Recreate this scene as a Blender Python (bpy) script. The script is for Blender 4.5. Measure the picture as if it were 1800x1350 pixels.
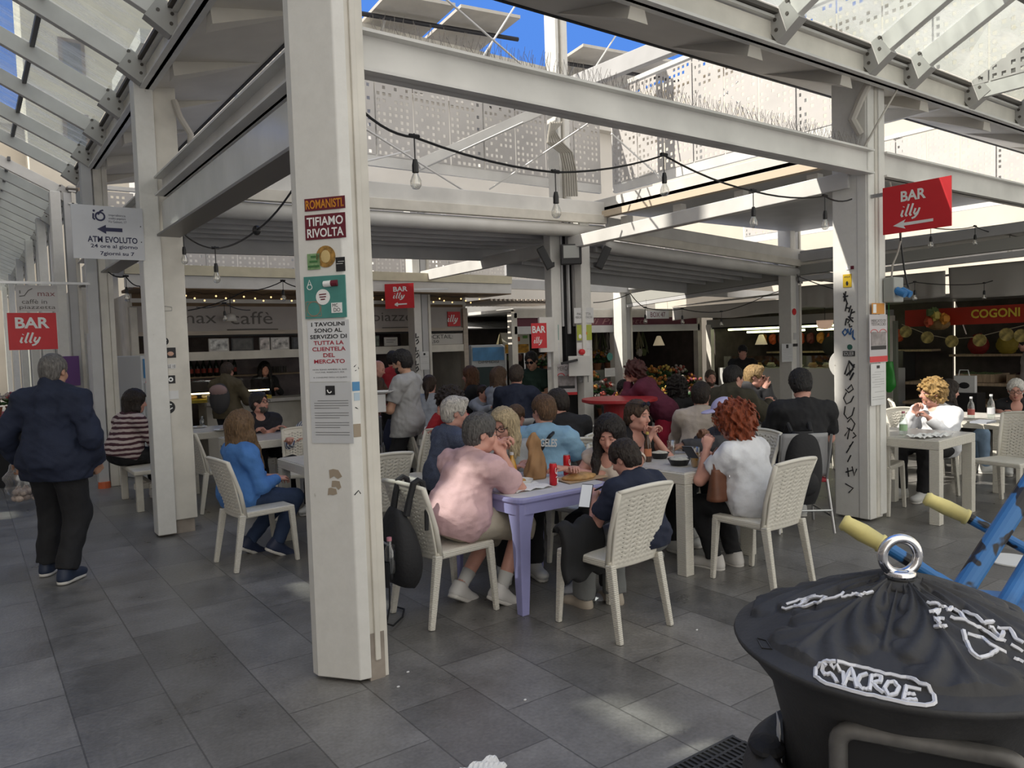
import bpy, bmesh, math, random
import numpy as np
from mathutils import Matrix, Vector
random.seed(4); RNG = np.random.default_rng(7)
for _o in list(bpy.data.objects): bpy.data.objects.remove(_o)
SC = bpy.context.scene; COL = SC.collection
PI = math.pi; rad = math.radians
# ------------------------------------------------------------------ camera
FPX, CX, CY, CAMH = 1334.0, 900.0, 675.0, 1.68
CAMR = np.array([[.8100, .0559, .5838], [-.5856, .0230, .8103], [-.0319, .9982, -.0513]])
u_, s_, v_ = np.linalg.svd(CAMR); CAMR = u_ @ v_
CAMP = np.array([0, 0, CAMH])
cam = bpy.data.cameras.new('camera'); cam_o = bpy.data.objects.new('camera', cam); COL.objects.link(cam_o)
cam.sensor_width = 36; cam.lens = FPX / 1800 * 36; cam.clip_start = .05; cam.clip_end = 300
_m = np.eye(4); _m[:3, 0] = CAMR[:, 0]; _m[:3, 1] = CAMR[:, 1]; _m[:3, 2] = -CAMR[:, 2]; _m[:3, 3] = CAMP
cam_o.matrix_world = Matrix(_m.tolist()); SC.camera = cam_o
# ------------------------------------------------------------------ sky, sun, exposure
SC.view_settings.view_transform = 'Standard'; SC.view_settings.look = 'None'
SC.view_settings.exposure = 0.52; SC.view_settings.gamma = 1.0; SC.view_settings.use_curve_mapping = False
W = bpy.data.worlds.new('sky'); SC.world = W; W.use_nodes = True
nt = W.node_tree; nt.nodes.clear()
def wn(t): return nt.nodes.new(t)
tc = wn('ShaderNodeTexCoord'); dot = wn('ShaderNodeVectorMath'); dot.operation = 'DOT_PRODUCT'
dot.inputs[1].default_value = Vector((.50, .70, .50)).normalized()
nt.links.new(tc.outputs['Generated'], dot.inputs[0])
noi = wn('ShaderNodeTexNoise'); noi.inputs['Scale'].default_value = 2.6; noi.inputs['Detail'].default_value = 5
nt.links.new(tc.outputs['Generated'], noi.inputs['Vector'])
ad = wn('ShaderNodeMath'); ad.operation = 'MULTIPLY_ADD'; ad.inputs[1].default_value = .5
nt.links.new(noi.outputs['Fac'], ad.inputs[0]); nt.links.new(dot.outputs['Value'], ad.inputs[2])
rp = wn('ShaderNodeValToRGB'); e = rp.color_ramp.elements
e[0].position = .45; e[0].color = (1.0, .965, .91, 1); e[1].position = 1.05; e[1].color = (.075, .21, .62, 1)
nt.links.new(ad.outputs[0], rp.inputs['Fac'])
bg = wn('ShaderNodeBackground'); bg.inputs['Strength'].default_value = 0.95
wo = wn('ShaderNodeOutputWorld'); nt.links.new(rp.outputs['Color'], bg.inputs['Color']); nt.links.new(bg.outputs[0], wo.inputs[0])
sun = bpy.data.lights.new('sun', 'SUN'); sun.energy = 4.5; sun.angle = rad(.4); sun.color = (1.0, .94, .84)
sun_o = bpy.data.objects.new('sun', sun); COL.objects.link(sun_o)
SUNV = Vector((.72, -.26, -.78)).normalized()
sun_o.rotation_euler = SUNV.to_track_quat('-Z', 'Y').to_euler(); sun_o.location = (-8, 3, 20)
# ------------------------------------------------------------------ geometry of the view, to lay things out on the ground
def ray(px, py): return CAMR @ np.array([(px - CX) / FPX, -(py - CY) / FPX, 1.])
def on(px, py, ax, val):
    r = ray(px, py); t = (val - CAMP[ax]) / r[ax]; return CAMP + r * t
def at(px, py, z=0.): return on(px, py, 2, z)
def atZ(px, py, Z): return CAMP + ray(px, py) * Z
FWD = np.array([CAMR[0, 2], CAMR[1, 2], 0]); FWD /= np.linalg.norm(FWD); RGT = np.array([FWD[1], -FWD[0], 0])
def facing(phi):
    """heading of a thing: 0 looks away from the viewer, 90 to the right, 180 at the viewer; returns z rotation of a +y-facing thing"""
    d = FWD * math.cos(rad(phi)) + RGT * math.sin(rad(phi)); return math.atan2(-d[0], d[1])
# ------------------------------------------------------------------ materials
MATS = {}
def mat(name, col, rough=.5, metal=0., var=0., scale=6., bump=0., bscale=40., emit=0., spec=.5, build=None, stretch=None):
    if name in MATS: return MATS[name]
    m = bpy.data.materials.new(name); m.use_nodes = True; t = m.node_tree; b = t.nodes['Principled BSDF']
    c = (*col, 1); b.inputs['Base Color'].default_value = c; b.inputs['Roughness'].default_value = rough
    b.inputs['Metallic'].default_value = metal; b.inputs['Specular IOR Level'].default_value = spec
    L = t.links.new; tcn = t.nodes.new('ShaderNodeTexCoord'); src = tcn.outputs['Object']
    if stretch:
        mp = t.nodes.new('ShaderNodeMapping'); mp.inputs['Scale'].default_value = stretch; L(src, mp.inputs['Vector']); src = mp.outputs[0]
    if var:
        n = t.nodes.new('ShaderNodeTexNoise'); n.inputs['Scale'].default_value = scale; n.inputs['Detail'].default_value = 6; L(src, n.inputs['Vector'])
        r = t.nodes.new('ShaderNodeValToRGB'); r.color_ramp.elements[0].position = .3; r.color_ramp.elements[1].position = .7
        r.color_ramp.elements[0].color = (*[max(0, x * (1 - var)) for x in col], 1); r.color_ramp.elements[1].color = (*[min(1, x * (1 + var * .6)) for x in col], 1)
        L(n.outputs['Fac'], r.inputs['Fac']); L(r.outputs['Color'], b.inputs['Base Color'])
    if bump:
        n2 = t.nodes.new('ShaderNodeTexNoise'); n2.inputs['Scale'].default_value = bscale; n2.inputs['Detail'].default_value = 4; L(src, n2.inputs['Vector'])
        bp = t.nodes.new('ShaderNodeBump'); bp.inputs['Strength'].default_value = bump; bp.inputs['Distance'].default_value = .02
        L(n2.outputs['Fac'], bp.inputs['Height']); L(bp.outputs[0], b.inputs['Normal'])
    if emit:
        b.inputs['Emission Color'].default_value = c; b.inputs['Emission Strength'].default_value = emit
    if build: build(t, b, L, src)
    MATS[name] = m; return m
def ramp_mat(name, texture, stops, rough=.7, stretch=(1, 1, 1), setup=None, const=False):
    """a surface patterned by one texture node read through a colour ramp"""
    def bld(t, b, L, src):
        tx = t.nodes.new(texture)
        if setup: setup(tx)
        L(src, tx.inputs['Vector']); r = t.nodes.new('ShaderNodeValToRGB'); el = r.color_ramp.elements
        if const: r.color_ramp.interpolation = 'CONSTANT'
        while len(el) < len(stops): el.new(.5)
        for q, (p, c) in zip(el, stops): q.position = p; q.color = (*c, 1)
        o = tx.outputs['Fac'] if 'Fac' in tx.outputs else tx.outputs[0]
        if texture == 'ShaderNodeTexVoronoi': o = tx.outputs['Color']
        L(o, r.inputs['Fac']); L(r.outputs['Color'], b.inputs['Base Color'])
    return mat(name, stops[0][1], rough, build=bld, stretch=stretch)
def bands(s, direction='X', dist=0., dscale=1.):
    def f(n):
        n.wave_type = 'BANDS'; n.bands_direction = direction; n.inputs['Scale'].default_value = s; n.inputs['Distortion'].default_value = dist; n.inputs['Detail Scale'].default_value = dscale
    return f
def glassmat(name, tint, refl=.12, rough=.02, dirt=.0, dcol=(.8, .8, .75)):
    if name in MATS: return MATS[name]
    m = bpy.data.materials.new(name); m.use_nodes = True; t = m.node_tree; t.nodes.clear(); N = t.nodes.new; L = t.links.new
    tr = N('ShaderNodeBsdfTransparent'); tr.inputs[0].default_value = (*tint, 1); gl = N('ShaderNodeBsdfGlossy'); gl.inputs['Roughness'].default_value = rough
    mx = N('ShaderNodeMixShader'); lw = N('ShaderNodeLayerWeight'); lw.inputs[0].default_value = .25
    ma = N('ShaderNodeMath'); ma.operation = 'MULTIPLY_ADD'; ma.inputs[1].default_value = .6; ma.inputs[2].default_value = refl; L(lw.outputs['Facing'], ma.inputs[0])
    L(ma.outputs[0], mx.inputs[0]); L(tr.outputs[0], mx.inputs[1]); L(gl.outputs[0], mx.inputs[2]); out = mx
    if dirt:
        df = N('ShaderNodeBsdfDiffuse'); df.inputs[0].default_value = (*dcol, 1); tl = N('ShaderNodeBsdfTranslucent'); tl.inputs[0].default_value = (*dcol, 1)
        am = N('ShaderNodeMixShader'); L(df.outputs[0], am.inputs[1]); L(tl.outputs[0], am.inputs[2])
        n = N('ShaderNodeTexNoise'); tcn = N('ShaderNodeTexCoord'); mp = N('ShaderNodeMapping'); mp.inputs['Scale'].default_value = (1.2, 6, 1.2)
        L(tcn.outputs['Object'], mp.inputs[0]); L(mp.outputs[0], n.inputs['Vector']); n.inputs['Scale'].default_value = 1.5; n.inputs['Detail'].default_value = 5
        mr = N('ShaderNodeMapRange'); mr.inputs[1].default_value = .4; mr.inputs[2].default_value = .75; mr.inputs[3].default_value = dirt * .25; mr.inputs[4].default_value = dirt
        L(n.outputs['Fac'], mr.inputs[0]); m2 = N('ShaderNodeMixShader'); L(mr.outputs[0], m2.inputs[0]); L(mx.outputs[0], m2.inputs[1]); L(am.outputs[0], m2.inputs[2]); out = m2
    o = N('ShaderNodeOutputMaterial'); L(out.outputs[0], o.inputs[0]); MATS[name] = m; return m
WHITE = mat('white_steel', (.66, .65, .62), .42, var=.16, scale=2.2, bump=.03, bscale=9)
CREAM = mat('cream_steel', (.66, .63, .56), .45, var=.2, scale=3, bump=.04, bscale=12)
def _scuff(t, b, L, src):
    n = t.nodes.new('ShaderNodeTexNoise'); n.inputs['Scale'].default_value = 9; n.inputs['Detail'].default_value = 9; n.inputs['Roughness'].default_value = .75; L(src, n.inputs['Vector'])
    r = t.nodes.new('ShaderNodeValToRGB'); q = r.color_ramp.elements; q[0].position = .27; q[0].color = (.24, .21, .17, 1); q[1].position = .33; q[1].color = (.66, .65, .61, 1)
    x = q.new(.62); x.color = (.72, .71, .67, 1); L(n.outputs['Fac'], r.inputs['Fac']); L(r.outputs['Color'], b.inputs['Base Color'])
PAINT = mat('chipped_white_paint', (.7, .69, .66), .45, build=_scuff)
GREYW = mat('grey_white_steel', (.50, .50, .50), .45, var=.1, scale=3)
SOFFIT = mat('soffit_cream', (.60, .57, .51), .7, var=.14, scale=1.6)
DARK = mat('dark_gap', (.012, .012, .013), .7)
BLACK = mat('black_plastic', (.012, .012, .013), .42)
RED = mat('sign_red', (.62, .022, .03), .45, var=.06); WHT = mat('lettering_white', (.82, .82, .8), .5)
NAVY = mat('lettering_navy', (.01, .012, .06), .5); INK = mat('ink_black', (.015, .015, .017), .6); PAPER = mat('paper_white', (.68, .68, .67), .7, var=.05)
CHROME = mat('chrome', (.75, .75, .76), .12, 1.); STEEL = mat('brushed_steel', (.5, .5, .5), .35, 1.); ALU = mat('worn_alu', (.6, .61, .62), .3, .9, var=.15)
WOOD = mat('pale_wood', (.48, .36, .24), .6, var=.3, scale=4, stretch=(1, 8, 1))
GLASS = glassmat('clear_glass', (.95, .97, .96)); BULBG = glassmat('bulb_glass', (.9, .9, .88), .2)
ROOFG = glassmat('roof_glass', (.82, .90, .88), .10, dirt=.5)
WARM = mat('warm_lamp', (1, .82, .5), .4, emit=4.); TUBEL = mat('fluorescent', (.93, 1.0, .55), .4, emit=3.5)
# ------------------------------------------------------------------ mesh building
def R3(rz=0., rx=0., ry=0.):
    return np.array((Matrix.Rotation(rz, 3, 'Z') @ Matrix.Rotation(ry, 3, 'Y') @ Matrix.Rotation(rx, 3, 'X')))
class MB:
    def __init__(s): s.v = []; s.f = []; s.n = 0
    def add(s, v, f):
        v = np.asarray(v, float); s.v.append(v); s.f += [tuple(i + s.n for i in q) for q in f]; s.n += len(v); return s
    def box(s, c, d, rz=0., rx=0., ry=0., taper=1.):
        x, y, z = np.array(d) / 2.; p = np.array([[-x, -y, -z], [x, -y, -z], [x, y, -z], [-x, y, -z], [-x * taper, -y * taper, z], [x * taper, -y * taper, z], [x * taper, y * taper, z], [-x * taper, y * taper, z]])
        p = p @ R3(rz, rx, ry).T + np.array(c, float)
        return s.add(p, [(3, 2, 1, 0), (4, 5, 6, 7), (0, 1, 5, 4), (1, 2, 6, 5), (2, 3, 7, 6), (3, 0, 4, 7)])
    def bar(s, a, b, w, h, up=(0, 0, 1), w2=None, h2=None):
        a = np.array(a, float); b = np.array(b, float); d = b - a; d /= np.linalg.norm(d); up = np.array(up, float)
        sd = np.cross(d, up)
        if np.linalg.norm(sd) < 1e-4: sd = np.cross(d, np.array([0, 1., 0]))
        sd /= np.linalg.norm(sd); u = np.cross(sd, d); w2 = w if w2 is None else w2; h2 = h if h2 is None else h2
        P = [a + sd * i * w / 2 + u * j * h / 2 for i, j in ((-1, -1), (1, -1), (1, 1), (-1, 1))] + [b + sd * i * w2 / 2 + u * j * h2 / 2 for i, j in ((-1, -1), (1, -1), (1, 1), (-1, 1))]
        return s.add(P, [(3, 2, 1, 0), (4, 5, 6, 7), (0, 1, 5, 4), (1, 2, 6, 5), (2, 3, 7, 6), (3, 0, 4, 7)])
    def prism(s, poly, z0, z1):
        n = len(poly); P = [(x, y, z0) for x, y in poly] + [(x, y, z1) for x, y in poly]
        return s.add(P, [tuple(range(n - 1, -1, -1)), tuple(range(n, 2 * n))] + [(i, (i + 1) % n, n + (i + 1) % n, n + i) for i in range(n)])
    def plate(s, poly, thick, frame):
        """closed outline poly (x,z) given thickness, placed by frame(x, y, z) -> point"""
        n = len(poly); P = [frame(x, 0, z) for x, z in poly] + [frame(x, thick, z) for x, z in poly]
        return s.add(P, [tuple(range(n)), tuple(range(2 * n - 1, n - 1, -1))] + [((i + 1) % n, i, n + i, n + (i + 1) % n) for i in range(n)])
    def tube(s, path, r, n=8, closed=False, cap=True):
        P = [np.array(p, float) for p in path]; m = len(P); rr = r if hasattr(r, '__len__') else [r] * m
        T = []
        for i in range(m):
            a = P[(i - 1) % m] if closed or i else P[0]; b = P[(i + 1) % m] if closed or i < m - 1 else P[-1]
            d = b - a; T.append(d / (np.linalg.norm(d) + 1e-12))
        ref = np.array([0, 0, 1.]) if abs(T[0][2]) < .9 else np.array([1., 0, 0]); nn = np.cross(T[0], ref); nn /= np.linalg.norm(nn); V = []
        for i in range(m):
            nn = nn - T[i] * nn.dot(T[i]); nn /= np.linalg.norm(nn); bb = np.cross(T[i], nn)
            for k in range(n):
                a = 2 * PI * k / n; V.append(P[i] + (nn * math.cos(a) + bb * math.sin(a)) * rr[i])
        F = []
        for i in range(m if closed else m - 1):
            j = (i + 1) % m
            for k in range(n): F.append((i * n + k, i * n + (k + 1) % n, j * n + (k + 1) % n, j * n + k))
        if cap and not closed: F += [tuple(range(n - 1, -1, -1)), tuple(range((m - 1) * n, m * n))]
        return s.add(V, F)
    def cyl(s, a, b, r, r2=None, n=16): return s.tube([a, b], [r, r if r2 is None else r2], n)
    def lathe(s, prof, c=(0, 0, 0), n=24, M=None):
        V = []; m = len(prof)
        for r, z in prof:
            for k in range(n): a = 2 * PI * k / n; V.append((r * math.cos(a), r * math.sin(a), z))
        V = np.array(V)
        if M is not None: V = V @ np.array(M).T
        F = [(i * n + k, i * n + (k + 1) % n, (i + 1) * n + (k + 1) % n, (i + 1) * n + k) for i in range(m - 1) for k in range(n)]
        if prof[0][0] > 1e-5: F.append(tuple(range(n - 1, -1, -1)))
        if prof[-1][0] > 1e-5: F.append(tuple(range((m - 1) * n, m * n)))
        return s.add(V + np.array(c, float), F)
    def ball(s, c, r, nu=14, nv=9, M=None, jit=0.):
        r = np.array(r if hasattr(r, '__len__') else [r] * 3, float); V = []; F = []
        for j in range(nv + 1):
            t = PI * j / nv
            for k in range(nu): a = 2 * PI * k / nu; V.append((math.sin(t) * math.cos(a), math.sin(t) * math.sin(a), -math.cos(t)))
        V = np.array(V) * r
        if jit: V = V * (1 + jit * np.sin(V[:, :1] * 90 + c[0] * 77) * np.sin(V[:, 1:2] * 80 + c[1] * 50))
        if M is not None: V = V @ np.array(M).T
        for j in range(nv):
            for k in range(nu): F.append((j * nu + k, j * nu + (k + 1) % nu, (j + 1) * nu + (k + 1) % nu, (j + 1) * nu + k))
        return s.add(V + np.array(c, float), F)
    def grid(s, fn, nu, nv, skip=None):
        """surface fn(u,v), u,v in 0..1"""
        V = [fn(i / nu, j / nv) for j in range(nv + 1) for i in range(nu + 1)]
        F = [(j * (nu + 1) + i, j * (nu + 1) + i + 1, (j + 1) * (nu + 1) + i + 1, (j + 1) * (nu + 1) + i) for j in range(nv) for i in range(nu) if not (skip and skip(i, j))]
        return s.add(V, F)
    def build(s, name, m, parent=None, smooth=False, bevel=0., solid=0., loc=None, rz=0.):
        me = bpy.data.meshes.new(name); V = np.concatenate(s.v) if s.v else np.zeros((0, 3)); me.from_pydata(V.tolist(), [], s.f)
        if smooth: me.shade_smooth()
        for mm in (m if isinstance(m, (list, tuple)) else [m]): me.materials.append(mm)
        o = bpy.data.objects.new(name, me); COL.objects.link(o)
        if parent is not None: o.parent = parent
        if loc is not None: o.location = loc
        if rz: o.rotation_euler.z = rz
        if solid: md = o.modifiers.new('s', 'SOLIDIFY'); md.thickness = solid; md.offset = 0
        if bevel: md = o.modifiers.new('b', 'BEVEL'); md.width = bevel; md.segments = 2; md.limit_method = 'ANGLE'; md.angle_limit = .7
        return o
def tag(o, label=None, cat=None, group=None, kind=None):
    if label: o['label'] = label
    if cat: o['category'] = cat
    if group: o['group'] = group
    if kind: o['kind'] = kind
    return o
def empty(name, loc=(0, 0, 0), rz=0., label=None, cat=None, group=None, kind=None):
    o = bpy.data.objects.new(name, None); COL.objects.link(o); o.location = loc; o.rotation_euler.z = rz; o.empty_display_size = .1
    return tag(o, label, cat, group, kind)
def dup(root, loc=None, rz=None, label=None, group=None):
    def cp(o, par):
        c = o.copy(); COL.objects.link(c)
        if par is not None: c.parent = par
        for ch in KIDS.get(o.name, []) or [x for x in o.children]: cp(ch, c)
        return c
    r = cp(root, None)
    if loc is not None: r.location = loc
    if rz is not None: r.rotation_euler.z = rz
    if label: r['label'] = label
    if group: r['group'] = group
    return r
KIDS = {}
TXT = []
def text(parent, s, cx, cz, w, h, m, y=-.004, shear=0., bold=0., name='lettering', flip=False, spacing=1., rx=PI / 2, tilt=0.):
    """flat lettering facing local -y, centred at (cx, cz), fitted to w x h"""
    c = bpy.data.curves.new(name, 'FONT'); c.body = s; c.size = 1; c.align_x = 'CENTER'; c.align_y = 'CENTER'; c.shear = shear; c.offset = bold; c.space_character = spacing
    c.extrude = .0; c.materials.append(m); c.resolution_u = 3
    o = bpy.data.objects.new(name, c); COL.objects.link(o); o.parent = parent; o.rotation_euler = (rx, tilt, 0); o.location = (cx, y, cz); TXT.append((o, w, h, cx, cz, y)); return o
def fit_text():
    bpy.context.view_layer.update(); dg = bpy.context.evaluated_depsgraph_get()
    for o, w, h, cx, cz, y in TXT:
        b = np.array([tuple(q) for q in o.bound_box]); d = b.max(0) - b.min(0); mid = (b.max(0) + b.min(0)) / 2
        if d[0] < 1e-6: continue
        sx, sy = w / d[0], h / max(d[1], 1e-6); me = bpy.data.meshes.new_from_object(o.evaluated_get(dg)); n = bpy.data.objects.new('lettering', me); COL.objects.link(n); n.parent = o.parent; n.rotation_euler = o.rotation_euler; n.scale = (sx, sy, 1); n.location = (cx - mid[0] * sx, y, cz - mid[1] * sy); bpy.data.objects.remove(o)
def strokes(parent, lines, m, r=.004, y=-.003, name='lettering', flat=.3):
    """pen lines [(x,z),...] on a sign facing local -y"""
    b = MB()
    for ln in lines: 
        P = [(x, y, z) for x, z in ln]; b.tube(P, r, 6)
    v = np.concatenate(b.v); v[:, 1] = y + (v[:, 1] - y) * flat; b.v = [v]
    return b.build(name, m, parent)
def arc(cx, cz, rx, rz, a0, a1, n=12): return [(cx + rx * math.cos(rad(a0 + (a1 - a0) * i / n)), cz + rz * math.sin(rad(a0 + (a1 - a0) * i / n))) for i in range(n + 1)]
def illy(parent, cx, cz, w, h, m, y=-.006):
    """the slanted brush wordmark on the bar signs"""
    def q(x, z): return (cx + w * (x + .22 * z - .11), cz + h * z)
    L = [[q(-.42, .12), q(-.44, -.22), q(-.40, -.28), q(-.34, -.24)], [q(-.43, .30), q(-.42, .34)],
         [q(-.20, .46), q(-.23, -.22), q(-.19, -.28), q(-.13, -.24)], [q(.01, .46), q(-.02, -.22), q(.02, -.28), q(.08, -.24)],
         [q(.20, .12), q(.18, -.16), q(.23, -.25), q(.33, -.2), q(.38, -.08)], [q(.40, .12), q(.37, -.25), q(.28, -.44), q(.14, -.5)]]
    return strokes(parent, L, m, r=w * .055, y=y, flat=.12)
# ================================================================== GROUND
def _floor(t, b, L, src):
    mp = t.nodes.new('ShaderNodeMapping'); mp.inputs['Rotation'].default_value = (0, 0, -PI / 2); mp.inputs['Location'].default_value = (-.02, -.08, 0); L(src, mp.inputs['Vector'])
    br = t.nodes.new('ShaderNodeTexBrick'); br.offset = .5; br.inputs['Scale'].default_value = 1; br.inputs['Brick Width'].default_value = .62; br.inputs['Row Height'].default_value = .404
    br.inputs['Mortar Size'].default_value = .004; br.inputs['Mortar Smooth'].default_value = .1; br.inputs['Bias'].default_value = 0
    br.inputs['Color1'].default_value = (.12, .116, .11, 1); br.inputs['Color2'].default_value = (.185, .178, .168, 1); br.inputs['Mortar'].default_value = (.08, .077, .072, 1); L(mp.outputs[0], br.inputs['Vector'])
    n = t.nodes.new('ShaderNodeTexNoise'); n.inputs['Scale'].default_value = 1.7; n.inputs['Detail'].default_value = 8; n.inputs['Roughness'].default_value = .7; L(src, n.inputs['Vector'])
    mr = t.nodes.new('ShaderNodeMapRange'); mr.inputs[1].default_value = .3; mr.inputs[2].default_value = .7; mr.inputs[3].default_value = .6; mr.inputs[4].default_value = 1.5; L(n.outputs['Fac'], mr.inputs[0])
    mx = t.nodes.new('ShaderNodeMix'); mx.data_type = 'RGBA'; mx.blend_type = 'MULTIPLY'; mx.inputs[0].default_value = 1; L(br.outputs['Color'], mx.inputs[6]); L(mr.outputs[0], mx.inputs[7])
    n3 = t.nodes.new('ShaderNodeTexNoise'); n3.inputs['Scale'].default_value = 55; n3.inputs['Detail'].default_value = 5; L(src, n3.inputs['Vector'])
    r3 = t.nodes.new('ShaderNodeMapRange'); r3.inputs[1].default_value = .3; r3.inputs[2].default_value = .75; r3.inputs[3].default_value = .85; r3.inputs[4].default_value = 1.2; L(n3.outputs['Fac'], r3.inputs[0])
    m3 = t.nodes.new('ShaderNodeMix'); m3.data_type = 'RGBA'; m3.blend_type = 'MULTIPLY'; m3.inputs[0].default_value = 1; L(mx.outputs[2], m3.inputs[6]); L(r3.outputs[0], m3.inputs[7]); L(m3.outputs[2], b.inputs['Base Color'])
    rr = t.nodes.new('ShaderNodeMapRange'); rr.inputs[1].default_value = .3; rr.inputs[2].default_value = .7; rr.inputs[3].default_value = .24; rr.inputs[4].default_value = .46; L(n.outputs['Fac'], rr.inputs[0]); L(rr.outputs[0], b.inputs['Roughness'])
    b.inputs['Specular IOR Level'].default_value = .55
    bp = t.nodes.new('ShaderNodeBump'); bp.inputs['Strength'].default_value = .35; bp.inputs['Distance'].default_value = .004; iv = t.nodes.new('ShaderNodeMath'); iv.operation = 'MULTIPLY_ADD'; iv.inputs[1].default_value = -1; L(br.outputs['Fac'], iv.inputs[0]); L(n3.outputs['Fac'], iv.inputs[2]); L(iv.outputs[0], bp.inputs['Height']); L(bp.outputs[0], b.inputs['Normal'])
FLOORM = mat('dark_basalt_paving', (.05, .05, .05), .3, build=_floor)
def S(o, label, cat): return tag(o, label, cat, kind='structure')
S(MB().add([(-9, -7, 0), (26, -7, 0), (26, 80, 0), (-9, 80, 0)], [(0, 1, 2, 3)]).build('floor', FLOORM), 'dark grey basalt paving slabs of the market square', 'floor')
# ================================================================== COLUMNS
def column(nm_label, boxes, base=None, h=4.2, m=PAINT):
    r = empty('column', (*boxes[0][:2], 0), label=nm_label, cat='column', kind='structure')
    ox, oy = boxes[0][:2]
    for q in boxes:
        x, y, dx, dy, z0, z1 = q[:6]
        MB().box((x - ox, y - oy, (z0 + z1) / 2), (dx, dy, z1 - z0)).build('steel_profile', q[6] if len(q) > 6 else m, r, bevel=.008)
    if base:
        x, y, dx, dy, hh = base; MB().box((x - ox, y - oy, hh / 2), (dx, dy, hh)).build('plinth', mat('bare_concrete', (.3, .26, .22), .8, var=.3), r)
    return r
# front column, built of a splayed cover plate and a channel section behind it
cf = empty('column', (1.5, 3.62, 0), label='broad white steel column in front, plastered with stickers and notices', cat='column', kind='structure')
o_ = np.array([1.5, 3.62]); poly = [(1.375, 3.75), (1.38, 3.69), (1.525, 3.50), (1.585, 3.49), (1.585, 3.75)]
MB().prism([tuple(np.array(p) - o_) for p in poly], .02, 5.2).build('cover_plate', PAINT, cf, bevel=.006)
MB().box((.10, -.06, 2.65), (.035, .10, 5.1)).box((.128, -.065, 2.65), (.03, .12, 5.1)).box((.165, 0.0, 2.6), (.05, .22, 5.2)).build('channel', CREAM, cf, bevel=.005)
MB().box((.125, -.06, .12), (.085, .11, .24)).build('plinth', mat('bare_concrete', (.3, .26, .22), .8, var=.3), cf)
column('white column at the left behind the bank sign, dotted with round stickers', [(1.45, 7.66, .16, .2, .02, 4.2), (1.635, 7.72, .2, .2, .13, 4.2, CREAM)], (1.56, 7.75, .3, .22, .15))
column('white column on the right covered with black scrawled graffiti', [(6.575, 3.75, .21, .34, .02, 4.0), (6.478, 3.64, .03, .09, .02, 4.0), (6.66, 3.575, .1, .035, .05, 4.0), (6.60, 3.60, .06, .06, .03, 4.0, CREAM)])
mc = column('pair of white profiles with cables between, at the far corner of the court', [(6.33, 7.80, .16, .14, 0, 3.3), (6.64, 7.56, .16, .14, 0, 3.3), (6.56, 7.82, .2, .2, 0, 3.3, DARK), (6.43, 7.74, .03, .05, 1.9, 3.3, GREYW), (6.50, 7.69, .03, .05, 1.8, 3.3, GREYW), (6.56, 7.65, .04, .04, 1.9, 3.3, mat('cable_cover', (.3, .29, .28), .6)), (6.50, 7.80, .22, .2, 3.3, 6.8), (6.40, 7.68, .05, .05, 3.5, 6.8), (6.46, 7.66, .03, .05, 3.5, 6.8, CREAM)])
column('white column with a red cup of paint at its foot, beyond the bank sign', [(1.39, 11.1, .12, .16, .07, 4.2, GREYW), (1.52, 11.16, .1, .2, 0, 4.2, CREAM), (1.60, 11.1, .06, .1, 0, 4.2, CREAM)])
MB().lathe([(.075, 0), (.07, .08), (.0, .08)], (1.39, 11.03, 0), 12).build('column_foot', mat('orange_paint', (.55, .12, .04), .6)).__setitem__('kind', 'structure')
for lb, x, y in (('white column before the cafe front with vertical black graffiti', 6.45, 11.63), ('white column with a round green sticker beside the flower stall', 11.33, 11.63), ('white column standing before the food counter, carrying a grey notice', 11.33, 7.63), ('white column in the left arcade behind the red bar sign', 1.35, 13.4),
                 ('second white column of the left arcade beyond the cafe', 1.35, 16.0), ('third white column of the left arcade beyond the cafe', 1.35, 19.), ('fourth white column of the left arcade beyond the cafe', 1.35, 22.5), ('fifth white column of the left arcade beyond the cafe', 1.35, 26.5), ('sixth white column of the left arcade beyond the cafe', 1.35, 31.), ('white column beside the drinks fridge', 8.3, 13.9)):
    column(lb, [(x - .1, y, .14, .24, 0, 4.2), (x + .07, y + .03, .12, .2, 0, 4.2, GREYW), (x + .15, y - .02, .05, .14, 0, 4.2, CREAM)])
# ================================================================== BEAMS
def ibeam(label, a, b, h, w=.12, m=WHITE, name='beam'):
    a = np.array(a, float); b = np.array(b, float); q = MB(); q.bar(a, b, .02, h)
    for s in (-1, 1): q.bar(a + [0, 0, s * (h / 2 - .008)], b + [0, 0, s * (h / 2 - .008)], w, .016)
    return S(q.build(name, m), label, 'beam')
def rail(label, a, b, w, h, m=WHITE): return S(MB().bar(a, b, w, h).build('beam', m, bevel=.006), label, 'beam')
fb = ibeam('long white steel beam from the front column to the graffitied column', (1.66, 3.6, 3.18), (6.5, 3.6, 3.17), .21, .13)
sp = MB()
for i in range(210):
    x = 1.8 + i * 4.6 / 210
    for s in (-1, 1): sp.tube([(x, 3.6, 3.28), (x + random.uniform(-.03, .03), 3.6 + s * random.uniform(.01, .05), 3.36 + random.uniform(0, .05))], .0012, 3, cap=False)
spk = sp.build('bird_spikes', mat('spike_wire', (.2, .18, .16), .5, .6)); tag(spk, 'thin wire bird spikes along the top of the long beam', 'bird spikes', kind='stuff')
SHEET = mat('shiny_white_sheet', (.66, .67, .66), .16, var=.12, scale=2.5, bump=.25, bscale=2.2, spec=.8)
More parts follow.
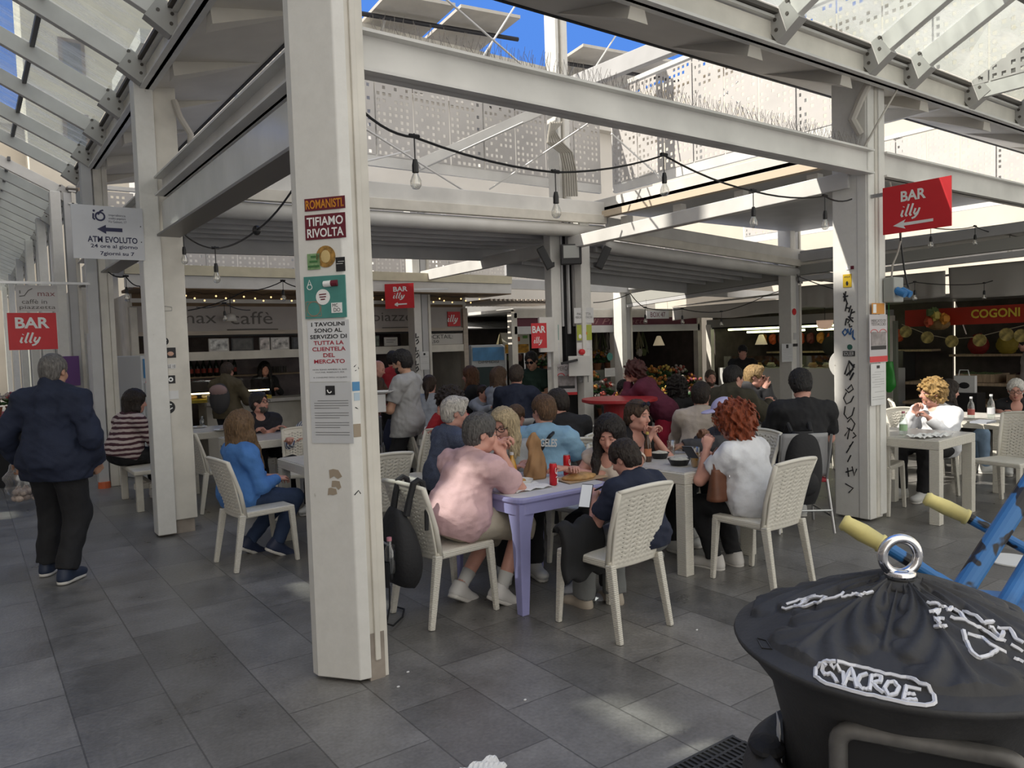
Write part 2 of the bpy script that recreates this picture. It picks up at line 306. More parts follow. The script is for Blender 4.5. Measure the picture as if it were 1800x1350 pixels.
for k, (y0, y1) in enumerate(((3.75, 7.52), (7.8, 11.0), (11.3, 13.3))):
    nm = ('between the front column and the column with the bank sign', 'behind the bank sign', 'in the far left arcade')[k]
    ibeam('upper white rail ' + nm, (1.57, y0, 3.22), (1.57, y1, 3.22), .17, .16)
    S(MB().box((1.57, (y0 + y1) / 2, 2.93), (.05, y1 - y0, .30)).build('panel', SHEET), 'shiny white fascia panel ' + nm, 'panel')
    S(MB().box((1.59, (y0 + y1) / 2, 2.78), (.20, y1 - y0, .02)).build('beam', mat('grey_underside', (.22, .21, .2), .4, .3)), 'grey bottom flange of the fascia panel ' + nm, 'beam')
ibeam('white beam running right from the graffitied column', (6.7, 3.6, 3.17), (14., 3.6, 3.17), .22, .13)
rail('white rail from the far corner profiles to the graffitied column', (6.5, 7.6, 2.98), (6.5, 3.75, 3.05), .12, .15)
rail('grey-white beam across in front of the cafe canopy', (1.6, 11.5, 2.87), (11.3, 11.5, 2.78), .1, .18, GREYW)
rail('white beam from the cafe column to the far corner profiles', (6.45, 11.5, 2.9), (6.45, 7.8, 2.95), .08, .17)
rail('white beam running right from the column by the flower stall', (11.3, 11.63, 2.78), (18, 11.63, 2.7), .1, .18, GREYW)
for dz, hh, m in ((2.84, .07, GREYW), (2.62, .2, mat('grey_cloth_roll', (.36, .36, .33), .8)), (2.48, .07, GREYW)):
    rail('stacked grey rail of the awning from the flower stall column to the food counter column, height %s' % {2.84: 'top', 2.62: 'middle', 2.48: 'bottom'}[dz], (11.33, 11.5, dz - .06), (11.33, 7.8, dz + .12), .08, hh, m)
for z, h_, m in ((2.75, .14, GREYW), (2.55, .16, mat('grey_cloth_roll', (.36, .36, .33), .8)), (2.40, .08, GREYW)):
    rail('grey-white awning rail right of the food counter column, %s' % {2.75: 'upper', 2.55: 'middle', 2.40: 'lower'}[z], (11.4, 7.5, z + .22), (11.4, 2.0, z + .3), .1, h_, m)
# sky-high frame above the court
rail('grey beam high above the court, sloping away to the right', (6.45, 7.6, 4.95), (6.45, 3.9, 4.82), .1, .2, GREYW)
for i, (a, b) in enumerate((((780, -5, 6.4), (930, 125, 7.4)), ((915, -5, 7.6), (845, 106, 7.0)), ((1097, 40, 7.4), (1040, 128, 7.4)), ((640, 225, 7.2), (815, 335, 7.8)), ((1040, 213, 7.0), (860, 333, 8.1)), ((1212, 97, 7.), (1350, 235, 6.)), ((1075, 235, 7.), (1170, 320, 7.4)), ((1320, 120, 6.5), (1240, 200, 7.)), ((645, 283, 7.5), (720, 265, 8.)), ((920, 215, 7.), (735, 300, 8.0)))):
    S(MB().tube([on(a[0], a[1], 1, a[2]), on(b[0], b[1], 1, b[2])], .011, 8).build('tie_rod', WHITE), 'thin white tie rod crossing high over the court, %s' % ['top centre', 'crossing the first at the top', 'beside the tall pole', 'lower left by the front column', 'running down left from the pole', 'before the sunlit screens', 'below the long beam', 'steep, before the sunlit screens', 'short, nearly level', 'parallel to the canopy edge'][i], 'rod')
rail('white diagonal strut below the long beam, reaching up to the tall pole', on(735, 290, 1, 8.2), on(965, 188, 1, 7.6), .08, .12)
# ================================================================== PERFORATED SCREENS
def perf_mesh(w, h, seed, p=.078):
    nx = int(w / p); nz = int(h / p); rg = random.Random(seed); b = MB()
    xs = []; zs = []
    for i in range(nx): xs += [i * p + .018 - w / 2, i * p + .056 - w / 2]
    for j in range(nz): zs += [j * p + .018, j * p + .058]
    xs = [-w / 2] + xs + [w / 2]; zs = [0] + zs + [h]; NX = len(xs) - 1; NZ = len(zs) - 1
    hole = {(i, j) for i in range(nx) for j in range(nz) if rg.random() < .55 + .4 * ((i + j) % 2)}
    b.v = [np.array([(x, 0, z) for z in zs for x in xs])]; b.n = len(b.v[0])
    for j in range(NZ):
        for i in range(NX):
            if i % 2 == 1 and j % 2 == 1 and (i // 2, j // 2) in hole: continue
            b.f.append((j * (NX + 1) + i, j * (NX + 1) + i + 1, (j + 1) * (NX + 1) + i + 1, (j + 1) * (NX + 1) + i))
    return b
PERFM = mat('perforated_sheet', (.50, .48, .46), .55, var=.08, scale=3)
def screen(label, a, b, z0, z1, w=.5):
    a = np.array(a, float); b = np.array(b, float); d = b - a; Ln = np.hypot(*d); n = max(1, int(Ln / w)); ang = math.atan2(d[1], d[0])
    r = empty('perforated_screen', (*a, 0), ang, label, 'screen', kind='structure'); me = [None, None, None]
    for i in range(n):
        k = i % 3
        if me[k] is None: o = perf_mesh(Ln / n - .02, z1 - z0 - .12, k + 3).build('panel', PERFM, r, solid=.004); me[k] = o
        else: o = me[k].copy(); COL.objects.link(o); o.parent = r
        o.location = ((i + .5) * Ln / n, 0, z0 + .06)
    MB().bar((0, .03, z0), (Ln, .03, z0), .05, .14).build('bottom_rail', WHITE, r); MB().bar((0, .03, z1), (Ln, .03, z1), .08, .06).build('top_rail', WHITE, r)
    for i in range(0, n + 1, 3): MB().box((i * Ln / n, .08, (z0 + z1) / 2), (.1, .1, z1 - z0 + .1)).build('post', WHITE, r)
    return r
screen('perforated white metal screen facing the viewer beyond the court', (2.6, 8.4), (7.8, 8.4), 3.95, 5.35)
screen('sunlit perforated screen running towards the viewer right of the tall pole', (7.95, 8.3), (7.95, 2.2), 3.95, 5.4)
screen('far perforated screen behind the red arrow sign', (12.6, 9.5), (12.6, 1.0), 3.6, 4.9)
screen('perforated screen high above the cafe roof', (1.8, 13.2), (8.5, 13.2), 3.05, 4.3)
screen('perforated screen above the flower stall roof', (8.8, 13.6), (15.5, 13.6), 3.0, 4.3)
S(MB().box((5.4, 8.75, 5.5), (5.2, .1, .35)).build('parapet', CREAM), 'pale parapet strip above the perforated screen', 'parapet')
# solar panels tilted above the parapet
SOL = mat('solar_back', (.55, .52, .47), .5, var=.1); SOLD = mat('dark_rail', (.03, .03, .035), .4, .5)
def solar(label, x0, x1):
    r = empty('solar_panel', (x0, 9.0, 5.75), label=label, cat='solar panel', group=None)
    def P(u, v): return (u * (x1 - x0), -.9 + v * 2.6, .05 + v * -.25 + u * .15)
    b = MB()
    for k in range(2):
        a0 = .02 + k * .5; q = [P(a0, 0), P(a0 + .46, 0), P(a0 + .46, 1), P(a0, 1)]; b.add(q + [(x, y, z + .04) for x, y, z in q], [(3, 2, 1, 0), (4, 5, 6, 7), (0, 1, 5, 4), (1, 2, 6, 5), (2, 3, 7, 6), (3, 0, 4, 7)])
    b.build('panel', SOL, r)
    for v in (.15, .8): b2 = MB(); b2.tube([np.array(P(-.1, v)) - [0, 0, .07], np.array(P(1.1, v)) - [0, 0, .07]], .03, 8); b2.build('rail', SOLD, r)
    for u in (.1, .9): MB().tube([np.array(P(u, .15)) - [0, 0, .05], (u * (x1 - x0), -.25, -.3)], .02, 6).build('bracket', STEEL, r)
    return r
solar('tilted solar panel above the parapet, left of the tall pole', 4.2, 6.2); solar('tilted solar panel above the parapet, right of the tall pole', 7.2, 9.4)
# ================================================================== CANOPIES
def canopy(label, x0, x1, y0, y1, z0, z1, zt, ext=0):
    """z0 -> z1: height of the front lip at x0 and x1"""
    r = empty('canopy', (x0, y0, 0), label=label, cat='canopy', kind='structure'); Lx = x1 - x0; D = y1 - y0
    def bar2(nm, y, dy, dz0, dz1, m, bev=.006):
        q = MB(); P = [(0, y, z0 + dz0), (Lx, y, z1 + dz0), (Lx, y + dy, z1 + dz0), (0, y + dy, z0 + dz0), (0, y, z0 + dz1), (Lx, y, z1 + dz1), (Lx, y + dy, z1 + dz1), (0, y + dy, z0 + dz1)]
        q.add(P, [(3, 2, 1, 0), (4, 5, 6, 7), (0, 1, 5, 4), (1, 2, 6, 5), (2, 3, 7, 6), (3, 0, 4, 7)]); return q.build(nm, m, r, bevel=bev)
    bar2('upper_fascia', .04, .06, .28, .46, WHITE); bar2('lower_fascia', .0, .08, .17, .285, CREAM)
    MB().tube([(0, .10, z0 + .08), (Lx, .10, z1 + .08)], .085, 14).build('awning_roll', WHITE, r, smooth=True)
    bar2('roof_slab', .1, D - .1, .10, .16, GREYW); 
    for k in range(5): bar2('joist', .3 + k * (D - .4) / 5, .05, .03, .10, GREYW)
    bar2('back_lip', D - .05, .06, -.1, .2, GREYW)
    return r
canopy('white canopy edge crossing behind the front column on the left', 1.66, 7.0, 7.45, 9.6, 2.98, 3.07, .3)
canopy('white canopy to the right of the far corner profiles, sloping down to the right', 7.06, 12.5, 7.45, 9.9, 2.88, 2.60, .3)
r = empty('canopy', (7., 4.0, 0), label='white sunlit canopy edge running from the far corner towards the graffitied column', cat='canopy', kind='structure')
MB().box((.03, 1.85, 3.50), (.06, 3.7, .16)).build('upper_fascia', WHITE, r, bevel=.005); MB().box((0, 1.8, 3.37), (.1, 3.6, .08)).build('lower_fascia', mat('tan_edge', (.6, .5, .38), .5), r)
MB().box((2.2, 1.8, 3.44), (4.4, 3.6, .05)).build('roof_slab', GREYW, r)
for k in range(4): MB().box((.12, .5 + k * .9, 3.2), (.1, .12, .22)).build('bracket', WHITE, r)
# ================================================================== GLASS ROOFS AND EAVES
def glass_roof(label, axis, e, z, lo, hi, sgn, span, pos, slope=.5):
    """axis: the direction along the eave (1 = Y, 0 = X); e: eave coordinate across; sgn: which way the panes climb"""
    r = empty('glass_roof', (0, 0, 0), label=label, cat='glass roof', kind='structure')
    def P(t, a, dz=0.): 
        q = [0, 0, z + t * slope + dz]; q[axis] = a; q[1 - axis] = e + sgn * t; return np.array(q)
    for a in pos:
        MB().bar(P(.0, a, .02), P(span, a, .02), .07, .15, up=(0, 0, 1)).build('rafter', WHITE, r, bevel=.004)
        b = MB().bar(P(-.02, a, -.02), P(.16, a, .01), .10, .2)
        b.build('bracket', mat('bracket_grey', (.42, .41, .39), .5), r)
        k = MB()
        for t_, dz in ((.02, .04), (.12, .09), (.03, -.04), (.12, 0.)):
            for s2 in (-1, 1):
                c = P(t_, a, dz); d = np.zeros(3); d[axis] = s2 * .055; k.tube([c, c + d], .014, 8)
        k.build('bolts', mat('bolt_dark', (.1, .09, .08), .5, .5), r)
    ps = sorted([lo] + list(pos) + [hi])
    for a, b in zip(ps[:-1], ps[1:]):
        if b - a < .15: continue
        MB().add([P(.05, a + .02, .11), P(.05, b - .02, .11), P(span, b - .02, .11), P(span, a + .02, .11)], [(0, 1, 2, 3)]).build('pane', ROOFG, r)
    for t_ in (.75, 1.9): MB().bar(P(t_, lo, .1), P(t_, hi, .1), .04, .05).build('purlin', mat('dark_purlin', (.12, .12, .12), .5), r)
    for dz, w, h, m in ((-.10, .12, .02, WHITE), (-.02, .03, .18, CREAM), (.09, .1, .02, WHITE), (.12, .16, .03, mat('rubber_seal', (.08, .07, .06), .6)), (.15, .10, .03, CREAM)):
        MB().bar(P(-.03, lo, dz), P(-.03, hi, dz), w, h).build('gutter_beam', m, r)
    MB().bar(P(span, lo, .02), P(span, hi, .02), .1, .2).build('ridge_beam', WHITE, r)
    for a in pos: MB().bar(P(span, a, .02), P(2 * span, a, .02 - 2 * span * slope), .07, .15).build('rafter', WHITE, r)
    MB().add([P(span, lo, .11), P(span, hi, .11), P(2 * span, hi, .11 - 2 * span * slope), P(2 * span, lo, .11 - 2 * span * slope)], [(0, 1, 2, 3)]).build('pane', ROOFG, r)
    return r
glass_roof('pitched glass roof over the left alley, nearest length', 1, 1.45, 4.22, 2.6, 12.35, -1, 2.6, [3.8, 5.05, 6.29, 7.5, 8.68, 9.85, 11.05, 12.25])
glass_roof('pitched glass roof over the left alley, far length', 1, 1.45, 4.15, 13.3, 34, -1, 2.6, [13.4 + .8 * i for i in range(25)])
glass_roof('pitched glass roof over the right alley', 0, 3.42, 3.92, 3.2, 16, -1, 2.6, [4.95, 6.2, 6.85, 8.0, 9.15, 10.3, 11.5, 12.7, 13.9])
def soffit(label, x0, x1, y0, y1, z0, z1, ribs, axis):
    r = empty('soffit', (0, 0, 0), label=label, cat='soffit', kind='structure')
    if axis == 1: q = [(x0, y0, z0), (x1, y0, z1), (x1, y1, z1), (x0, y1, z0)]
    else: q = [(x0, y0, z0), (x1, y0, z0), (x1, y1, z1), (x0, y1, z1)]
    MB().add(q + [(x, y, z + .06) for x, y, z in q], [(3, 2, 1, 0), (4, 5, 6, 7), (0, 1, 5, 4), (1, 2, 6, 5), (2, 3, 7, 6), (3, 0, 4, 7)]).build('board', SOFFIT, r)
    for a in ribs:   # folded brackets, deep at the eave and dying out towards the court
        if axis == 1: P = [(x0, a - .09, z0 - .13), (x0, a + .09, z0 - .13), (x0, a + .05, z0), (x0, a - .05, z0), (x1 - .05, a - .02, z1 - .01), (x1 - .05, a + .02, z1 - .01)]
        else: P = [(a - .09, y0, z0 - .13), (a + .09, y0, z0 - .13), (a + .05, y0, z0), (a - .05, y0, z0), (a - .02, y1 - .05, z1 - .01), (a + .02, y1 - .05, z1 - .01)]
        MB().add(P, [(0, 1, 2, 3), (0, 4, 5, 1), (1, 5, 2), (0, 3, 4), (3, 2, 5, 4)]).build('rib', SOFFIT, r)
    if axis == 1: MB().box((x1, (y0 + y1) / 2, z1 + .02), (.03, y1 - y0, .06)).build('lip', DARK, r)
    else: MB().box(((x0 + x1) / 2, y1, z1 + .02), (x1 - x0, .03, .06)).build('lip', DARK, r)
    return r
soffit('cream board soffit inside the left glass roof', 1.55, 2.35, 3.5, 12.4, 4.13, 4.28, [4.5, 5.7, 6.9, 8.1, 9.3, 10.5, 11.7], 1)
soffit('cream board soffit inside the right glass roof', 2.6, 14., 3.5, 4.35, 3.84, 4.06, [3.6, 4.8, 6.0, 7.3, 8.6, 9.9, 11.2], 0)
S(MB().tube([(1.72, 7.62, 4.05), (1.76, 7.6, 3.9), (1.85, 7.6, 3.75), (1.84, 7.62, 3.6)], .03, 8).build('conduit', mat('beige_conduit', (.5, .47, .42), .6)), 'flexible beige conduit bending out of the left column head', 'conduit')
S(MB().tube([(6.62, 3.5, 4.0), (6.45, 3.55, 3.85), (6.42, 3.62, 3.7), (6.40, 3.68, 3.55), (6.46, 3.64, 3.42)], .035, 8).tube([(6.75, 3.45, 4.05), (6.74, 3.46, 3.8), (6.5, 3.5, 3.5), (6.45, 3.6, 3.3)], .01, 6).build('conduit', mat('beige_conduit', (.5, .47, .42), .6)), 'conduits looping at the head of the graffitied column', 'conduit')
q = MB()
for k in range(6): 
    a = on(968 + 4 * k, 215, 1, 7.45); q.tube([a, a + [-.03 - .02 * k, 0, -.12], on(962 + 5 * k, 250, 1, 7.45), on(985 + 4 * k, 268, 1, 7.5), on(992 + 4 * k, 300, 1, 7.52), on(994 + 4 * k, 345, 1, 7.52)], .014, 6)
S(q.build('cable_bundle', mat('grey_cable', (.33, .31, .27), .6)), 'bundle of grey cables looping down the tall pole under the long beam', 'cables')
# ================================================================== SURROUNDINGS SEEN THROUGH THE GLASS, AND UNSEEN SUN SCREENING
def facade(label, c, d, wins, col):
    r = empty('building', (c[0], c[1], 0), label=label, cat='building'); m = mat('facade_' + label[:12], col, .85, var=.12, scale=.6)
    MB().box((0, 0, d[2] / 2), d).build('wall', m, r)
    for (x, y, z, dx, dy, dz) in wins:
        f = MB().box((x, y, z), (dx, dy, dz)).build('window', mat('shutter_brown', (.16, .12, .09), .6), r); MB().box((x + (.02 if dx < dy else 0), y - (.02 if dx > dy else 0), z), (dx * (1 if dx < dy else .7), dy * (.7 if dx < dy else 1), dz * .8)).build('pane', mat('dark_pane', (.05, .06, .07), .1), f)
    MB().box((.1, 0, d[2] + .15), (d[0] + .6, d[1] + .6, .3)).build('cornice', m, r); return r
def sun_gap(p, dy, dz):
    """where the morning ray to a place of the square crosses the added, unseen sun-blocking wall at x = -8.5, as a slot in it"""
    t = (p[0] + 8.55) / SUNV[0]; y = p[1] - SUNV[1] * t; z = p[2] - SUNV[2] * t; return (y - dy / 2, y + dy / 2, z - dz / 2 - .06, z + dz / 2 + .06)
SLOTS = sorted([sun_gap((2.34, 2.32, 0), .62, .16), sun_gap((2.28, 4.05, .95), .22, .5), sun_gap((.3, 9.9, 0), .5, .1), sun_gap((6.25, 7.75, 1.95), .3, .9), sun_gap((3.3, 6.4, .7), .3, .4), sun_gap((5.3, 3.1, 0), .35, .12), sun_gap((1.9, 5.1, 0), .5, .12), sun_gap((6.5, 5.6, 3.0), .5, .2), sun_gap((7.1, 3.8, .6), .3, .4), sun_gap((2.1, 4.6, 0), .3, .1)])  # slots aimed so that sun patches land on chosen spots
bl = empty('building', (-10.5, 12, 0), label='ochre town building out of view on the left, topped by an added slotted sun-blocking wall', cat='building'); BM = mat('facade_ochre', (.62, .52, .38), .85, var=.12, scale=.6)
MB().box((0, 0, 4.7), (4, 40, 9.4)).build('wall', BM, bl)
for i in range(9):
    for z in (2.4, 5.5, 8.0): f = MB().box((2.02, -12 + 3 * i, z), (.08, 1.1, 1.7)).build('window', mat('shutter_brown', (.16, .12, .09), .6), bl); MB().box((2.04, -12 + 3 * i, z), (.08, .8, 1.4)).build('pane', mat('dark_pane', (.05, .06, .07), .1), f)
yy = sorted({-8., 32.} | {q for g in SLOTS for q in g[:2]}); up = MB()
for a, b in zip(yy[:-1], yy[1:]):
    zs = sorted([g[2:] for g in SLOTS if g[0] <= a + 1e-6 and g[1] >= b - 1e-6]); z = 9.4
    for z0, z1 in zs:
        if z0 > z: up.box((1.95, (a + b) / 2 - 12, (z + z0) / 2), (.05, b - a, z0 - z))
        z = max(z, z1)
    up.box((1.95, (a + b) / 2 - 12, (z + 18.4) / 2), (.05, b - a, 18.4 - z))
up.build('sun_slot_wall', BM, bl)  # thin unseen wall added to shade the square, slotted for sun patches
facade('pale town building closing the far end of the left alley', (-4, 46, 0), (14, 4, 13), [], (.6, .55, .47))
facade('tall cream town building above the left arcade', (9.5, 44, 0), (13, 4, 21), [(-4.5 + 3 * i, -2.02, z, 1.1, .08, 1.8) for i in range(4) for z in (9, 12.5, 16)], (.62, .57, .48))
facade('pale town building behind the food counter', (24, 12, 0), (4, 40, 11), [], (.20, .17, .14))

facade('low pale building behind the perforated screens', (11, 19, 0), (15, 3, 8.1), [], (.62, .60, .57))
S(MB().box((13.2, 6.2, 3.05), (3.6, 11.5, .08)).build('roof_panel', GREYW), 'flat grey-white roof panel added over the right-hand stalls to shade them', 'roof')  # added to keep direct sun off the right-hand stalls
# ================================================================== CAFE KIOSK (front plane y = 12.2)
CW = mat('cafe_wood', (.46, .40, .33), .6, var=.15, stretch=(1, 1, 8), scale=3); CGREY = mat('cafe_signboard', (.40, .37, .35), .6, var=.05)
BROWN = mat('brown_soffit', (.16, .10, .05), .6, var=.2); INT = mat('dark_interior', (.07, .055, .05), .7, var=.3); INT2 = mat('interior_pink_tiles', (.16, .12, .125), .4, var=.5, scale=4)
bar = empty('cafe_kiosk', (2.0, 12.2, 0), label='white cafe kiosk with a serving hatch, signboard and warm bulbs under its canopy', cat='kiosk')
Lb = 5.75
MB().box((Lb / 2, .02, 2.21), (Lb, .06, .42)).build('signboard', CGREY, bar); MB().box((Lb / 2, -.02, 2.01), (Lb, .1, .06)).build('signboard_sill', CW, bar)
MB().box((Lb / 2, 0, 1.66), (Lb, .14, .13)).build('hatch_beam', CREAM, bar); MB().box((Lb / 2, .0, 1.965), (Lb, .1, .03)).build('shelf_board', DARK, bar)
MB().box((Lb / 2, .03, 2.52), (Lb, .05, .2)).build('soffit_board', BROWN, bar)
for x in (0.03, Lb - .05): MB().box((x, -.01, 1.2), (.1, .14, 2.4)).build('post', CW if x > 5 else CREAM, bar, bevel=.006)
MB().box((Lb / 2, 2.6, 1.3), (Lb, .06, 2.6)).build('back_wall', INT2, bar); MB().box((0, 1.3, 1.3), (.06, 2.6, 2.6)).build('side_wall', CREAM, bar); MB().box((Lb - .02, 1.3, 1.3), (.06, 2.6, 2.6)).build('side_wall', CREAM, bar)
MB().box((Lb / 2, 1.3, 2.5), (Lb, 2.7, .06)).build('roof', WHITE, bar)
MB().box((2.3, .1, .45), (2.7, .5, .9)).build('counter', CREAM, bar, bevel=.01); MB().box((2.3, .05, .93), (2.75, .65, .05)).build('counter_top', mat('counter_marble', (.5, .48, .45), .3, var=.2), bar)
MB().box((Lb / 2 + .15, -.48, 2.62), (Lb + .5, .95, .04)).build('canopy_soffit', BROWN, bar); MB().box((Lb / 2 + .1, -.95, 2.86), (Lb + .6, .08, .14)).build('canopy_upper_strip', mat('cream_yellow_strip', (.62, .57, .42), .5, var=.1), bar); MB().box((Lb / 2 + .1, -.93, 2.70), (Lb + .6, .06, .17)).build('canopy_lower_strip', WHITE, bar)
GRY = mat('faded_lettering', (.12, .11, .10), .6)
text(bar, 'max', .93, 2.22, .54, .12, GRY, y=-.012); text(bar, 'caff\u00e8', 1.74, 2.24, .66, .2, GRY, y=-.012); text(bar, 'piazzetta', 4.4, 2.22, 1.12, .2, GRY, y=-.012); text(bar, 'in', 3.25, 2.22, .16, .12, GRY, y=-.012)
for x in (2.63, 5.48):
    p = MB().box((x, -.025, 2.2), (.27, .02, .27)).build('logo_plate', RED, bar); illy(p, x, 2.2, .23, .17, WHT, y=-.037)
strokes(bar, [arc(.42, 2.14, .2, .14, 180, 300), arc(.62, 2.26, .12, .16, 120, 210), [(.25, 2.30), (.25, 2.2)]], GRY, .01, -.013); strokes(bar, [[(1.35, 2.055), (1.75, 2.06), (2.15, 2.055)]], GRY, .012, -.02); strokes(bar, [[(4.0, 2.055), (4.9, 2.06)]], GRY, .009, -.02)
MB().box((5.17, -.03, 1.83), (.98, .02, .2)).build('price_board', mat('menu_white', (.55, .53, .5), .6), bar); text(bar, 'COCKTAIL:', 5.12, 1.875, .62, .075, INK, y=-.042); text(bar, '\u20ac6,50', 4.98, 1.785, .3, .06, INK, y=-.042)
MB().box((4.15, -.03, 1.81), (.26, .02, .15)).build('price_board', mat('menu_white', (.55, .53, .5), .6), bar); strokes(bar, [[(4.06, 1.84), (4.24, 1.835)], [(4.06, 1.80), (4.2, 1.8)]], INK, .004, -.042)
# pictures and boxes standing on the narrow shelf over the hatch
for k, (x, w, c, l) in enumerate(((.45, .2, (.5, .3, .2), 'small picture of orange fruit at the left end of the cafe shelf'), (1.22, .3, (.6, .6, .58), 'white framed portrait print on the cafe shelf'), (1.58, .34, (.05, .045, .04), 'dark photo print beside the white portrait on the cafe shelf'), (1.93, .16, (.6, .55, .52), 'slim pale box between prints on the cafe shelf'), (2.18, .3, (.62, .6, .57), 'white box with black lines on the cafe shelf'), (2.55, .36, (.03, .03, .04), 'dark print with pale streaks on the cafe shelf'), (2.98, .4, (.06, .065, .06), 'wide dark photo print on the cafe shelf, towards the front column'), (3.85, .2, (.10, .13, .09), 'green-black print on the cafe shelf right of the front column'))):
    r = empty('framed_print', (2.0 + x, 12.22, 1.725), label=l, cat='picture', group='prints on the cafe shelf')
    MB().box((0, 0, .1), (w, .04, .2)).build('frame', mat('frame_pale', (.55, .53, .5), .5) if c[0] > .3 else BLACK, r)
    MB().box((0, -.022, .1), (w * .86, .006, .165)).build('print', mat('print_%d' % k, c, .35, var=.8, scale=14), r)
def bottle(label, p, h=.3, r=.036, col=(.02, .05, .02), cap=(.5, .4, .1), lab=None, group=None, clear=False, name='bottle', levels=None):
    o = empty(name, p, label=label, cat='bottle', group=group)
    m = glassmat('pet_%s' % name, (.9, .95, .93), .14) if clear else mat('bottle_%d%d%d' % tuple(int(c * 99) for c in col), col, .12, spec=.8)
    MB().lathe([(r * .9, 0), (r, .012), (r, h * .58), (r * .8, h * .70), (r * .38, h * .82), (r * .36, h * .93)], n=12).build('glass', m, o, smooth=True)
    MB().lathe([(r * .42, h * .92), (r * .42, h), (0, h)], n=10).build('cap', mat('cap_%d%d%d' % tuple(int(c * 99) for c in cap), cap, .4), o)
    if lab: MB().lathe([(r * 1.02, h * .2), (r * 1.02, h * .45)], n=12).build('paper_label', mat('lab_%d%d%d' % tuple(int(c * 99) for c in lab), lab, .5), o)
    if levels: MB().lathe([(0, .004), (r * .94, .004), (r * .94, h * levels[0]), (0, h * levels[0])], n=12).build('drink', mat('drink_%d%d' % (int(levels[1][0] * 99), int(levels[1][2] * 99)), levels[1], .1), o)
    return o
sh = MB().box((3.9, 14.6, 1.27), (2.9, .3, .03)).build('wall_shelf', WOOD); tag(sh, 'wall shelf behind the cafe counter carrying dark wine bottles', 'shelf')
for k in range(11):
    bottle('dark wine bottle with a red label on the shelf behind the cafe counter', (3.0 + .11 * k, 14.55, 1.285), .32, .04, (.012, .02, .012), (.4, .3, .08), (.5, .08, .06), 'wine bottles behind the cafe counter')
bottle('squat dark liqueur bottle with a gold label at the left of the cafe shelf', (2.75, 14.5, 1.285), .26, .07, (.02, .012, .01), (.4, .3, .1), (.5, .35, .1))
for k in range(6): tag(MB().lathe([(.03, 0), (.04, .13), (.036, .13), (.027, .01), (0, .01)], n=12).build('tumbler', GLASS, smooth=True, loc=(4.55 + .1 * k, 14.55, 1.285)), 'clear tumbler standing on the shelf behind the cafe counter', 'glass', 'tumblers behind the cafe counter')
case = empty('display_case', (3.3, 12.25, .95), label='glass pastry display with a lit tray on the cafe counter', cat='display case')
MB().box((0, 0, .03), (1.3, .4, .05)).build('tray', mat('yellow_tray', (.55, .42, .05), .5), case); MB().box((0, -.2, .17), (1.3, .01, .3)).build('glass_front', GLASS, case); MB().box((0, .05, .33), (1.3, .3, .02)).build('glass_top', GLASS, case); MB().box((0, -.17, .145), (1.25, .025, .02)).build('lamp', WARM, case)
for k in range(6): MB().ball((-.5 + .2 * k, 0, .09), (.07, .06, .035), jit=.1).build('pastry', mat('pastry_%d' % (k % 2), ((.45, .28, .1), (.5, .42, .3))[k % 2], .7), case)
for k in range(7): tag(MB().lathe([(.045, 0), (.05, .1), (.046, .1), (.04, .005), (0, .005)], n=12).build('cup', mat('steel_cup', (.4, .42, .44), .3, .8), loc=(3.0 + .13 * k, 12.0, .957)), 'steel cup standing in a row on the cafe counter edge', 'cup', 'steel cups on the cafe counter')
cm = empty('coffee_machine', (5.2, 12.6, .0), label='steel coffee grinder and tap tower behind the cafe counter, next to the front column', cat='machine')
MB().box((0, 0, .9), (.5, .4, .3)).build('body', STEEL, cm); MB().lathe([(.06, 1.05), (.06, 1.3), (.09, 1.34), (.09, 1.5)], n=14).build('tower', CHROME, cm); MB().ball((0, -.08, 1.3), .05).build('knob', RED, cm); MB().box((0, 0, .38), (.6, .5, .75)).build('base_cabinet', CREAM, cm)
for k in range(3): bottle('white plastic squeeze bottle with a blue label on the cafe counter', (4.9 + .14 * k, 12.1, .95), .36, .05, (.62, .62, .6), (.6, .6, .58), (.05, .1, .4), 'white bottles on the cafe counter')
c2 = tag(MB().box((4.95, 12.15, .475), (.9, .5, .95)).build('counter', CREAM, bevel=.01), 'white front counter below the tap tower', 'counter')
bd = empty('price_sign', (4.55, 11.75, .0), rz=.1, label='yellow drinks board with black capitals standing behind the man in glasses', cat='sign')
MB().box((0, 0, .75), (.34, .02, .66)).build('board', mat('board_yellow', (.62, .56, .25), .6), bd); text(bd, 'BIRRA', .02, .98, .27, .09, INK, y=-.016); text(bd, 'A', -.02, .83, .08, .09, INK, y=-.016); text(bd, 'SPINA', .0, .68, .25, .09, INK, y=-.016)
for s in (-1, 1): MB().bar((s * .14, .02, 0), (s * .14, .0, .45), .025, .02).build('leg', WOOD, bd)
g = MB()
warm = empty('string_lights', (2.2, 11.6, 2.56), label='close string of small warm bulbs under the brown cafe soffit', cat='string lights')
MB().tube([(i * .14, .06 * math.sin(i * 1.7), .02 - .02 * math.cos(i * 2.3)) for i in range(40)], .004, 5).build('cable', BLACK, warm)
for i in range(40): MB().ball((i * .14, .06 * math.sin(i * 1.7) - .02, -.03 - .03 * (i % 3)), .014, 8, 6).build('bulb', mat('tiny_warm', (1, .68, .3), .4, emit=1.1), warm, smooth=True)
hl = empty('pendant_lamp', (3.35, 11.95, 2.18), label='white enamel pendant lamp on a thin bar before the cafe lettering', cat='lamp')
MB().lathe([(.03, .12), (.07, .09), (.09, 0), (.085, 0), (.06, .085), (0, .1)], n=16).build('shade', WHITE, hl, smooth=True); MB().tube([(0, 0, .12), (0, 0, .4)], .006, 6).build('cord', BLACK, hl)
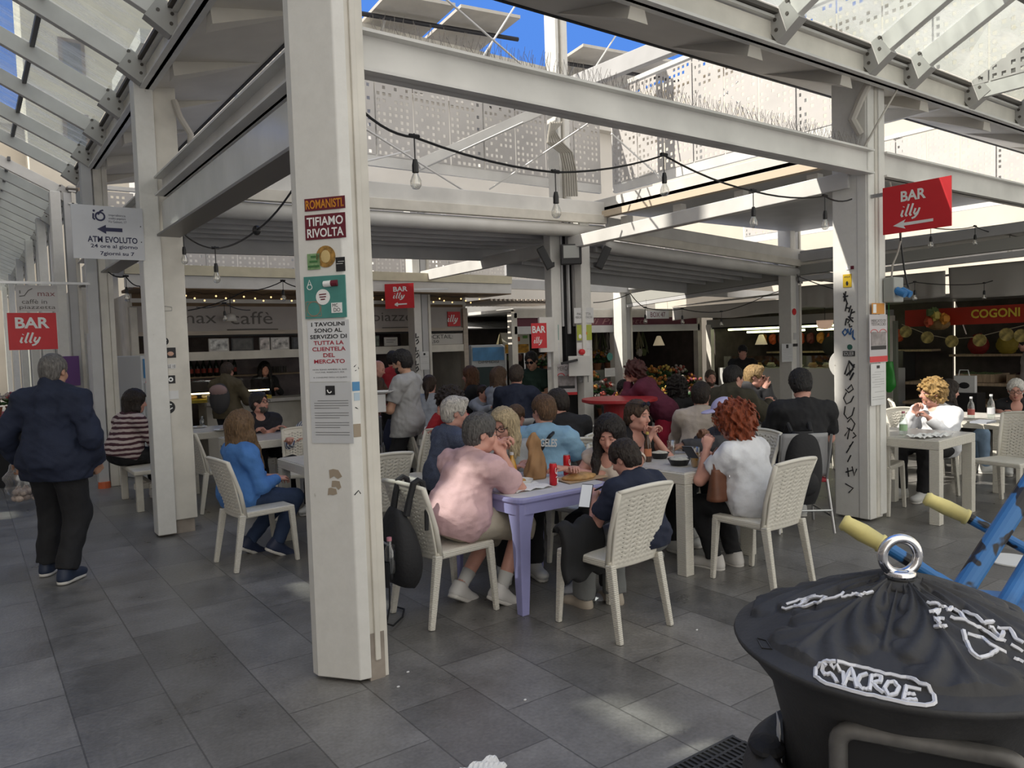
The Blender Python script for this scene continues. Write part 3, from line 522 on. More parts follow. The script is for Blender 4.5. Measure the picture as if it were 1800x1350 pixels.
# yellow-red cap sign, clock lamp inside the left end
wl = empty('wall_lamp', (2.35, 12.1, 1.98), label='round white wall lamp with a rust-red bowl at the left end of the cafe', cat='lamp'); MB().ball((0, 0, .07), .07).build('globe', mat('opal', (.75, .74, .7), .3), wl, smooth=True); MB().lathe([(.03, -.08), (.1, -.05), (.11, 0), (.1, 0), (0, -.03)], n=14).build('bowl', mat('rust', (.2, .06, .03), .6), wl)
# ------------------------------------------------------------------ passage right of the cafe
def fridge(label, p, rz=0.):
    r = empty('drinks_fridge', p, rz, label, 'fridge'); MB().box((0, 0, .85), (.68, .6, 1.7)).build('cabinet', mat('fridge_white', (.55, .57, .58), .4), r, bevel=.015)
    MB().box((0, -.31, 1.52), (.62, .03, .26)).build('header', mat('fridge_blue', (.08, .28, .55), .35, var=.5, scale=3), r); d = MB().box((0, -.315, .72), (.62, .03, 1.2)).build('door', mat('fridge_frame', (.5, .52, .53), .35), r); MB().box((0, -.335, .74), (.5, .01, 1.05)).build('glass', mat('fridge_dark_glass', (.06, .08, .08), .08), d); MB().box((-.26, -.35, .8), (.025, .03, .3)).build('handle', STEEL, d)
    text(r, 'DIMMIDISI', 0, 1.36, .4, .05, INK, y=-.333); return r
fridge('tall white drinks fridge with a blue header beyond the long-haired girl', (8.55, 12.7, 0), -.5)
f2 = fridge('white drinks fridge with red panels at the left end of the cafe', (2.15, 11.75, 0), .4); tag(MB().add([(1.90, 11.40, .5), (2.05, 11.36, .5), (2.02, 11.36, 1.45)], [(0, 1, 2)]).build('pennant', RED, solid=.01), 'tall red wedge-shaped banner by the striped sweater', 'banner')
po = empty('poster_crate', (9.4, 12.9, 0), -.55, label='poster of oranges on a stand beyond the sunglasses man', cat='poster')
MB().box((0, 0, 1.72), (.62, .02, .44)).build('sheet', mat('poster_cream', (.6, .58, .48), .6), po); MB().box((0, -.015, 1.6), (.58, .01, .18)).build('orange_band', mat('orange_fruit_print', (.55, .28, .02), .6, var=.6, scale=16), po); MB().box((.02, -.02, 1.80), (.18, .012, .09)).build('tab', mat('poster_red', (.5, .1, .03), .5), po); MB().box((.22, -.018, 1.84), (.1, .01, .06)).build('leaf_print', mat('leaf_green', (.12, .3, .06), .6), po)
for s in (-1, 1): MB().bar((s * .2, .02, 0), (s * .2, .02, 1.6), .03, .03).build('leg', STEEL, po)
S(MB().box((8.7, 15.6, 1.0), (2.6, .1, 2.0)).build('wall_back', mat('grey_shutter', (.16, .17, .18), .5, var=.2, stretch=(.2, .2, 14), scale=2)), 'grey roller shutter at the end of the passage', 'wall')
aw = MB()
for k in range(9): aw.add([(7.9, 13.4 + k * .22, 2.05 + k * .045), (10.2, 13.4 + k * .22, 2.05 + k * .045), (10.2, 13.6 + k * .22, 2.09 + k * .045), (7.9, 13.6 + k * .22, 2.09 + k * .045)], [(0, 1, 2, 3)])
S(aw.build('awning', GREYW, solid=.02), 'white sloping awning boards over the passage beside the cafe', 'awning')
S(MB().box((9.2, 14.9, 2.3), (2.6, .06, .6)).build('wall_front', WHITE), 'white boarded gable above the grey roller shutter', 'wall')
lv = MB()
for k in range(22): lv.box((7.75 + .1 * k, 12.1, 2.5), (.05, 1.6, .03), ry=.3)
S(lv.build('slatted_canopy', CW), 'slatted wooden canopy over the passage beside the cafe', 'canopy')
# ================================================================== FLOWER STALL (front y = 12)
fl = empty('flower_stall', (8.7, 12.0, 0), label='dark flower stall with a maroon signboard behind the red high table', cat='kiosk'); Lf = 5.4
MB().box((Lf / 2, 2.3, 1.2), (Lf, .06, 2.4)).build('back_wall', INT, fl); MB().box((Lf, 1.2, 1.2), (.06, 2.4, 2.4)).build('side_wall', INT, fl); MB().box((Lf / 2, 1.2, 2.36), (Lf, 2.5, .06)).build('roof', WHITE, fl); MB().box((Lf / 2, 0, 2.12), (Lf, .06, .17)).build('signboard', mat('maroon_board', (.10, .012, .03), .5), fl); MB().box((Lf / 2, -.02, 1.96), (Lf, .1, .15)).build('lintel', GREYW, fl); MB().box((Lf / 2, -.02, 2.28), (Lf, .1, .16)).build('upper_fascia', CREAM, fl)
for x in (0, 2.7, Lf): MB().box((x, 0, 1.15), (.14, .14, 2.3)).build('post', CREAM, fl, bevel=.006)
text(fl, 'Fiori di Piazzetta', 2.4, 2.12, 2.6, .12, mat('maroon_script', (.25, .12, .12), .6), y=-.035, shear=.3)
MB().box((2.4, .9, .55), (2.6, .5, 1.0)).build('display_bench', mat('grey_bench', (.33, .34, .32), .6), fl)
LAMPSH = mat('lamp_shade_cream', (.6, .5, .33), .7, emit=.25)
for k, (px_, py_) in enumerate(((1158, 600), (1219, 597), (1330, 600))):
    p = on(px_, py_, 1, 12.7) if k < 2 else on(px_ + 8, py_ - 2, 0, 14.8)
    l = empty('pendant_lamp', p, label=['cream cone lamp shade hanging left in the flower stall', 'cream cone lamp shade hanging right in the flower stall', 'cream cone lamp shade hanging over the food counter'][k], cat='lamp', group='cone lamp shades in the stalls')
    MB().lathe([(.03, .13), (.05, .12), (.14, -.1), (.13, -.1), (.04, .11), (0, .115)], n=16).build('lamp_shade', LAMPSH, l, smooth=True); MB().tube([(0, 0, .12), (0, 0, 2.33 - p[2])], .006, 5).build('cord', BLACK, l)
FLC = [mat('bloom_%d' % i, c, .7) for i, c in enumerate(((.28, .05, .035), (.42, .19, .03), (.45, .33, .07), (.36, .32, .28), (.24, .06, .09), (.42, .15, .03)))]
LEAF = mat('leaf_dark', (.03, .09, .025), .6, var=.3); POT = mat('pot_terracotta', (.3, .12, .06), .7)
def potted(label, p, s=1., cols=(0, 1), n=14, group=None, leafy=True):
    r = empty('potted_flowers', p, label=label, cat='flowers', group=group); MB().lathe([(.07 * s, 0), (.1 * s, .14 * s), (.09 * s, .14 * s), (0, .12 * s)], n=12).build('pot', POT, r)
    lf = MB()
    for i in range(22):
        a = random.uniform(0, 2 * PI); t = random.uniform(.1, 1.0); x, y, z = .16 * s * math.cos(a) * t, .16 * s * math.sin(a) * t, (.16 + .16 * random.random()) * s
        lf.ball((x, y, z), (.05 * s, .02 * s, .03 * s), 6, 4, M=R3(a, random.uniform(-.6, .6)))
    lf.build('foliage', LEAF, r)
    for q in range(len(cols)):
        b = MB()
        for i in range(n):
            a = random.uniform(0, 2 * PI); t = math.sqrt(random.random()); b.ball((.18 * s * math.cos(a) * t, .18 * s * math.sin(a) * t, (.26 + .12 * (1 - t) + .05 * random.random()) * s), .028 * s, 7, 5)
        b.build('blooms', FLC[cols[q]], r)
    return r
k = 0
for j in range(3):
    for i in range(9):
        if abs(9.6 + .45 * i + .1 * j - 11.33) < .4: continue
        potted('pot of %s flowers massed at the foot of the flower stall' % 'red and orange', (9.6 + .45 * i + .1 * j, 11.5 - .35 * j + .35, .18 + .22 * (2 - j)), 1.25, ((0, 1), (1, 5), (5, 2), (0, 3), (4, 1))[(i + j) % 5], group='flower pots before the flower stall')
for j in range(3): S(MB().box((11.5, 11.85 - .35 * j, .09 + .11 * (2 - j)), (4.2, .35, .18 + .22 * (2 - j))).build('display_step', INT), 'dark step under the flower pots, %s tier' % ['top', 'middle', 'bottom'][j], 'step')
for i in range(7): potted('pot of pale and orange flowers on the bench inside the flower stall', (9.9 + .36 * i, 12.9, 1.05), 1.1, ((3, 1), (3, 5), (1, 4))[i % 3], group='pots on the flower stall bench')
for i in range(11):
    r = empty('hanging_plant', (9.1 + .45 * i, 13.0 + .3 * (i % 3), 1.9), label='bunch of dried stems hanging under the flower stall roof', cat='plant', group='dried bunches in the flower stall')
    b = MB()
    for q in range(9): b.tube([(0, 0, .05), (random.uniform(-.12, .12), random.uniform(-.1, .1), -.3 - .25 * random.random())], [.006, .018], 5)
    b.build('stems', mat('dried_%d' % (i % 3), ((.25, .22, .13), (.09, .11, .05), (.35, .31, .27))[i % 3], .8), r); MB().ball((.02, 0, -.5), (.07, .07, .09), 9, 6, jit=.3).build('head', mat('dried_head_%d' % (i % 3), ((.4, .36, .3), (.12, .15, .06), (.28, .14, .12))[i % 3], .8), r)
bx = empty('stall_number_sign', on(1156, 553, 1, 10.6) , label='white paper sign with a stall number hanging beside the market awning', cat='sign'); MB().box((0, 0, 0), (.64, .01, .16)).build('sheet', PAPER, bx); text(bx, 'BOX 47', 0, 0, .42, .1, mat('maroon_ink', (.15, .02, .05), .6), y=-.008)
for s in (-1, 1): MB().tube([(s * .3, 0, .08), (s * .3, .02, .3)], .003, 4).build('string', BLACK, bx)
# ================================================================== FOOD COUNTER AND GREENGROCER (front x = 14)
dl = empty('food_stall', (14.0, 7.3, 0), label='food counter with bright fluorescent tubes behind the man in the black T-shirt', cat='kiosk'); Ld = 4.3
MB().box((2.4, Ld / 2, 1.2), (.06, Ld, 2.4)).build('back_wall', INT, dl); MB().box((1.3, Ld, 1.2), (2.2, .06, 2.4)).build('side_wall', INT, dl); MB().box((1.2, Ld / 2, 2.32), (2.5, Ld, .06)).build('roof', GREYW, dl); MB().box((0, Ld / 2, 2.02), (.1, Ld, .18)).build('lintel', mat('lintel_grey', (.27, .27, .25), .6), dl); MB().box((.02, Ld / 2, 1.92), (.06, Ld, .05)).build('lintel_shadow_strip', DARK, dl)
for y in (.05, 2.2, Ld - .05): MB().box((0, y, 1.0), (.12, .14, 2.0)).build('post', CREAM, dl, bevel=.006)
MB().box((.45, Ld / 2, .5), (.6, Ld - .3, 1.0)).build('counter', mat('counter_white', (.5, .5, .48), .5), dl); MB().box((.3, Ld / 2, 1.13), (.02, Ld - .4, .26)).build('counter_glass', GLASS, dl); MB().box((2.1, Ld / 2, 1.3), (.4, Ld - .4, .04)).build('shelf', WOOD, dl); MB().box((2.1, 1.2, 1.0), (.5, .9, .6)).build('oven', mat('oven_steel', (.2, .2, .2), .3, .8), dl)
for y0, y1, x, z in ((.4, 2.1, .35, 1.87), (2.4, 4.0, .35, 1.87), (.9, 2.1, .9, 1.80), (2.4, 3.9, .9, 1.80)):
    f = empty('tube_lamp', (14 + x, 7.3 + (y0 + y1) / 2, z), label='yellowish fluorescent tube over the food counter', cat='lamp', group='fluorescent tubes over the food counter'); MB().tube([(0, -(y1 - y0) / 2, 0), (0, (y1 - y0) / 2, 0)], .02, 8).build('tube', TUBEL, f); MB().box((0, 0, .035), (.06, y1 - y0, .03)).build('batten', WHITE, f)
pl = empty('pendant_lamp', on(1450, 572, 0, 13.7), label='peach coloured glass bowl lamp by the food counter', cat='lamp'); MB().lathe([(.16, .1), (.15, .02), (.11, -.06), (0, -.08)], n=16).build('bowl', mat('peach_glass', (.62, .42, .3), .4, emit=.3), pl, smooth=True); MB().tube([(0, 0, .1), (0, 0, .62)], .006, 5).build('cord', BLACK, pl)
for i in range(14):
    c = ((.45, .07, .02), (.5, .2, .03), (.12, .02, .02))[i % 3]; r = empty('hanging_ham' if i % 3 == 2 else 'chilli_bunch', (15.6, 8.0 + .25 * i, 1.62), label=['red chilli bunch hanging at the back of the food counter', 'orange chilli bunch hanging at the back of the food counter', 'dark ham hanging at the back of the food counter'][i % 3], cat='food', group=['red chilli bunches', 'orange chilli bunches', 'hanging hams'][i % 3])
    MB().ball((0, 0, 0), (.08, .1, .13), 9, 7, jit=.25).build('body', mat('hang_%d' % (i % 3), c, .6), r); MB().tube([(0, 0, .1), (0, 0, .3)], .004, 4).build('cord', BLACK, r)
for i in range(10):
    o = MB().ball((0, 0, .05), (.09, .12, .06), 10, 6, jit=.2).build('cheese_loaf' if i % 2 else 'bread_loaf', mat('loaf_%d' % (i % 2), ((.5, .3, .12), (.6, .55, .42))[i % 2], .7), loc=(14.5, 7.9 + .34 * i, 1.0)); tag(o, ['brown loaf of bread behind the counter glass', 'pale round cheese behind the counter glass'][i % 2], 'food', ['loaves behind the counter glass', 'cheeses behind the counter glass'][i % 2])
ap = tag(MB().box((15.3, 9.1, 1.45), (.05, .5, .7)).build('hanging_apron', mat('black_cloth', (.012, .012, .014), .9)), 'black apron hanging inside the food counter', 'apron')
for x_, lab in ((8.4, 'black clock-like scale dial hanging in the food counter'),): tag(MB().lathe([(.2, 0), (.2, .05), (0, .05)], n=20, M=np.array([[0, 0, 1], [0, 1, 0], [-1, 0, 0]])).build('scale_dial', BLACK, loc=(14.9, x_ + .7, 1.45)), lab, 'scale')
# awning valance with folds, hung along x = 13
VAL = mat('awning_cloth', (.52, .50, .46), .85, var=.12, scale=1.4)
def valance(label, x, y0, y1, z0, z1, seed):
    n = max(8, int((y1 - y0) / .05))
    def f(u, v): 
        y = y0 + (y1 - y0) * u; fold = .035 * math.sin(u * 17 + seed) * (1 - v) + .02 * math.sin(u * 43 + seed * 2) * (1 - v); return (x + fold - .02, y, z0 + (z1 - z0) * v + .02 * math.sin(u * 9 + seed) * (1 - v))
    return S(MB().grid(f, n, 8).build('awning_valance', VAL, smooth=True, solid=.006), label, 'awning')
valance('white cloth awning valance hanging before the food counter, left length', 13., 9.0, 11.75, 2.12, 2.40, 1.); valance('white cloth awning valance hanging before the food counter, right length', 13., 7.5, 8.95, 2.2, 2.62, 2.); valance('white cloth awning valance behind the blue plug box', 13., 5.9, 7.45, 2.25, 2.66, 3.); valance('white cloth awning valance along the greengrocer', 13., 1.5, 5.85, 2.2, 2.7, 4.)
S(MB().add([(13.0, 1.5, 2.68), (13.0, 11.8, 2.42), (14.2, 11.8, 2.55), (14.2, 1.5, 2.8)], [(0, 1, 2, 3)]).build('awning', VAL, solid=.01), 'white cloth awning roof over the right-hand stalls', 'awning')
cg = empty('greengrocer_stall', (14.0, 1.5, 0), label='dark greengrocer stall with a red sign and yellow capitals on the right', cat='kiosk'); Lc = 5.75
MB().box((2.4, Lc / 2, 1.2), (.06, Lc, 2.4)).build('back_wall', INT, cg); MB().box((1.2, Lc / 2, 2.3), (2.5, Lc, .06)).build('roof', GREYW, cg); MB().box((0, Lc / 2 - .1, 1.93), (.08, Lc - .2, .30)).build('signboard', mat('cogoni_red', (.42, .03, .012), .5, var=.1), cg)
sgp = empty('sign_letters', (-.05, 3.9, 0), -PI / 2); sgp.parent = cg
text(sgp, 'COGONI', -.15, 1.955, .74, .15, mat('cogoni_yellow', (.75, .55, .06), .5), y=-.012, bold=.03)
for y in (.05, 2.6, Lc): MB().box((0, y, .95), (.07, .07, 1.9)).build('post', mat('post_green_grey', (.25, .27, .22), .6), cg)
for k in range(2): MB().box((.5, Lc / 2, .75 - .35 * k), (.9 + .2 * k, Lc - .3, .05)).build('bench', WOOD, cg)
for y in (.4, 1.8, 3.4, 4.7): MB().box((.3, y, .36), (.08, .08, .72)).build('bench_leg', WOOD, cg)
MB().box((1.9, Lc / 2, 1.2), (.5, Lc - .4, .04)).build('shelf', WOOD, cg)
PROD = [('tomato', (.5, .03, .02)), ('lemon', (.65, .5, .04)), ('cabbage', (.2, .36, .09)), ('orange', (.62, .25, .02)), ('aubergine', (.05, .015, .05)), ('artichoke', (.12, .18, .08))]
for c in range(6):
    y = 1.95 + .8 * c; nm, col = PROD[c]
    bxx = empty('crate', (14.45, y, .78), label='wooden crate of %s on the greengrocer bench' % {'tomato': 'red tomatoes', 'lemon': 'yellow lemons', 'cabbage': 'green cabbages', 'orange': 'oranges', 'aubergine': 'dark aubergines', 'artichoke': 'artichokes'}[nm], cat='crate')
    MB().box((0, 0, .01), (.6, .6, .02)).build('bottom', WOOD, bxx)
    for s in (-1, 1): MB().box((s * .3, 0, .07), (.02, .6, .14)).build('side', WOOD, bxx); MB().box((0, s * .3, .07), (.6, .02, .14)).build('side', WOOD, bxx)
    first = None
    for i in range(16):
        p = (14.45 + (i % 4 - 1.5) * .13, y + (i // 4 - 1.5) * .13, .865 + .03 * random.random())
        if first is None: first = MB().ball((0, 0, 0), (.07, .07, .06 if nm != 'lemon' else .05), 9, 7).build(nm, mat('prod_' + nm, col, .45), smooth=True); o = first; tag(o, '%s in its crate on the greengrocer bench' % nm, nm, 'heap of %s produce in a crate' % nm)
        else: o = first.copy(); COL.objects.link(o)
        o.location = p
for k, (y, c, l) in enumerate(((6.6, (.28, .02, .02), 'dark red paper sack on the upper shelf of the greengrocer, nearest the food counter'), (6.1, (.4, .3, .04), 'yellow sack on the upper shelf of the greengrocer'), (5.5, (.3, .03, .03), 'red net sack on the upper shelf beyond the curly blond man'), (4.8, (.09, .14, .05), 'dark green sack on the upper shelf of the greengrocer'), (4.2, (.38, .33, .27), 'pale sack on the upper shelf of the greengrocer'))):
    r = empty('sack', (15.85, y, 1.22), label=l, cat='sack'); MB().ball((0, 0, .17), (.12, .2, .17), 14, 9, jit=.12).build('body', mat('sack_%d' % k, c, .7, var=.3), r, smooth=True); MB().cyl((0, 0, .3), (0, .02, .38), .05, .08, 10).build('neck', mat('sack_%d' % k, c, .7), r)
gb = empty('shopping_bag', on(1563, 665, 0, 13.4), label='green plastic carrier bag hanging beside the graffitied column', cat='bag'); MB().grid(lambda u, v: ((.05 * math.sin(u * 2 * PI)) * (1 + .3 * math.sin(v * 11)), .13 * math.cos(u * 2 * PI) * (.5 + .6 * v if v < .8 else .98 - (v - .8) * 3.6), .05 - .55 * v + .25), 24, 12).build('bag', mat('bag_green', (.05, .4, .06), .4, bump=.4, bscale=12), gb, smooth=True); MB().tube([(0, 0, .28), (0, .0, 2.28 - gb.location.z)], .008, 5).build('handle', mat('bag_green', (.05, .4, .06), .4), gb)
# festoon of dried lemon slices and a corn doll across the front
fs = empty('garland', (13.6, 0, 0), label='string of round golden slices hung across the greengrocer front', cat='garland')
pts = [on(x, y, 0, 13.6) for x, y in ((1585, 570), (1630, 588), (1672, 596), (1720, 592), (1775, 578), (1800, 572))]; MB().tube([np.array(p) - [13.6, 0, 0] for p in pts], .006, 5).build('cord', mat('twine', (.4, .35, .25), .8), fs)
for x, y in ((1592, 583), (1630, 593), (1673, 600), (1722, 598), (1769, 588), (1795, 590)): p = on(x, y, 0, 13.6) - np.array([13.6, 0, 0]); MB().lathe([(0, -.01), (.105, -.01), (.105, .01), (0, .01)], n=16, M=np.array([[0, 0, 1], [0, 1, 0], [-1, 0, 0.]])).build('slice', mat('slice_gold', (.45, .36, .12), .5, var=.7, scale=12), fs, loc=p)
hp = empty('flower_basket', on(1650, 575, 0, 13.8), label='hanging basket of dried orange and yellow flowers at the greengrocer corner', cat='basket'); MB().ball((0, 0, .05), (.13, .18, .1), 10, 7, jit=.2).build('basket', mat('wicker', (.25, .15, .06), .8), hp)
for q, (c, dy, dz) in enumerate((((.6, .25, .03), -.14, .14), ((.55, .45, .1), .0, .2), ((.5, .08, .03), .12, .1), ((.1, .15, .05), .05, .26))): MB().ball((-.1, dy, dz), .09, 9, 6, jit=.3).build('flower', mat('basket_%d' % q, c, .7), hp)
for i in range(5): 
    r = empty('leafy_vegetables', (13.7 + .25 * (i % 2), 2.0 + .55 * i, 0), label='crate of dark leafy greens standing before the greengrocer', cat='vegetables', group='leafy greens before the greengrocer'); MB().box((0, 0, .25), (.4, .5, .5)).build('crate', WOOD, r); b = MB()
    for q in range(20): b.ball((random.uniform(-.2, .2), random.uniform(-.25, .25), .55 + random.random() * .15), (.09, .04, .05), 7, 5, M=R3(random.random() * 6, random.random()))
    b.build('leaves', mat('greens_%d' % (i % 2), ((.04, .1, .03), (.10, .17, .05))[i % 2], .6), r)
pb = empty('tote_bag', on(1697, 675, 0, 12.6), label='white paper carrier with a black mark behind the dark-haired woman', cat='bag'); MB().box((0, 0, 0), (.08, .30, .26)).build('bag', PAPER, pb); MB().tube([(-.05, -.08, .13), (-.05, -.06, .22), (-.05, .06, .22), (-.05, .08, .13)], .008, 5).build('handle', PAPER, pb); MB().ball((-.045, 0, -.02), (.01, .08, .05), 8, 6).build('mark', INK, pb); MB().box((0, 0, -.13 - (pb.location.z - .13) / 2), (.3, .45, pb.location.z - .13)).build('crate', BLACK, pb)
# ================================================================== FAR LEFT ALLEY
for k, (x, y, l) in enumerate(((1.9, 14.8, 'white panelled stall front left of the cafe with a purple notice'), (1.9, 18.5, 'second white panelled stall front down the left alley'), (1.9, 23., 'third white panelled stall front down the left alley'), (1.9, 28., 'last white panelled stall front down the left alley'))):
    r = empty('market_stall', (x, y, 0), label=l, cat='kiosk'); MB().box((0, 0, 1.5), (.3, 2.8, 3.0)).build('wall', CREAM, r)
    for q in range(4): MB().box((-.17, -1.1 + .7 * q, 1.1), (.04, .5, 2.0)).build('panel', WHITE, r)
fs2 = empty('flower_stand', (.05, 12.6, 0), label='low dark flower stand behind the man in the navy coat', cat='stand'); MB().box((0, 0, .45), (1.3, 1.0, .9)).build('base', mat('dark_cloth', (.015, .014, .016), .9), fs2); MB().box((0, 0, .93), (1.4, 1.1, .06)).build('top', mat('red_trim', (.3, .01, .03), .6), fs2)
for i in range(6): potted('small pot of %s flowers on the dark stand' % 'white and red', (-.4 + .18 * i, 12.3 + .15 * (i % 2), .96), .75, ((3, 0), (4, 3))[i % 2], group='pots on the dark stand')
S(MB().box((-.05, 66, 1.3), (9, .2, 2.6)).build('wall_far', mat('alley_grey', (.4, .4, .4), .7, var=.2)), 'pale wall closing the left alley', 'wall')
dk = empty('notice', (1.28, 13.265, 0), label='purple notice on the white column behind the red bar sign', cat='notice'); MB().box((0, 0, 1.5), (.3, .02, .45)).build('sheet', mat('notice_purple', (.13, .05, .2), .6), dk)
# ================================================================== FURNITURE
RAT = mat('white_rattan_plastic', (.70, .67, .59), .5, var=.06, scale=8)
def _weave(t, b, L, src):
    w1 = t.nodes.new('ShaderNodeTexWave'); w1.wave_type = 'BANDS'; w1.bands_direction = 'Z'; w1.inputs['Scale'].default_value = 30; w1.inputs['Distortion'].default_value = 2.5; w1.inputs['Detail Scale'].default_value = 8; L(src, w1.inputs['Vector'])
    bp = t.nodes.new('ShaderNodeBump'); bp.inputs['Strength'].default_value = .6; bp.inputs['Distance'].default_value = .006; L(w1.outputs['Fac'], bp.inputs['Height']); L(bp.outputs[0], b.inputs['Normal'])
RATW = mat('white_rattan_weave', (.70, .67, .59), .5, build=_weave)
def chair_back():
    b = MB(); NU, NV = 44, 66
    def f(u, v):
        s = u * 2 - 1; w = .185 + .035 * v - .03 * max(0, v - .9) * 10 * .3; x = s * w; z = .40 + .47 * v - .02 * s * s * v
        y = -.205 - .10 * v - .03 * v * v + .035 * (s * s) * (.4 + .6 * v)
        ed = min(u, 1 - u, v, 1 - v); wv = 0 if ed < .06 else .0045 * math.sin(u * NU * PI / 2) * math.sin(v * NV * PI / 2 + (0 if int(u * NU / 2) % 2 else PI / 2))
        return (x, y + wv, z)
    def skip(i, j): return 4 < i < NU - 5 and 8 < j < NV - 5 and i % 3 == 1 and (j + (i // 3) % 2 * 2) % 4 == 1
    b.grid(f, NU, NV, skip); return b
def chair_bits(root):
    o = chair_back().build('backrest', RAT, root, smooth=True, solid=.011)
    fr = MB(); P = []
    for q in range(13):
        u = q / 12; s = u * 2 - 1; P.append((s * .222, -.335 + .035 * s * s, .872 - .02 * s * s))
    fr.tube(P, .014, 8)
    for s in (-1, 1): fr.tube([(s * .19, -.17, .41), (s * .195, -.205, .6), (s * .21, -.26, .75), (s * .22, -.30, .855)], .017, 8)
    fr.build('back_frame', RAT, o, smooth=True)
    s = MB(); s.add([(-.2, -.2, .40), (.2, -.2, .40), (.225, .22, .41), (-.225, .22, .41), (-.2, -.2, .45), (.2, -.2, .45), (.225, .22, .455), (-.225, .22, .455)], [(3, 2, 1, 0), (4, 5, 6, 7), (0, 1, 5, 4), (1, 2, 6, 5), (2, 3, 7, 6), (3, 0, 4, 7)])
    s.build('seat', RATW, root, bevel=.012)
    for sx in (-1, 1):
        MB().bar((sx * .198, -.20, .43), (sx * .215, -.275, 0), .042, .052, up=(0, 1, 0), w2=.03, h2=.036).build('leg', RATW, root, bevel=.006)
        MB().bar((sx * .205, .195, .43), (sx * .218, .225, 0), .042, .046, up=(0, 1, 0), w2=.03, h2=.032).build('leg', RATW, root, bevel=.006)
CH0 = empty('rattan_chair', (0, 0, 0), label='c', cat='chair', group='white woven plastic chairs'); chair_bits(CH0); _used = [False]
def chair(x, y, hd, label):
    """hd: heading in degrees of the way the sitter faces, 0 = +X, 90 = +Y"""
    rz = rad(hd) - PI / 2
    if not _used[0]: _used[0] = True; o = CH0; o.location = (x, y, 0); o.rotation_euler.z = rz; o['label'] = label
    else: o = dup(CH0, (x, y, 0), rz, label)
    return o
chair(1.86, 6.16, 5, 'white woven chair of the woman in the blue denim shirt')
chair(2.42, 4.14, 5, 'white woven chair of the pink polo shirt, a black rucksack on its back')
chair(3.06, 3.31, 93, 'white woven chair nearest the viewer, seen from behind, under the boy in navy')
chair(4.40, 3.24, 90, 'white woven chair under the red-haired woman in a white T-shirt')
chair(2.20, 8.6, 5, 'empty white woven chair at the long white table left of the denim shirt')
chair(2.95, 9.3, -90, 'white woven chair turned with its back to the cafe, behind the left table')
chair(2.62, 5.62, 90, 'empty white woven chair just right of the front column')
chair(3.42, 6.45, 180, 'empty sunlit white woven chair right of the front column, its seat hidden')
chair(4.35, 6.2, 120, 'white woven chair with rounded back by the woman in the dotted navy top')
chair(4.04, 7.22, -5, 'white woven chair with a navy jacket hung over its back')
chair(3.46, 5.0, -90, 'white woven chair of the blonde woman in glasses')
chair(3.82, 4.35, 190, 'white woven chair behind the paper bag, under the girl in the cream top')
chair(4.22, 5.2, 75, 'white woven chair of the man in the light blue T-shirt')
chair(4.95, 5.9, 60, 'white woven chair of the bare-armed man in the black T-shirt at the middle table')
chair(4.62, 4.72, -90, 'white woven chair of the woman with sunglasses on her head')
chair(5.3, 4.1, 180, 'white woven chair of the person in the lilac cap')
chair(6.35, 5.4, 60, 'white woven chair of the man in the cream shirt')
chair(2.75, 7.6, -120, 'white woven chair of the man in glasses at the left table')
chair(7.0, 3.85, 12, 'empty white woven chair directly right of the graffitied column')
chair(7.95, 3.05, 172, 'empty white woven chair at the right, turned towards the square table')
chair(8.0, 3.86, -110, 'white woven chair of the curly blond man')
chair(8.5, 5.2, -20, 'white woven chair holding a black bag behind the graffitied column')
chair(9.25, 4.5, -60, 'white woven chair of the dark-haired woman in black on the right')
chair(10.1, 3.3, 175, 'white woven chair of the white-haired woman at the right edge')
def table(label, x, y, dx, dy, rz=0., h=.735, m=RATW, leg=.085):
    r = empty('square_table', (x, y, 0), rz, label, 'table', 'white woven-look square tables'); MB().box((0, 0, h - .04), (dx, dy, .08)).build('table_top', m, r, bevel=.006)
    MB().box((0, 0, h - .001), (dx - .03, dy - .03, .012)).build('top_panel', mat('table_top_speckle', (.62, .6, .56), .35, var=.15, scale=20), r)
    for sx in (-1, 1):
        for sy in (-1, 1): MB().box((sx * (dx / 2 - leg / 2), sy * (dy / 2 - leg / 2), (h - .08) / 2), (leg, leg, h - .08)).build('leg', m, r, bevel=.004)
    return r
table('white woven-look table before the red-haired woman', 4.46, 4.03, .84, .84, .04)
table('white woven-look table half hidden by the front column, beside the denim shirt', 2.62, 6.3, .8, .8)
table('white table on the left with plates, before the man in glasses', 2.75, 8.55, .9, .8); table('white table beside the first left one, with a glass of water', 2.6, 10.05, .9, .8)
table('white square table with crumpled napkins, right of the graffitied column', 7.12, 3.75 - .22, .78, .78, .05)
table('white square table with water bottles at the right edge', 8.95, 3.75, .9, .8, .05)
table('white table with a cola glass behind the front column', 4.5, 7.6, .8, .75)
table('white table in the middle between the blue T-shirt and the patterned jacket', 4.05, 5.75, .8, .8)
table('white table between the olive jacket and the black T-shirt', 6.6, 5.0, .8, .8)
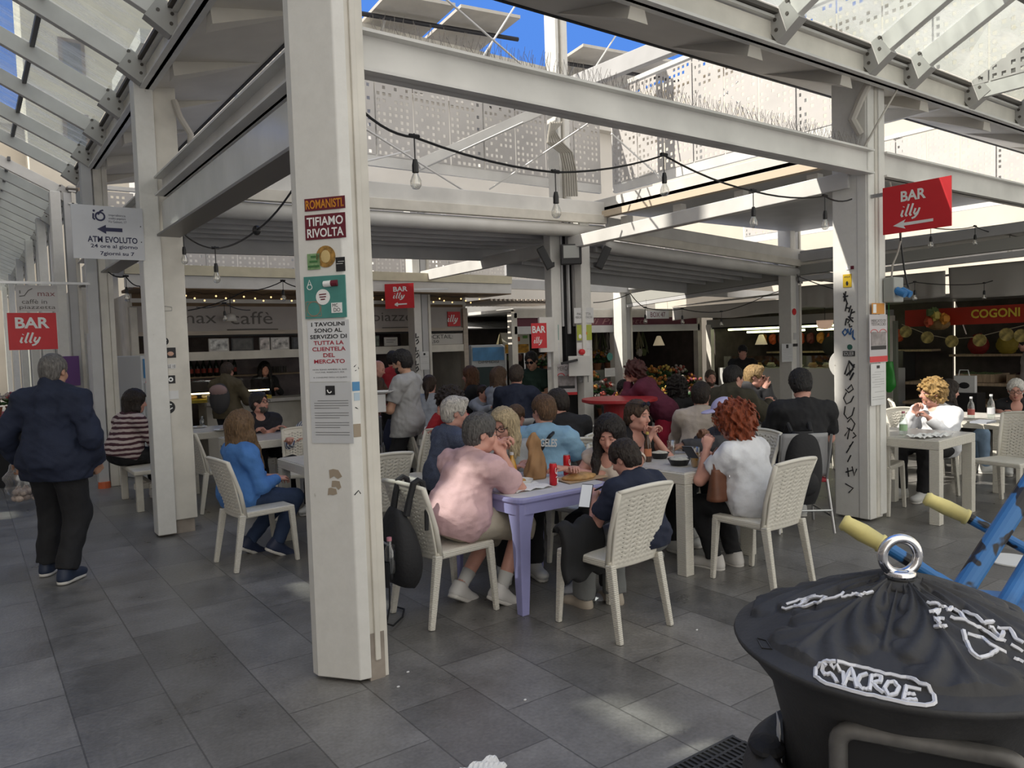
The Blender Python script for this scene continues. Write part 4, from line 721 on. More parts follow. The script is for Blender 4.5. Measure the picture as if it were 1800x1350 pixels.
# purple plastic garden table
PUR = mat('lilac_plastic', (.30, .30, .55), .42, var=.08)
pt = empty('garden_table', (3.08, 4.12, 0), .03, 'lilac plastic garden table with cans, pizza and a paper bag', 'table'); hx, hy = .40, .40; poly = []
for cx, cy, a0 in ((hx - .08, hy - .08, 0), (-hx + .08, hy - .08, 90), (-hx + .08, -hy + .08, 180), (hx - .08, -hy + .08, 270)): poly += arc(cx, cy, .08, .08, a0, a0 + 90, 6)
MB().prism(poly, .70, .735).build('table_top', PUR, pt, bevel=.01); MB().prism([(x * .97, y * .97) for x, y in poly], .63, .70).build('apron', PUR, pt)
MB().prism([(x * .95, y * .95) for x, y in poly], .7351, .7365).build('cloth', mat('paper_cover', (.62, .62, .64), .6, var=.1, scale=5), pt)
for sx in (-1, 1):
    for sy in (-1, 1):
        b = MB(); R_ = []
        for z, w, off in ((.70, .15, -.02), (.62, .115, -.01), (.5, .085, 0), (.2, .07, .0), (0, .055, .0)):
            x0 = sx * (hx - .02 + off * 0); y0 = sy * (hy - .02); prof = [(0, 0), (-w, 0), (-w, -.014), (-.035, -.02), (-.02, -.035), (-.014, -w), (0, -w)]
            R_.append([(x0 + sx * px, y0 + sy * py, z) for px, py in prof])
        n = 7; V = [p for q in R_ for p in q]; F = [(i * n + k, i * n + (k + 1) % n, (i + 1) * n + (k + 1) % n, (i + 1) * n + k) for i in range(4) for k in range(n)] + [tuple(range(n)), tuple(range(4 * n, 5 * n))]
        b.add(V, F).build('leg', PUR, pt, bevel=.004)
# red high round table
rt = empty('high_table', (5.9, 6.15, 0), label='round red high table standing by the far corner profiles', cat='table'); MB().lathe([(.0, 1.0), (.36, 1.0), (.42, 1.02), (.42, 1.05), (0, 1.052)], n=36).build('table_top', mat('red_plastic', (.42, .03, .035), .4), rt); MB().lathe([(.2, .0), (.2, .06), (.16, .5), (.18, 1.0)], n=24).build('pedestal', mat('red_plastic', (.42, .03, .035), .4), rt)
# bench of the striped woman, tubular chair of the black T-shirt man, grey moulded chairs
bn = empty('bench', (1.62, 9.5, 0), label='white painted wooden bench under the woman in the striped sweater', cat='bench'); bw = mat('worn_white_wood', (.6, .57, .5), .6, var=.2)
MB().box((0, 0, .43), (.42, 1.15, .05)).build('seat', bw, bn, bevel=.012); MB().box((0, -.3, .25), (.34, .06, .06)).build('stretcher', bw, bn); MB().box((0, 0, .25), (.06, .8, .05)).build('stretcher', bw, bn)
for sx in (-1, 1):
    for sy in (-1, 1): MB().box((sx * .15, sy * .48, .205), (.07, .07, .41)).build('leg', bw, bn, bevel=.006)
def grey_chair(label, x, y, hd, col, red=False):
    r = empty('metal_chair', (x, y, 0), rad(hd) - PI / 2, label, 'chair'); m = mat('grey_shell_%d' % int(col * 99), (col, col, col * 1.02), .5)
    MB().grid(lambda u, v: ((u - .5) * (.42 - .04 * v), -.2 - .08 * v + .1 * (u - .5) ** 2, .48 + .38 * v), 12, 10, skip=lambda i, j: 3 <= i <= 8 and j in (5, 7)).build('backrest', m, r, smooth=True, solid=.012); MB().box((0, 0, .45), (.42, .42, .035)).build('seat', mat('red_cushion', (.3, .02, .03), .7) if red else m, r, bevel=.012)
    for sx in (-1, 1):
        MB().tube([(sx * .21, -.29, .85), (sx * .2, -.2, .46), (sx * .23, -.28, .012)], .012, 8).build('leg', STEEL, r); MB().tube([(sx * .2, .19, .44), (sx * .23, .22, .012)], .012, 8).build('leg', STEEL, r); MB().tube([(sx * .225, -.25, .15), (sx * .225, .21, .15)], .01, 6).build('stretcher', STEEL, r)
    MB().tube([(-.225, -.25, .2), (.225, -.25, .2)], .01, 6).build('stretcher', STEEL, r); return r
grey_chair('tubular metal chair with red seat under the man in the black T-shirt', 5.85, 3.92, 52, .33, True)
grey_chair('dark grey moulded chair of the person with the long plait', 5.3, 9.6, 70, .12); grey_chair('light grey moulded chair with slotted back in the middle of the crowd', 5.05, 7.0, 80, .36); grey_chair('white folding chair behind the woman with sunglasses on her head', 6.75, 5.75, 50, .55); grey_chair('dark slatted chair at the far left of the crowd behind the front column', 4.1, 8.9, 60, .14)
# ================================================================== PEOPLE: bodies and clothes grown as one smooth surface from joints
def N_(v): v = np.array(v, float); return v / (np.linalg.norm(v) + 1e-12)
class Grid:
    def __init__(s, lo, hi, h):
        s.lo = np.array(lo, float); s.h = h; n = np.ceil((np.array(hi) - s.lo) / h).astype(int) + 1; s.n = n
        s.ax = [s.lo[i] + h * np.arange(n[i]) for i in range(3)]; s.D = np.full(n, .2, np.float32)
    def sl(s, lo, hi):
        r = []
        for i in range(3):
            a = max(0, int((lo[i] - s.lo[i]) / s.h)); b = min(s.n[i], int((hi[i] - s.lo[i]) / s.h) + 2)
            if b <= a: return None
            r.append(slice(a, b))
        return tuple(r)
    def co(s, q): return [s.ax[0][q[0]][:, None, None].astype(np.float32), s.ax[1][q[1]][None, :, None].astype(np.float32), s.ax[2][q[2]][None, None, :].astype(np.float32)]
    def op(s, d, q, k, sub=False):
        D = s.D[q]
        if sub: d = -d; r = np.maximum(D, d); hh = np.maximum(k - np.abs(D - d), 0) / k if k else 0; s.D[q] = r + hh * hh * k * .25
        else: r = np.minimum(D, d); hh = np.maximum(k - np.abs(D - d), 0) / k if k else 0; s.D[q] = r - hh * hh * k * .25
    def cone(s, a, b, ra, rb, k=.03, sub=False, cut0=None, cut1=None):
        a = np.array(a, float); b = np.array(b, float); m = max(ra, rb) + .05 + k; q = s.sl(np.minimum(a, b) - m, np.maximum(a, b) + m)
        if q is None: return
        x, y, z = s.co(q); ab = b - a; L2 = max(ab.dot(ab), 1e-9); px, py, pz = x - a[0], y - a[1], z - a[2]
        tt = (px * ab[0] + py * ab[1] + pz * ab[2]) / L2; t = np.clip(tt, 0, 1)
        d = np.sqrt((px - ab[0] * t) ** 2 + (py - ab[1] * t) ** 2 + (pz - ab[2] * t) ** 2) - (ra + (rb - ra) * t)
        if cut1 is not None: d = np.maximum(d, (tt - cut1) * math.sqrt(L2))
        if cut0 is not None: d = np.maximum(d, (cut0 - tt) * math.sqrt(L2))
        s.op(d, q, k, sub)
    def ell(s, c, r, F=None, k=.03, sub=False):
        c = np.array(c, float); r = np.array(r, float); m = r.max() + .05 + k; q = s.sl(c - m, c + m)
        if q is None: return
        x, y, z = s.co(q); px, py, pz = x - c[0], y - c[1], z - c[2]
        if F is None: u, v, w = px, py, pz
        else: u, v, w = [px * f[0] + py * f[1] + pz * f[2] for f in F]
        k0 = np.sqrt((u / r[0]) ** 2 + (v / r[1]) ** 2 + (w / r[2]) ** 2); k1 = np.sqrt((u / r[0] ** 2) ** 2 + (v / r[1] ** 2) ** 2 + (w / r[2] ** 2) ** 2) + 1e-6
        s.op(k0 * (k0 - 1) / k1, q, k, sub)
    def plane(s, p, n):
        """keep the side the normal points away from"""
        x, y, z = s.co((slice(None),) * 3); s.D = np.maximum(s.D, ((x - p[0]) * n[0] + (y - p[1]) * n[1] + (z - p[2]) * n[2]).astype(np.float32))
    def cut(s, p, n, R):
        """open the shape beyond a plane, only within R of p (neck, waist or hem)"""
        x, y, z = s.co((slice(None),) * 3); q = np.sqrt((x - p[0]) ** 2 + (y - p[1]) ** 2 + (z - p[2]) ** 2) - R; d = (x - p[0]) * n[0] + (y - p[1]) * n[1] + (z - p[2]) * n[2]
        s.D = np.maximum(s.D, np.minimum(d, -q)).astype(np.float32)
    def ripple(s, amp, f, ph=0.):
        x, y, z = s.co((slice(None),) * 3)
        s.D = s.D + (amp * (np.sin(f * (x + .6 * z) + 3 * np.sin(f * .31 * y + ph)) * np.sin(f * .8 * (z - .5 * y) + 2 * np.sin(f * .27 * x + ph)) + .5 * np.sin(f * 1.7 * (y + .4 * x) + ph) * np.sin(f * 1.3 * z + 1.))).astype(np.float32)
    def strands(s, amp, n, c, F):
        x, y, z = s.co((slice(None),) * 3); px, py, pz = x - c[0], y - c[1], z - c[2]; a = np.arctan2(px * F[0][0] + py * F[0][1] + pz * F[0][2], px * F[1][0] + py * F[1][1] + pz * F[1][2])
        s.D = s.D + (amp * np.sin(n * a + 2.5 * np.sin(n * .23 * a) + 9 * pz) + .5 * amp * np.sin(n * 2.3 * a + 14 * pz)).astype(np.float32)
    def curls(s, amp, f, seed):
        x, y, z = s.co((slice(None),) * 3); rg = np.random.default_rng(seed); t = 0
        for i in range(7):
            d = rg.normal(size=3); d /= np.linalg.norm(d); e = rg.normal(size=3); e /= np.linalg.norm(e); t = t + np.sin(f * rg.uniform(.6, 1.4) * (d[0] * x + d[1] * y + d[2] * z) + 2.2 * np.sin(f * .4 * (e[0] * x + e[1] * y + e[2] * z)) + rg.uniform(0, 6))
        s.D = s.D + (amp * .45 * t).astype(np.float32)
    def mesh(s):
        D = s.D; S = D < 0; c = [(i, j, k) for i in (0, 1) for j in (0, 1) for k in (0, 1)]
        n = np.array(D.shape) - 1
        def cor(A, o): return A[o[0]:o[0] + n[0], o[1]:o[1] + n[1], o[2]:o[2] + n[2]]
        cnt = sum(cor(S, o).astype(np.int8) for o in c); mix = (cnt > 0) & (cnt < 8); idx = np.argwhere(mix)
        if len(idx) == 0: return np.zeros((0, 3)), np.zeros((0, 4), int)
        val = {o: D[idx[:, 0] + o[0], idx[:, 1] + o[1], idx[:, 2] + o[2]] for o in c}
        P = np.zeros((len(idx), 3)); m = np.zeros(len(idx))
        for o in c:
            for ax in range(3):
                if o[ax]: continue
                o2 = list(o); o2[ax] = 1; a = val[o]; b = val[tuple(o2)]; x = (a < 0) != (b < 0); t = np.where(x, a / np.where(x, a - b, 1), 0)
                for q in range(3): P[:, q] += np.where(x, o[q] + (t if q == ax else 0), 0)
                m += x
        P = (P / m[:, None] + idx) * s.h + s.lo; vid = np.full(n, -1, int); vid[tuple(idx.T)] = np.arange(len(idx)); F = []
        for ax in range(3):
            u, w = [(1, 2), (2, 0), (0, 1)][ax]; a = [slice(1, n[i]) for i in range(3)]; b = list(a); a[ax] = slice(0, n[ax]); b[ax] = slice(1, n[ax] + 1)
            A = S[tuple(a)]; B = S[tuple(b)]; e = np.argwhere(A != B); e2 = e + np.array([0 if i == ax else 1 for i in range(3)]); fl = A[tuple(e.T)]
            def g(du, dw): p = e2.copy(); p[:, u] -= du; p[:, w] -= dw; return vid[tuple(p.T)]
            q = np.stack([g(0, 0), g(1, 0), g(1, 1), g(0, 1)], 1); q[~fl] = q[~fl][:, ::-1]; F.append(q)
        F = np.concatenate(F); return P, F[(F >= 0).all(1)]
def mesh_obj(name, P, F, m, parent):
    me = bpy.data.meshes.new(name); me.vertices.add(len(P)); me.vertices.foreach_set('co', P.astype(np.float32).ravel()); me.loops.add(len(F) * 4); me.loops.foreach_set('vertex_index', F.astype(np.int32).ravel())
    me.polygons.add(len(F)); me.polygons.foreach_set('loop_start', np.arange(0, 4 * len(F), 4, dtype=np.int32)); me.polygons.foreach_set('use_smooth', np.ones(len(F), bool)); me.update(calc_edges=True)
    me.materials.append(m); o = bpy.data.objects.new(name, me); COL.objects.link(o); o.parent = parent; return o
def ik(a, t, l1, l2, pole):
    a = np.array(a, float); t = np.array(t, float); d = t - a; L = np.linalg.norm(d); Lm = (l1 + l2) * .999
    if L > Lm: t = a + d / L * Lm; d = t - a; L = Lm
    L = max(L, abs(l1 - l2) + .02); x = (l1 * l1 - l2 * l2 + L * L) / (2 * L); h = math.sqrt(max(l1 * l1 - x * x, 0)); u = N_(d); p = np.array(pole, float); p = N_(p - u * p.dot(u)); return a + u * x + p * h, t
def skin(tone): return mat('skin_%d' % int(tone[0] * 99), tone, .5, var=.1, scale=14)
SK = {'fair': (.60, .36, .27), 'tan': (.48, .27, .18), 'olive': (.40, .22, .14), 'ruddy': (.60, .31, .24), 'brown': (.30, .16, .10)}
def hairm(c): return mat('hair_%d_%d_%d' % tuple(int(v * 200) for v in c), c, .42, var=.55, scale=22, bump=.7, bscale=30, stretch=(5, 5, 1), spec=.4)
def cloth(name, c, **k): return mat('cloth_' + name, c, k.pop('rough', .85), var=k.pop('var', .14), scale=5, bump=.55, bscale=11, **k)
SHOE = {}
def person(label, px, py, Z, phi, seat=.55, pose='sit', lean=8, side=0, twist=0, hyaw=0, hpitch=8, hroll=0, sc=1., w=1., fem=False, tone='fair', hair=('short', (.03, .02, .015)), top=('tee', None), bot=('pants', None), shoes=(.6, .6, .58),
           arms='table', hands=None, feet=None, h=.012, beard=None, glasses=None, cap=None, pos=None, face=True, poles=None, group=None, curl=.5, extra=None, hem=.06):
    T = N_([math.sin(rad(side)), math.sin(rad(lean)), math.cos(rad(lean))]); R = N_(np.cross([0, 1., 0], T) if False else [math.cos(rad(side)), 0, -math.sin(rad(side))]); R = N_(R - T * R.dot(T)); Fw = N_(np.cross(T, R))
    if twist: a = rad(-twist); R2 = R * math.cos(a) + Fw * math.sin(a); F2 = N_(np.cross(T, R2))
    else: R2, F2 = R, Fw
    FR = [R, Fw, T]; FR2 = [R2, F2, T]
    st = .93 if fem else 1.; sw = 0
    yw = rad(hyaw); hy = N_(np.array([math.sin(yw), math.cos(yw), 0])); pt = rad(hpitch); hf = N_(hy * math.cos(pt) - np.array([0, 0, math.sin(pt)])); hr = N_(np.cross(hf, [0, 0, 1.])); hu = np.cross(hr, hf)
    if hroll: a = rad(hroll); hr, hu = hr * math.cos(a) + hu * math.sin(a), hu * math.cos(a) - hr * math.sin(a)
    HF = [hr, hf, hu]; rz = facing(phi); cz, sz = math.cos(rz), math.sin(rz); up_ = pose in ('stand', 'walk'); ts = 1.; auto = seat == .55 or up_
    def set_head():
        q = T * .5 * ts * sc - Fw * .01 * sc; b = q + N_(T * .8 + np.array([0, 0, .5])) * .075 * sc; hs_ = sc * (.97 if fem else 1.); return q, b, hs_, b + hu * .085 * hs_ + hf * .025 * hs_
    zt = atZ(px, py, Z)[2]; lim = (.90, 1.08) if up_ else (.80, 1.12)
    for _ in range(3):
        neck, hb, hs, Hc = set_head(); st0 = (.93 * sc if seat == .55 or up_ else seat); e_ = zt - (st0 + Hc[2])
        if up_: sc = float(np.clip(sc + e_ / 1.6, *lim))
        else: ts = float(np.clip(ts + e_ / (.5 * sc * T[2]), *lim))
    neck, hb, hs, Hc = set_head(); e_ = zt - ((.93 * sc if up_ else seat) + Hc[2])
    if up_: seat = .93 * sc
    else: seat = seat + float(np.clip(e_, -.05, .25 if seat > .56 else .04))
    def tp(r, f, u, tw=True): q = FR2 if tw else FR; return (q[0] * r + q[1] * f + q[2] * u * (ts if u > .1 else 1)) * sc
    C7 = tp(0, -.035, .47)
    def hp(r, f, u): return Hc + (hr * r + hf * f + hu * u) * hs
    sw = (.168 if fem else .19) * sc * (.5 + .5 * w); sh = {s: tp(s * sw / sc, -.015, .425) for s in (-1, 1)}; hip = {s: (R * s * .092 + Fw * .0 - T * .01) * sc for s in (-1, 1)}
    # where the pelvis stands in the place
    Wp = atZ(px, py, Z); ho = np.array([Hc[0] * cz - Hc[1] * sz, Hc[0] * sz + Hc[1] * cz])
    if pos is None: X, Y = Wp[0] - ho[0], Wp[1] - ho[1]
    else:
        q = CAMR.T @ (np.array([pos[0] + ho[0], pos[1] + ho[1], seat + Hc[2]]) - CAMP); d = (px - (CX + FPX * q[0] / q[2])) * q[2] / FPX; X, Y = pos[0] + RGT[0] * d, pos[1] + RGT[1] * d
    # arms
    if arms == 'table': tg = {s: np.array([s * .13, .40, .235]) for s in (-1, 1)}
    elif arms == 'lap': tg = {s: np.array([s * .10, .28, .10]) for s in (-1, 1)}
    elif arms == 'side': tg = {s: sh[s] + np.array([s * .07, .02, -.53 * sc]) for s in (-1, 1)}
    elif arms == 'face': tg = {s: hp(s * .05, .16, -.13) for s in (-1, 1)}
    elif arms == 'fold': tg = {s: np.array([-s * .06, .36, .24]) for s in (-1, 1)}
    if hands:
        for s, t in hands.items(): tg[s] = hp(*t[1:]) if t[0] == 'h' else (np.array([(lambda d: d[0] * cz + d[1] * sz)(np.array(t[1:3]) - [X, Y]), (lambda d: -d[0] * sz + d[1] * cz)(np.array(t[1:3]) - [X, Y]), t[3] - seat]) if t[0] == 'w' else np.array(t, float))
    A = {}
    for s in (-1, 1):
        pole = (poles or {}).get(s, (s * .55, -.35, -.8)); el, wr = ik(sh[s], tg[s], .295 * sc * st, .255 * sc * st, pole); A[s] = (sh[s], el, wr)
    # legs
    fl = -seat
    if pose == 'sit': ft = {s: np.array([s * .115, .44, fl + .085]) for s in (-1, 1)}
    elif pose == 'tuck': ft = {s: np.array([s * .12 + .02, .16 + .07 * s, fl + .10]) for s in (-1, 1)}
    elif pose == 'walk': ft = {-1: np.array([-.12, .16, fl + .09]), 1: np.array([.10, -.13, fl + .10])}
    else: ft = {s: np.array([s * .11, .02, fl + .085]) for s in (-1, 1)}
    if feet: ft.update({s: np.array(v, float) for s, v in feet.items()})
    Lg = {}
    for s in (-1, 1):
        kn, an = ik(hip[s], ft[s], .44 * sc * st, .43 * sc * st, (s * .12, 1, .35 if pose in ('sit', 'tuck') else 0)); Lg[s] = (hip[s], kn, an)
    P_ = [Hc + [0, 0, .16], Hc - [0, 0, .1]] + [p for s in (-1, 1) for p in A[s] + Lg[s]] + [A[s][2] + N_(A[s][2] - A[s][1]) * .2 for s in (-1, 1)] + [Lg[s][2] + [0, .22, 0] for s in (-1, 1)] + [Lg[s][2] - [0, .1, .1] for s in (-1, 1)] + [[0, 0, 0]]
    P_ = np.array(P_); lo = P_.min(0) - .16; hi = P_.max(0) + .16; lo[2] = max(lo[2], fl - .02)
    def torso(g, t=0., k=.05):
        g.ell((0, 0, .015 * sc), np.array([.168 * w, .125 * w, .13]) * sc + t, FR, k); g.ell(tp(0, .005 * w, .15), np.array([.142 * w, .108 * w * w, .15]) * sc + t, FR, k); g.ell(tp(0, -.005, .32), np.array([.163 * w * (.92 if fem else 1), .112 * w, .17]) * sc + t, FR2, k)
        g.cone(sh[-1], sh[1], .062 * sc + t, .062 * sc + t, k); g.cone(C7, sh[-1] * .75 + C7 * .25, .05 * sc + t, .05 * sc + t, k); g.cone(C7, sh[1] * .75 + C7 * .25, .05 * sc + t, .05 * sc + t, k)
        if fem:
            for s in (-1, 1): g.ell(tp(s * .075, .085, .285), np.array([.06, .055, .062]) * sc + t, FR2, .04)
    def arm(g, s, t=0., cut=None, k=.03):
        a, e, wv = A[s]; r0, r1, r2 = [q * sc * (.86 if fem else 1) * (.6 + .4 * w) for q in (.054, .042, .028)]
        if cut is not None and cut <= 1: g.cone(a, e, r0 + t, r1 * 1.08 + t * 1.15, k, cut1=cut); return
        g.cone(a, e, r0 + t, r1 + t, k); g.cone(e, wv, r1 + t, r2 + t * .9, k, cut1=None if cut is None else cut - 1)
    def leg(g, s, t=0., cut=None, k=.035):
        a, kn, an = Lg[s]; q = sc * (.55 + .45 * w); g.cone(a, kn, .088 * q + t, .058 * q + t, k)
        if cut is None or cut > 1: g.cone(kn, an, .057 * q + t, (.036 * q + t) if cut is None else .040 * q + t * 1.1, k, cut1=None if cut is None else cut - 1)
    def fingers(g):
        for s in (-1, 1):
            a, e, wv = A[s]; d = N_(wv - e); nrm = np.array([0, 0, -1.]) if abs(d[2]) < .8 else N_([-s * .8, .3, 0]); nrm = N_(nrm - d * nrm.dot(d)); sd = N_(np.cross(d, nrm)) * (1 if s > 0 else -1); q = sc * (.9 if fem else 1)
            th = -sd if (-sd)[0] * s < 0 or True else sd
            for i in range(4):
                o = (i - 1.5) * .021 * q; kn = wv + d * (.088 - .006 * abs(i - 1)) * q + sd * o; g.cone(wv + d * .015 * q + sd * o * .6, kn, .016 * q, .013 * q, .012)
                c = curl * (1 + .12 * i); l = (.042, .047, .043, .033)[i] * q; p = kn; an_ = .2 + c * .6
                for j in range(3):
                    dd = N_(d * math.cos(an_) + nrm * math.sin(an_)); p2 = p + dd * l * (1, .68, .55)[j]; g.cone(p, p2, (.0095 - .001 * j) * q, (.0088 - .001 * j) * q, .004); p = p2; an_ += c * .9
            b0 = wv + d * .02 * q - sd * .018 * q; b1 = b0 + N_(d * .7 - sd * .8 + nrm * .35) * .042 * q; b2 = b1 + N_(d * .95 - sd * .25 + nrm * .45) * .034 * q; g.cone(b0, b1, .015 * q, .0115 * q, .012); g.cone(b1, b2, .0105 * q, .009 * q, .004)
    def headf(g):
        F = HF; g.cone(C7 + T * .01 * sc, hp(0, -.015, -.06), .056 * sc * (.88 if fem else 1), .05 * sc * (.88 if fem else 1), .03); g.ell(hp(0, -.012, .03), np.array([.077, .096, .09]) * hs, F, .02); g.ell(hp(0, .03, -.04), np.array([.06, .066, .082]) * hs, F, .03)
        g.ell(hp(0, .062, -.098), np.array([.028, .024, .02]) * hs, F, .03)
        for s in (-1, 1):
            g.ell(hp(s * .036, .066, -.03), np.array([.026, .022, .026]) * hs, F, .02); g.ell(hp(s * .048, .0, -.085), np.array([.02, .04, .02]) * hs, F, .03)
            g.ell(hp(s * .033, .098, .008), np.array([.018, .014, .012]) * hs, F, .012, sub=True)
            g.ell(hp(s * .079, -.004, -.008), np.array([.010, .019, .032]) * hs, F, .008); g.ell(hp(s * .088, -.002, -.006), np.array([.006, .009, .018]) * hs, F, .006, sub=True)
        g.cone(hp(-.034, .083, .026), hp(.034, .083, .026), .010 * hs, .010 * hs, .012); g.cone(hp(0, .088, .012), hp(0, .112, -.032), .009 * hs, .013 * hs, .012); g.ell(hp(-.011, .1, -.036), np.array([.008, .01, .008]) * hs, F, .006); g.ell(hp(.011, .1, -.036), np.array([.008, .01, .008]) * hs, F, .006)
        g.cone(hp(-.019, .083, -.066), hp(.019, .083, -.066), .009 * hs, .009 * hs, .01); g.cone(hp(-.02, .097, -.0655), hp(.02, .097, -.0655), .0035 * hs, .0035 * hs, .003, sub=True)
    root = empty('person', (X, Y, 0), rz, label, 'person', group); ofs = np.array([0, 0, seat])
    def put(name, g, m, par=root):
        P, F = g.mesh(); 
        if len(P) == 0: return None
        return mesh_obj(name, P + ofs, F, m, par)
    g = Grid(lo, hi, h); torso(g); [arm(g, s) for s in (-1, 1)]; [leg(g, s) for s in (-1, 1)]
    for s in (-1, 1):
        pz_ = .5 if (Lg[s][2][2] > fl + .094 and pose in ('tuck', 'walk')) else 0.; fd = N_([s * .12, math.cos(pz_), -math.sin(pz_)]); fu = N_(np.array([0, 0, 1.]) - fd * fd[2]); g.cone(Lg[s][2], Lg[s][2] + fd * .11 * sc - fu * .042, .034 * sc, .026 * sc, .03)
    headf(g); fingers(g); put('body', g, skin(SK[tone] if isinstance(tone, str) else tone))
    # clothes
    kind, m = top; hc = max(h, .009)
    if m:
        t = {'tee': .02, 'tank': .014, 'long': .022, 'jacket': .034, 'polo': .022}[kind]; g = Grid(lo - .03, hi + .03, hc); torso(g, t, .05 if kind != 'jacket' else .08)
        g.ell((0, 0, .02 * sc), np.array([.168 * w, .126 * w, .14]) * sc + t + ((.028 if bot[0] == 'shorts' else .016) if hem > .03 else 0), FR, .06); g.ell(tp(0, .005, .12), np.array([.15 * w, .115 * w * w, .14]) * sc + t, FR, .06)
        if kind in ('tee', 'polo'): [arm(g, s, t + .008, .62 if fem else .72) for s in (-1, 1)]
        elif kind in ('long', 'jacket'): [arm(g, s, t, 1.96) for s in (-1, 1)]
        if kind == 'jacket': g.cone(C7 + T * .05, C7 + T * .09, .085 * sc, .075 * sc, .03); g.ell(tp(0, 0, .0), np.array([.2 * w, .16 * w, .16]) * sc, FR, .08)
        if kind == 'polo': g.cone(C7 + T * .03, C7 + T * .055, .068 * sc, .064 * sc, .015)
        if hem > .1: 
            for s in (-1, 1): g.cone(hip[s], hip[s] * .4 + Lg[s][1] * .6, .11 * sc * w + t, .1 * sc * w + t, .06)
        g.curls(.005 if kind != 'jacket' else .0075, 34, int(px)); g.curls(.0022, 85, int(px) + 1); hpn = T if pose not in ('stand', 'walk') else np.array([0, 0, 1.])
        g.cut(-hpn * (hem + .03) * sc, -hpn, .30 * sc * w); nt_ = N_(T * .8 + F2 * .75); g.cut(C7 + T * (.06 if kind != 'jacket' else .10) * sc + F2 * .05 * sc, nt_, .115 * sc)
        if kind == 'tank': g.ell(tp(0, .10, .49), np.array([.062, .075, .075]) * sc, FR2, .01, sub=True); [g.cone(sh[s] + R2 * s * .02, sh[s] + R2 * s * .06 - T * .1, .055 * sc, .06 * sc, .01, sub=True) for s in (-1, 1)]
        nm = {'tee': 'shirt', 'polo': 'polo_shirt', 'tank': 'top', 'long': 'sweater', 'jacket': 'jacket'}[kind]; put(nm, g, m)
    kind, m = bot
    if m:
        g = Grid(lo - .03, hi + .03, hc); t = {'pants': .016, 'jeans': .011, 'shorts': .028, 'loose': .034}[kind]
        g.ell((0, 0, .01 * sc), np.array([.168 * w, .126 * w, .13]) * sc + t * .6, FR, .05); g.ell(tp(0, .005 * w, .15), np.array([.142 * w, .108 * w * w, .15]) * sc + .004, FR, .05)
        for s in (-1, 1): leg(g, s, t, 1.97 if kind != 'shorts' else 1.12)
        g.curls(.0032, 36, int(px) + 2); g.curls(.0015, 80, int(px) + 3); g.cut(T * .13 * sc, T, .30 * sc * w); put({'pants': 'trousers', 'loose': 'trousers', 'jeans': 'jeans', 'shorts': 'shorts'}[kind], g, m)
    if shoes is not None:
        for s in (-1, 1):
            an = Lg[s][2]; sk = Lg[s][1]; pitch = 0.
            if an[2] > fl + .094 and pose in ('tuck', 'walk'): pitch = .5
            dr = np.array([s * .12, math.cos(pitch), -math.sin(pitch)]); dr = N_(dr); up = N_(np.array([0, 0, 1.]) - dr * dr[2]); b0 = an - up * .045 - dr * .03; b1 = an - up * .05 + dr * .145 * sc
            gg = Grid(np.minimum(b0, b1) - .12, np.maximum(b0, b1) + .12, min(hc, .010)); gg.cone(b0, b1, .042 * sc, .036 * sc, .02); gg.cone(an - dr * .012, an - up * .04, .043 * sc, .042 * sc, .03); gg.cone(an - up * .01 + dr * .02, b1, .04 * sc, .03 * sc, .03)
            gg.cone(an - dr * .02 + up * .03, an - dr * .03 - up * .04, .041 * sc, .044 * sc, .02); gg.ell(b1 + up * .012, np.array([.043, .06, .03]) * sc, [np.cross(dr, up), dr, up], .02); gg.plane(an - up * .066, -up); gg.plane(an + up * .035, up); sm = shoes if isinstance(shoes, bpy.types.Material) else mat('shoe_%d_%d' % (int(shoes[0] * 99), int(shoes[2] * 99)), shoes, .55, var=.1)
            o = put('shoe', gg, sm); g2 = Grid(np.minimum(b0, b1) - .12, np.maximum(b0, b1) + .12, min(hc, .010)); g2.cone(b0 - up * .025, b1 - up * .02, .047 * sc, .042 * sc, .02); g2.plane(an - up * .058, up); g2.plane(an - up * .085, -up)
            if o: put('sole', g2, mat('sole_white', (.6, .58, .54), .6), o)
    if kind == 'shorts':
        for s in (-1, 1): MB().tube([Lg[s][2] * 1.0 + ofs - [0, 0, .01], Lg[s][2] * .88 + Lg[s][1] * .12 + ofs, Lg[s][2] * .72 + Lg[s][1] * .28 + ofs], [.043, .043, .05], 14).build('sock', mat('sock_white', (.55, .54, .52), .9), root, smooth=True)
    # hair, beard, eyes
    st_, hcol = hair; hm = hairm(hcol); glo, ghi = Hc - .20, Hc + .20
    if st_ in ('long', 'pony', 'curlylong'): glo = glo - [.08, .08, .40]; ghi = ghi + [.05, .05, .02]
    g = Grid(glo, ghi, min(h, .009)); F = HF
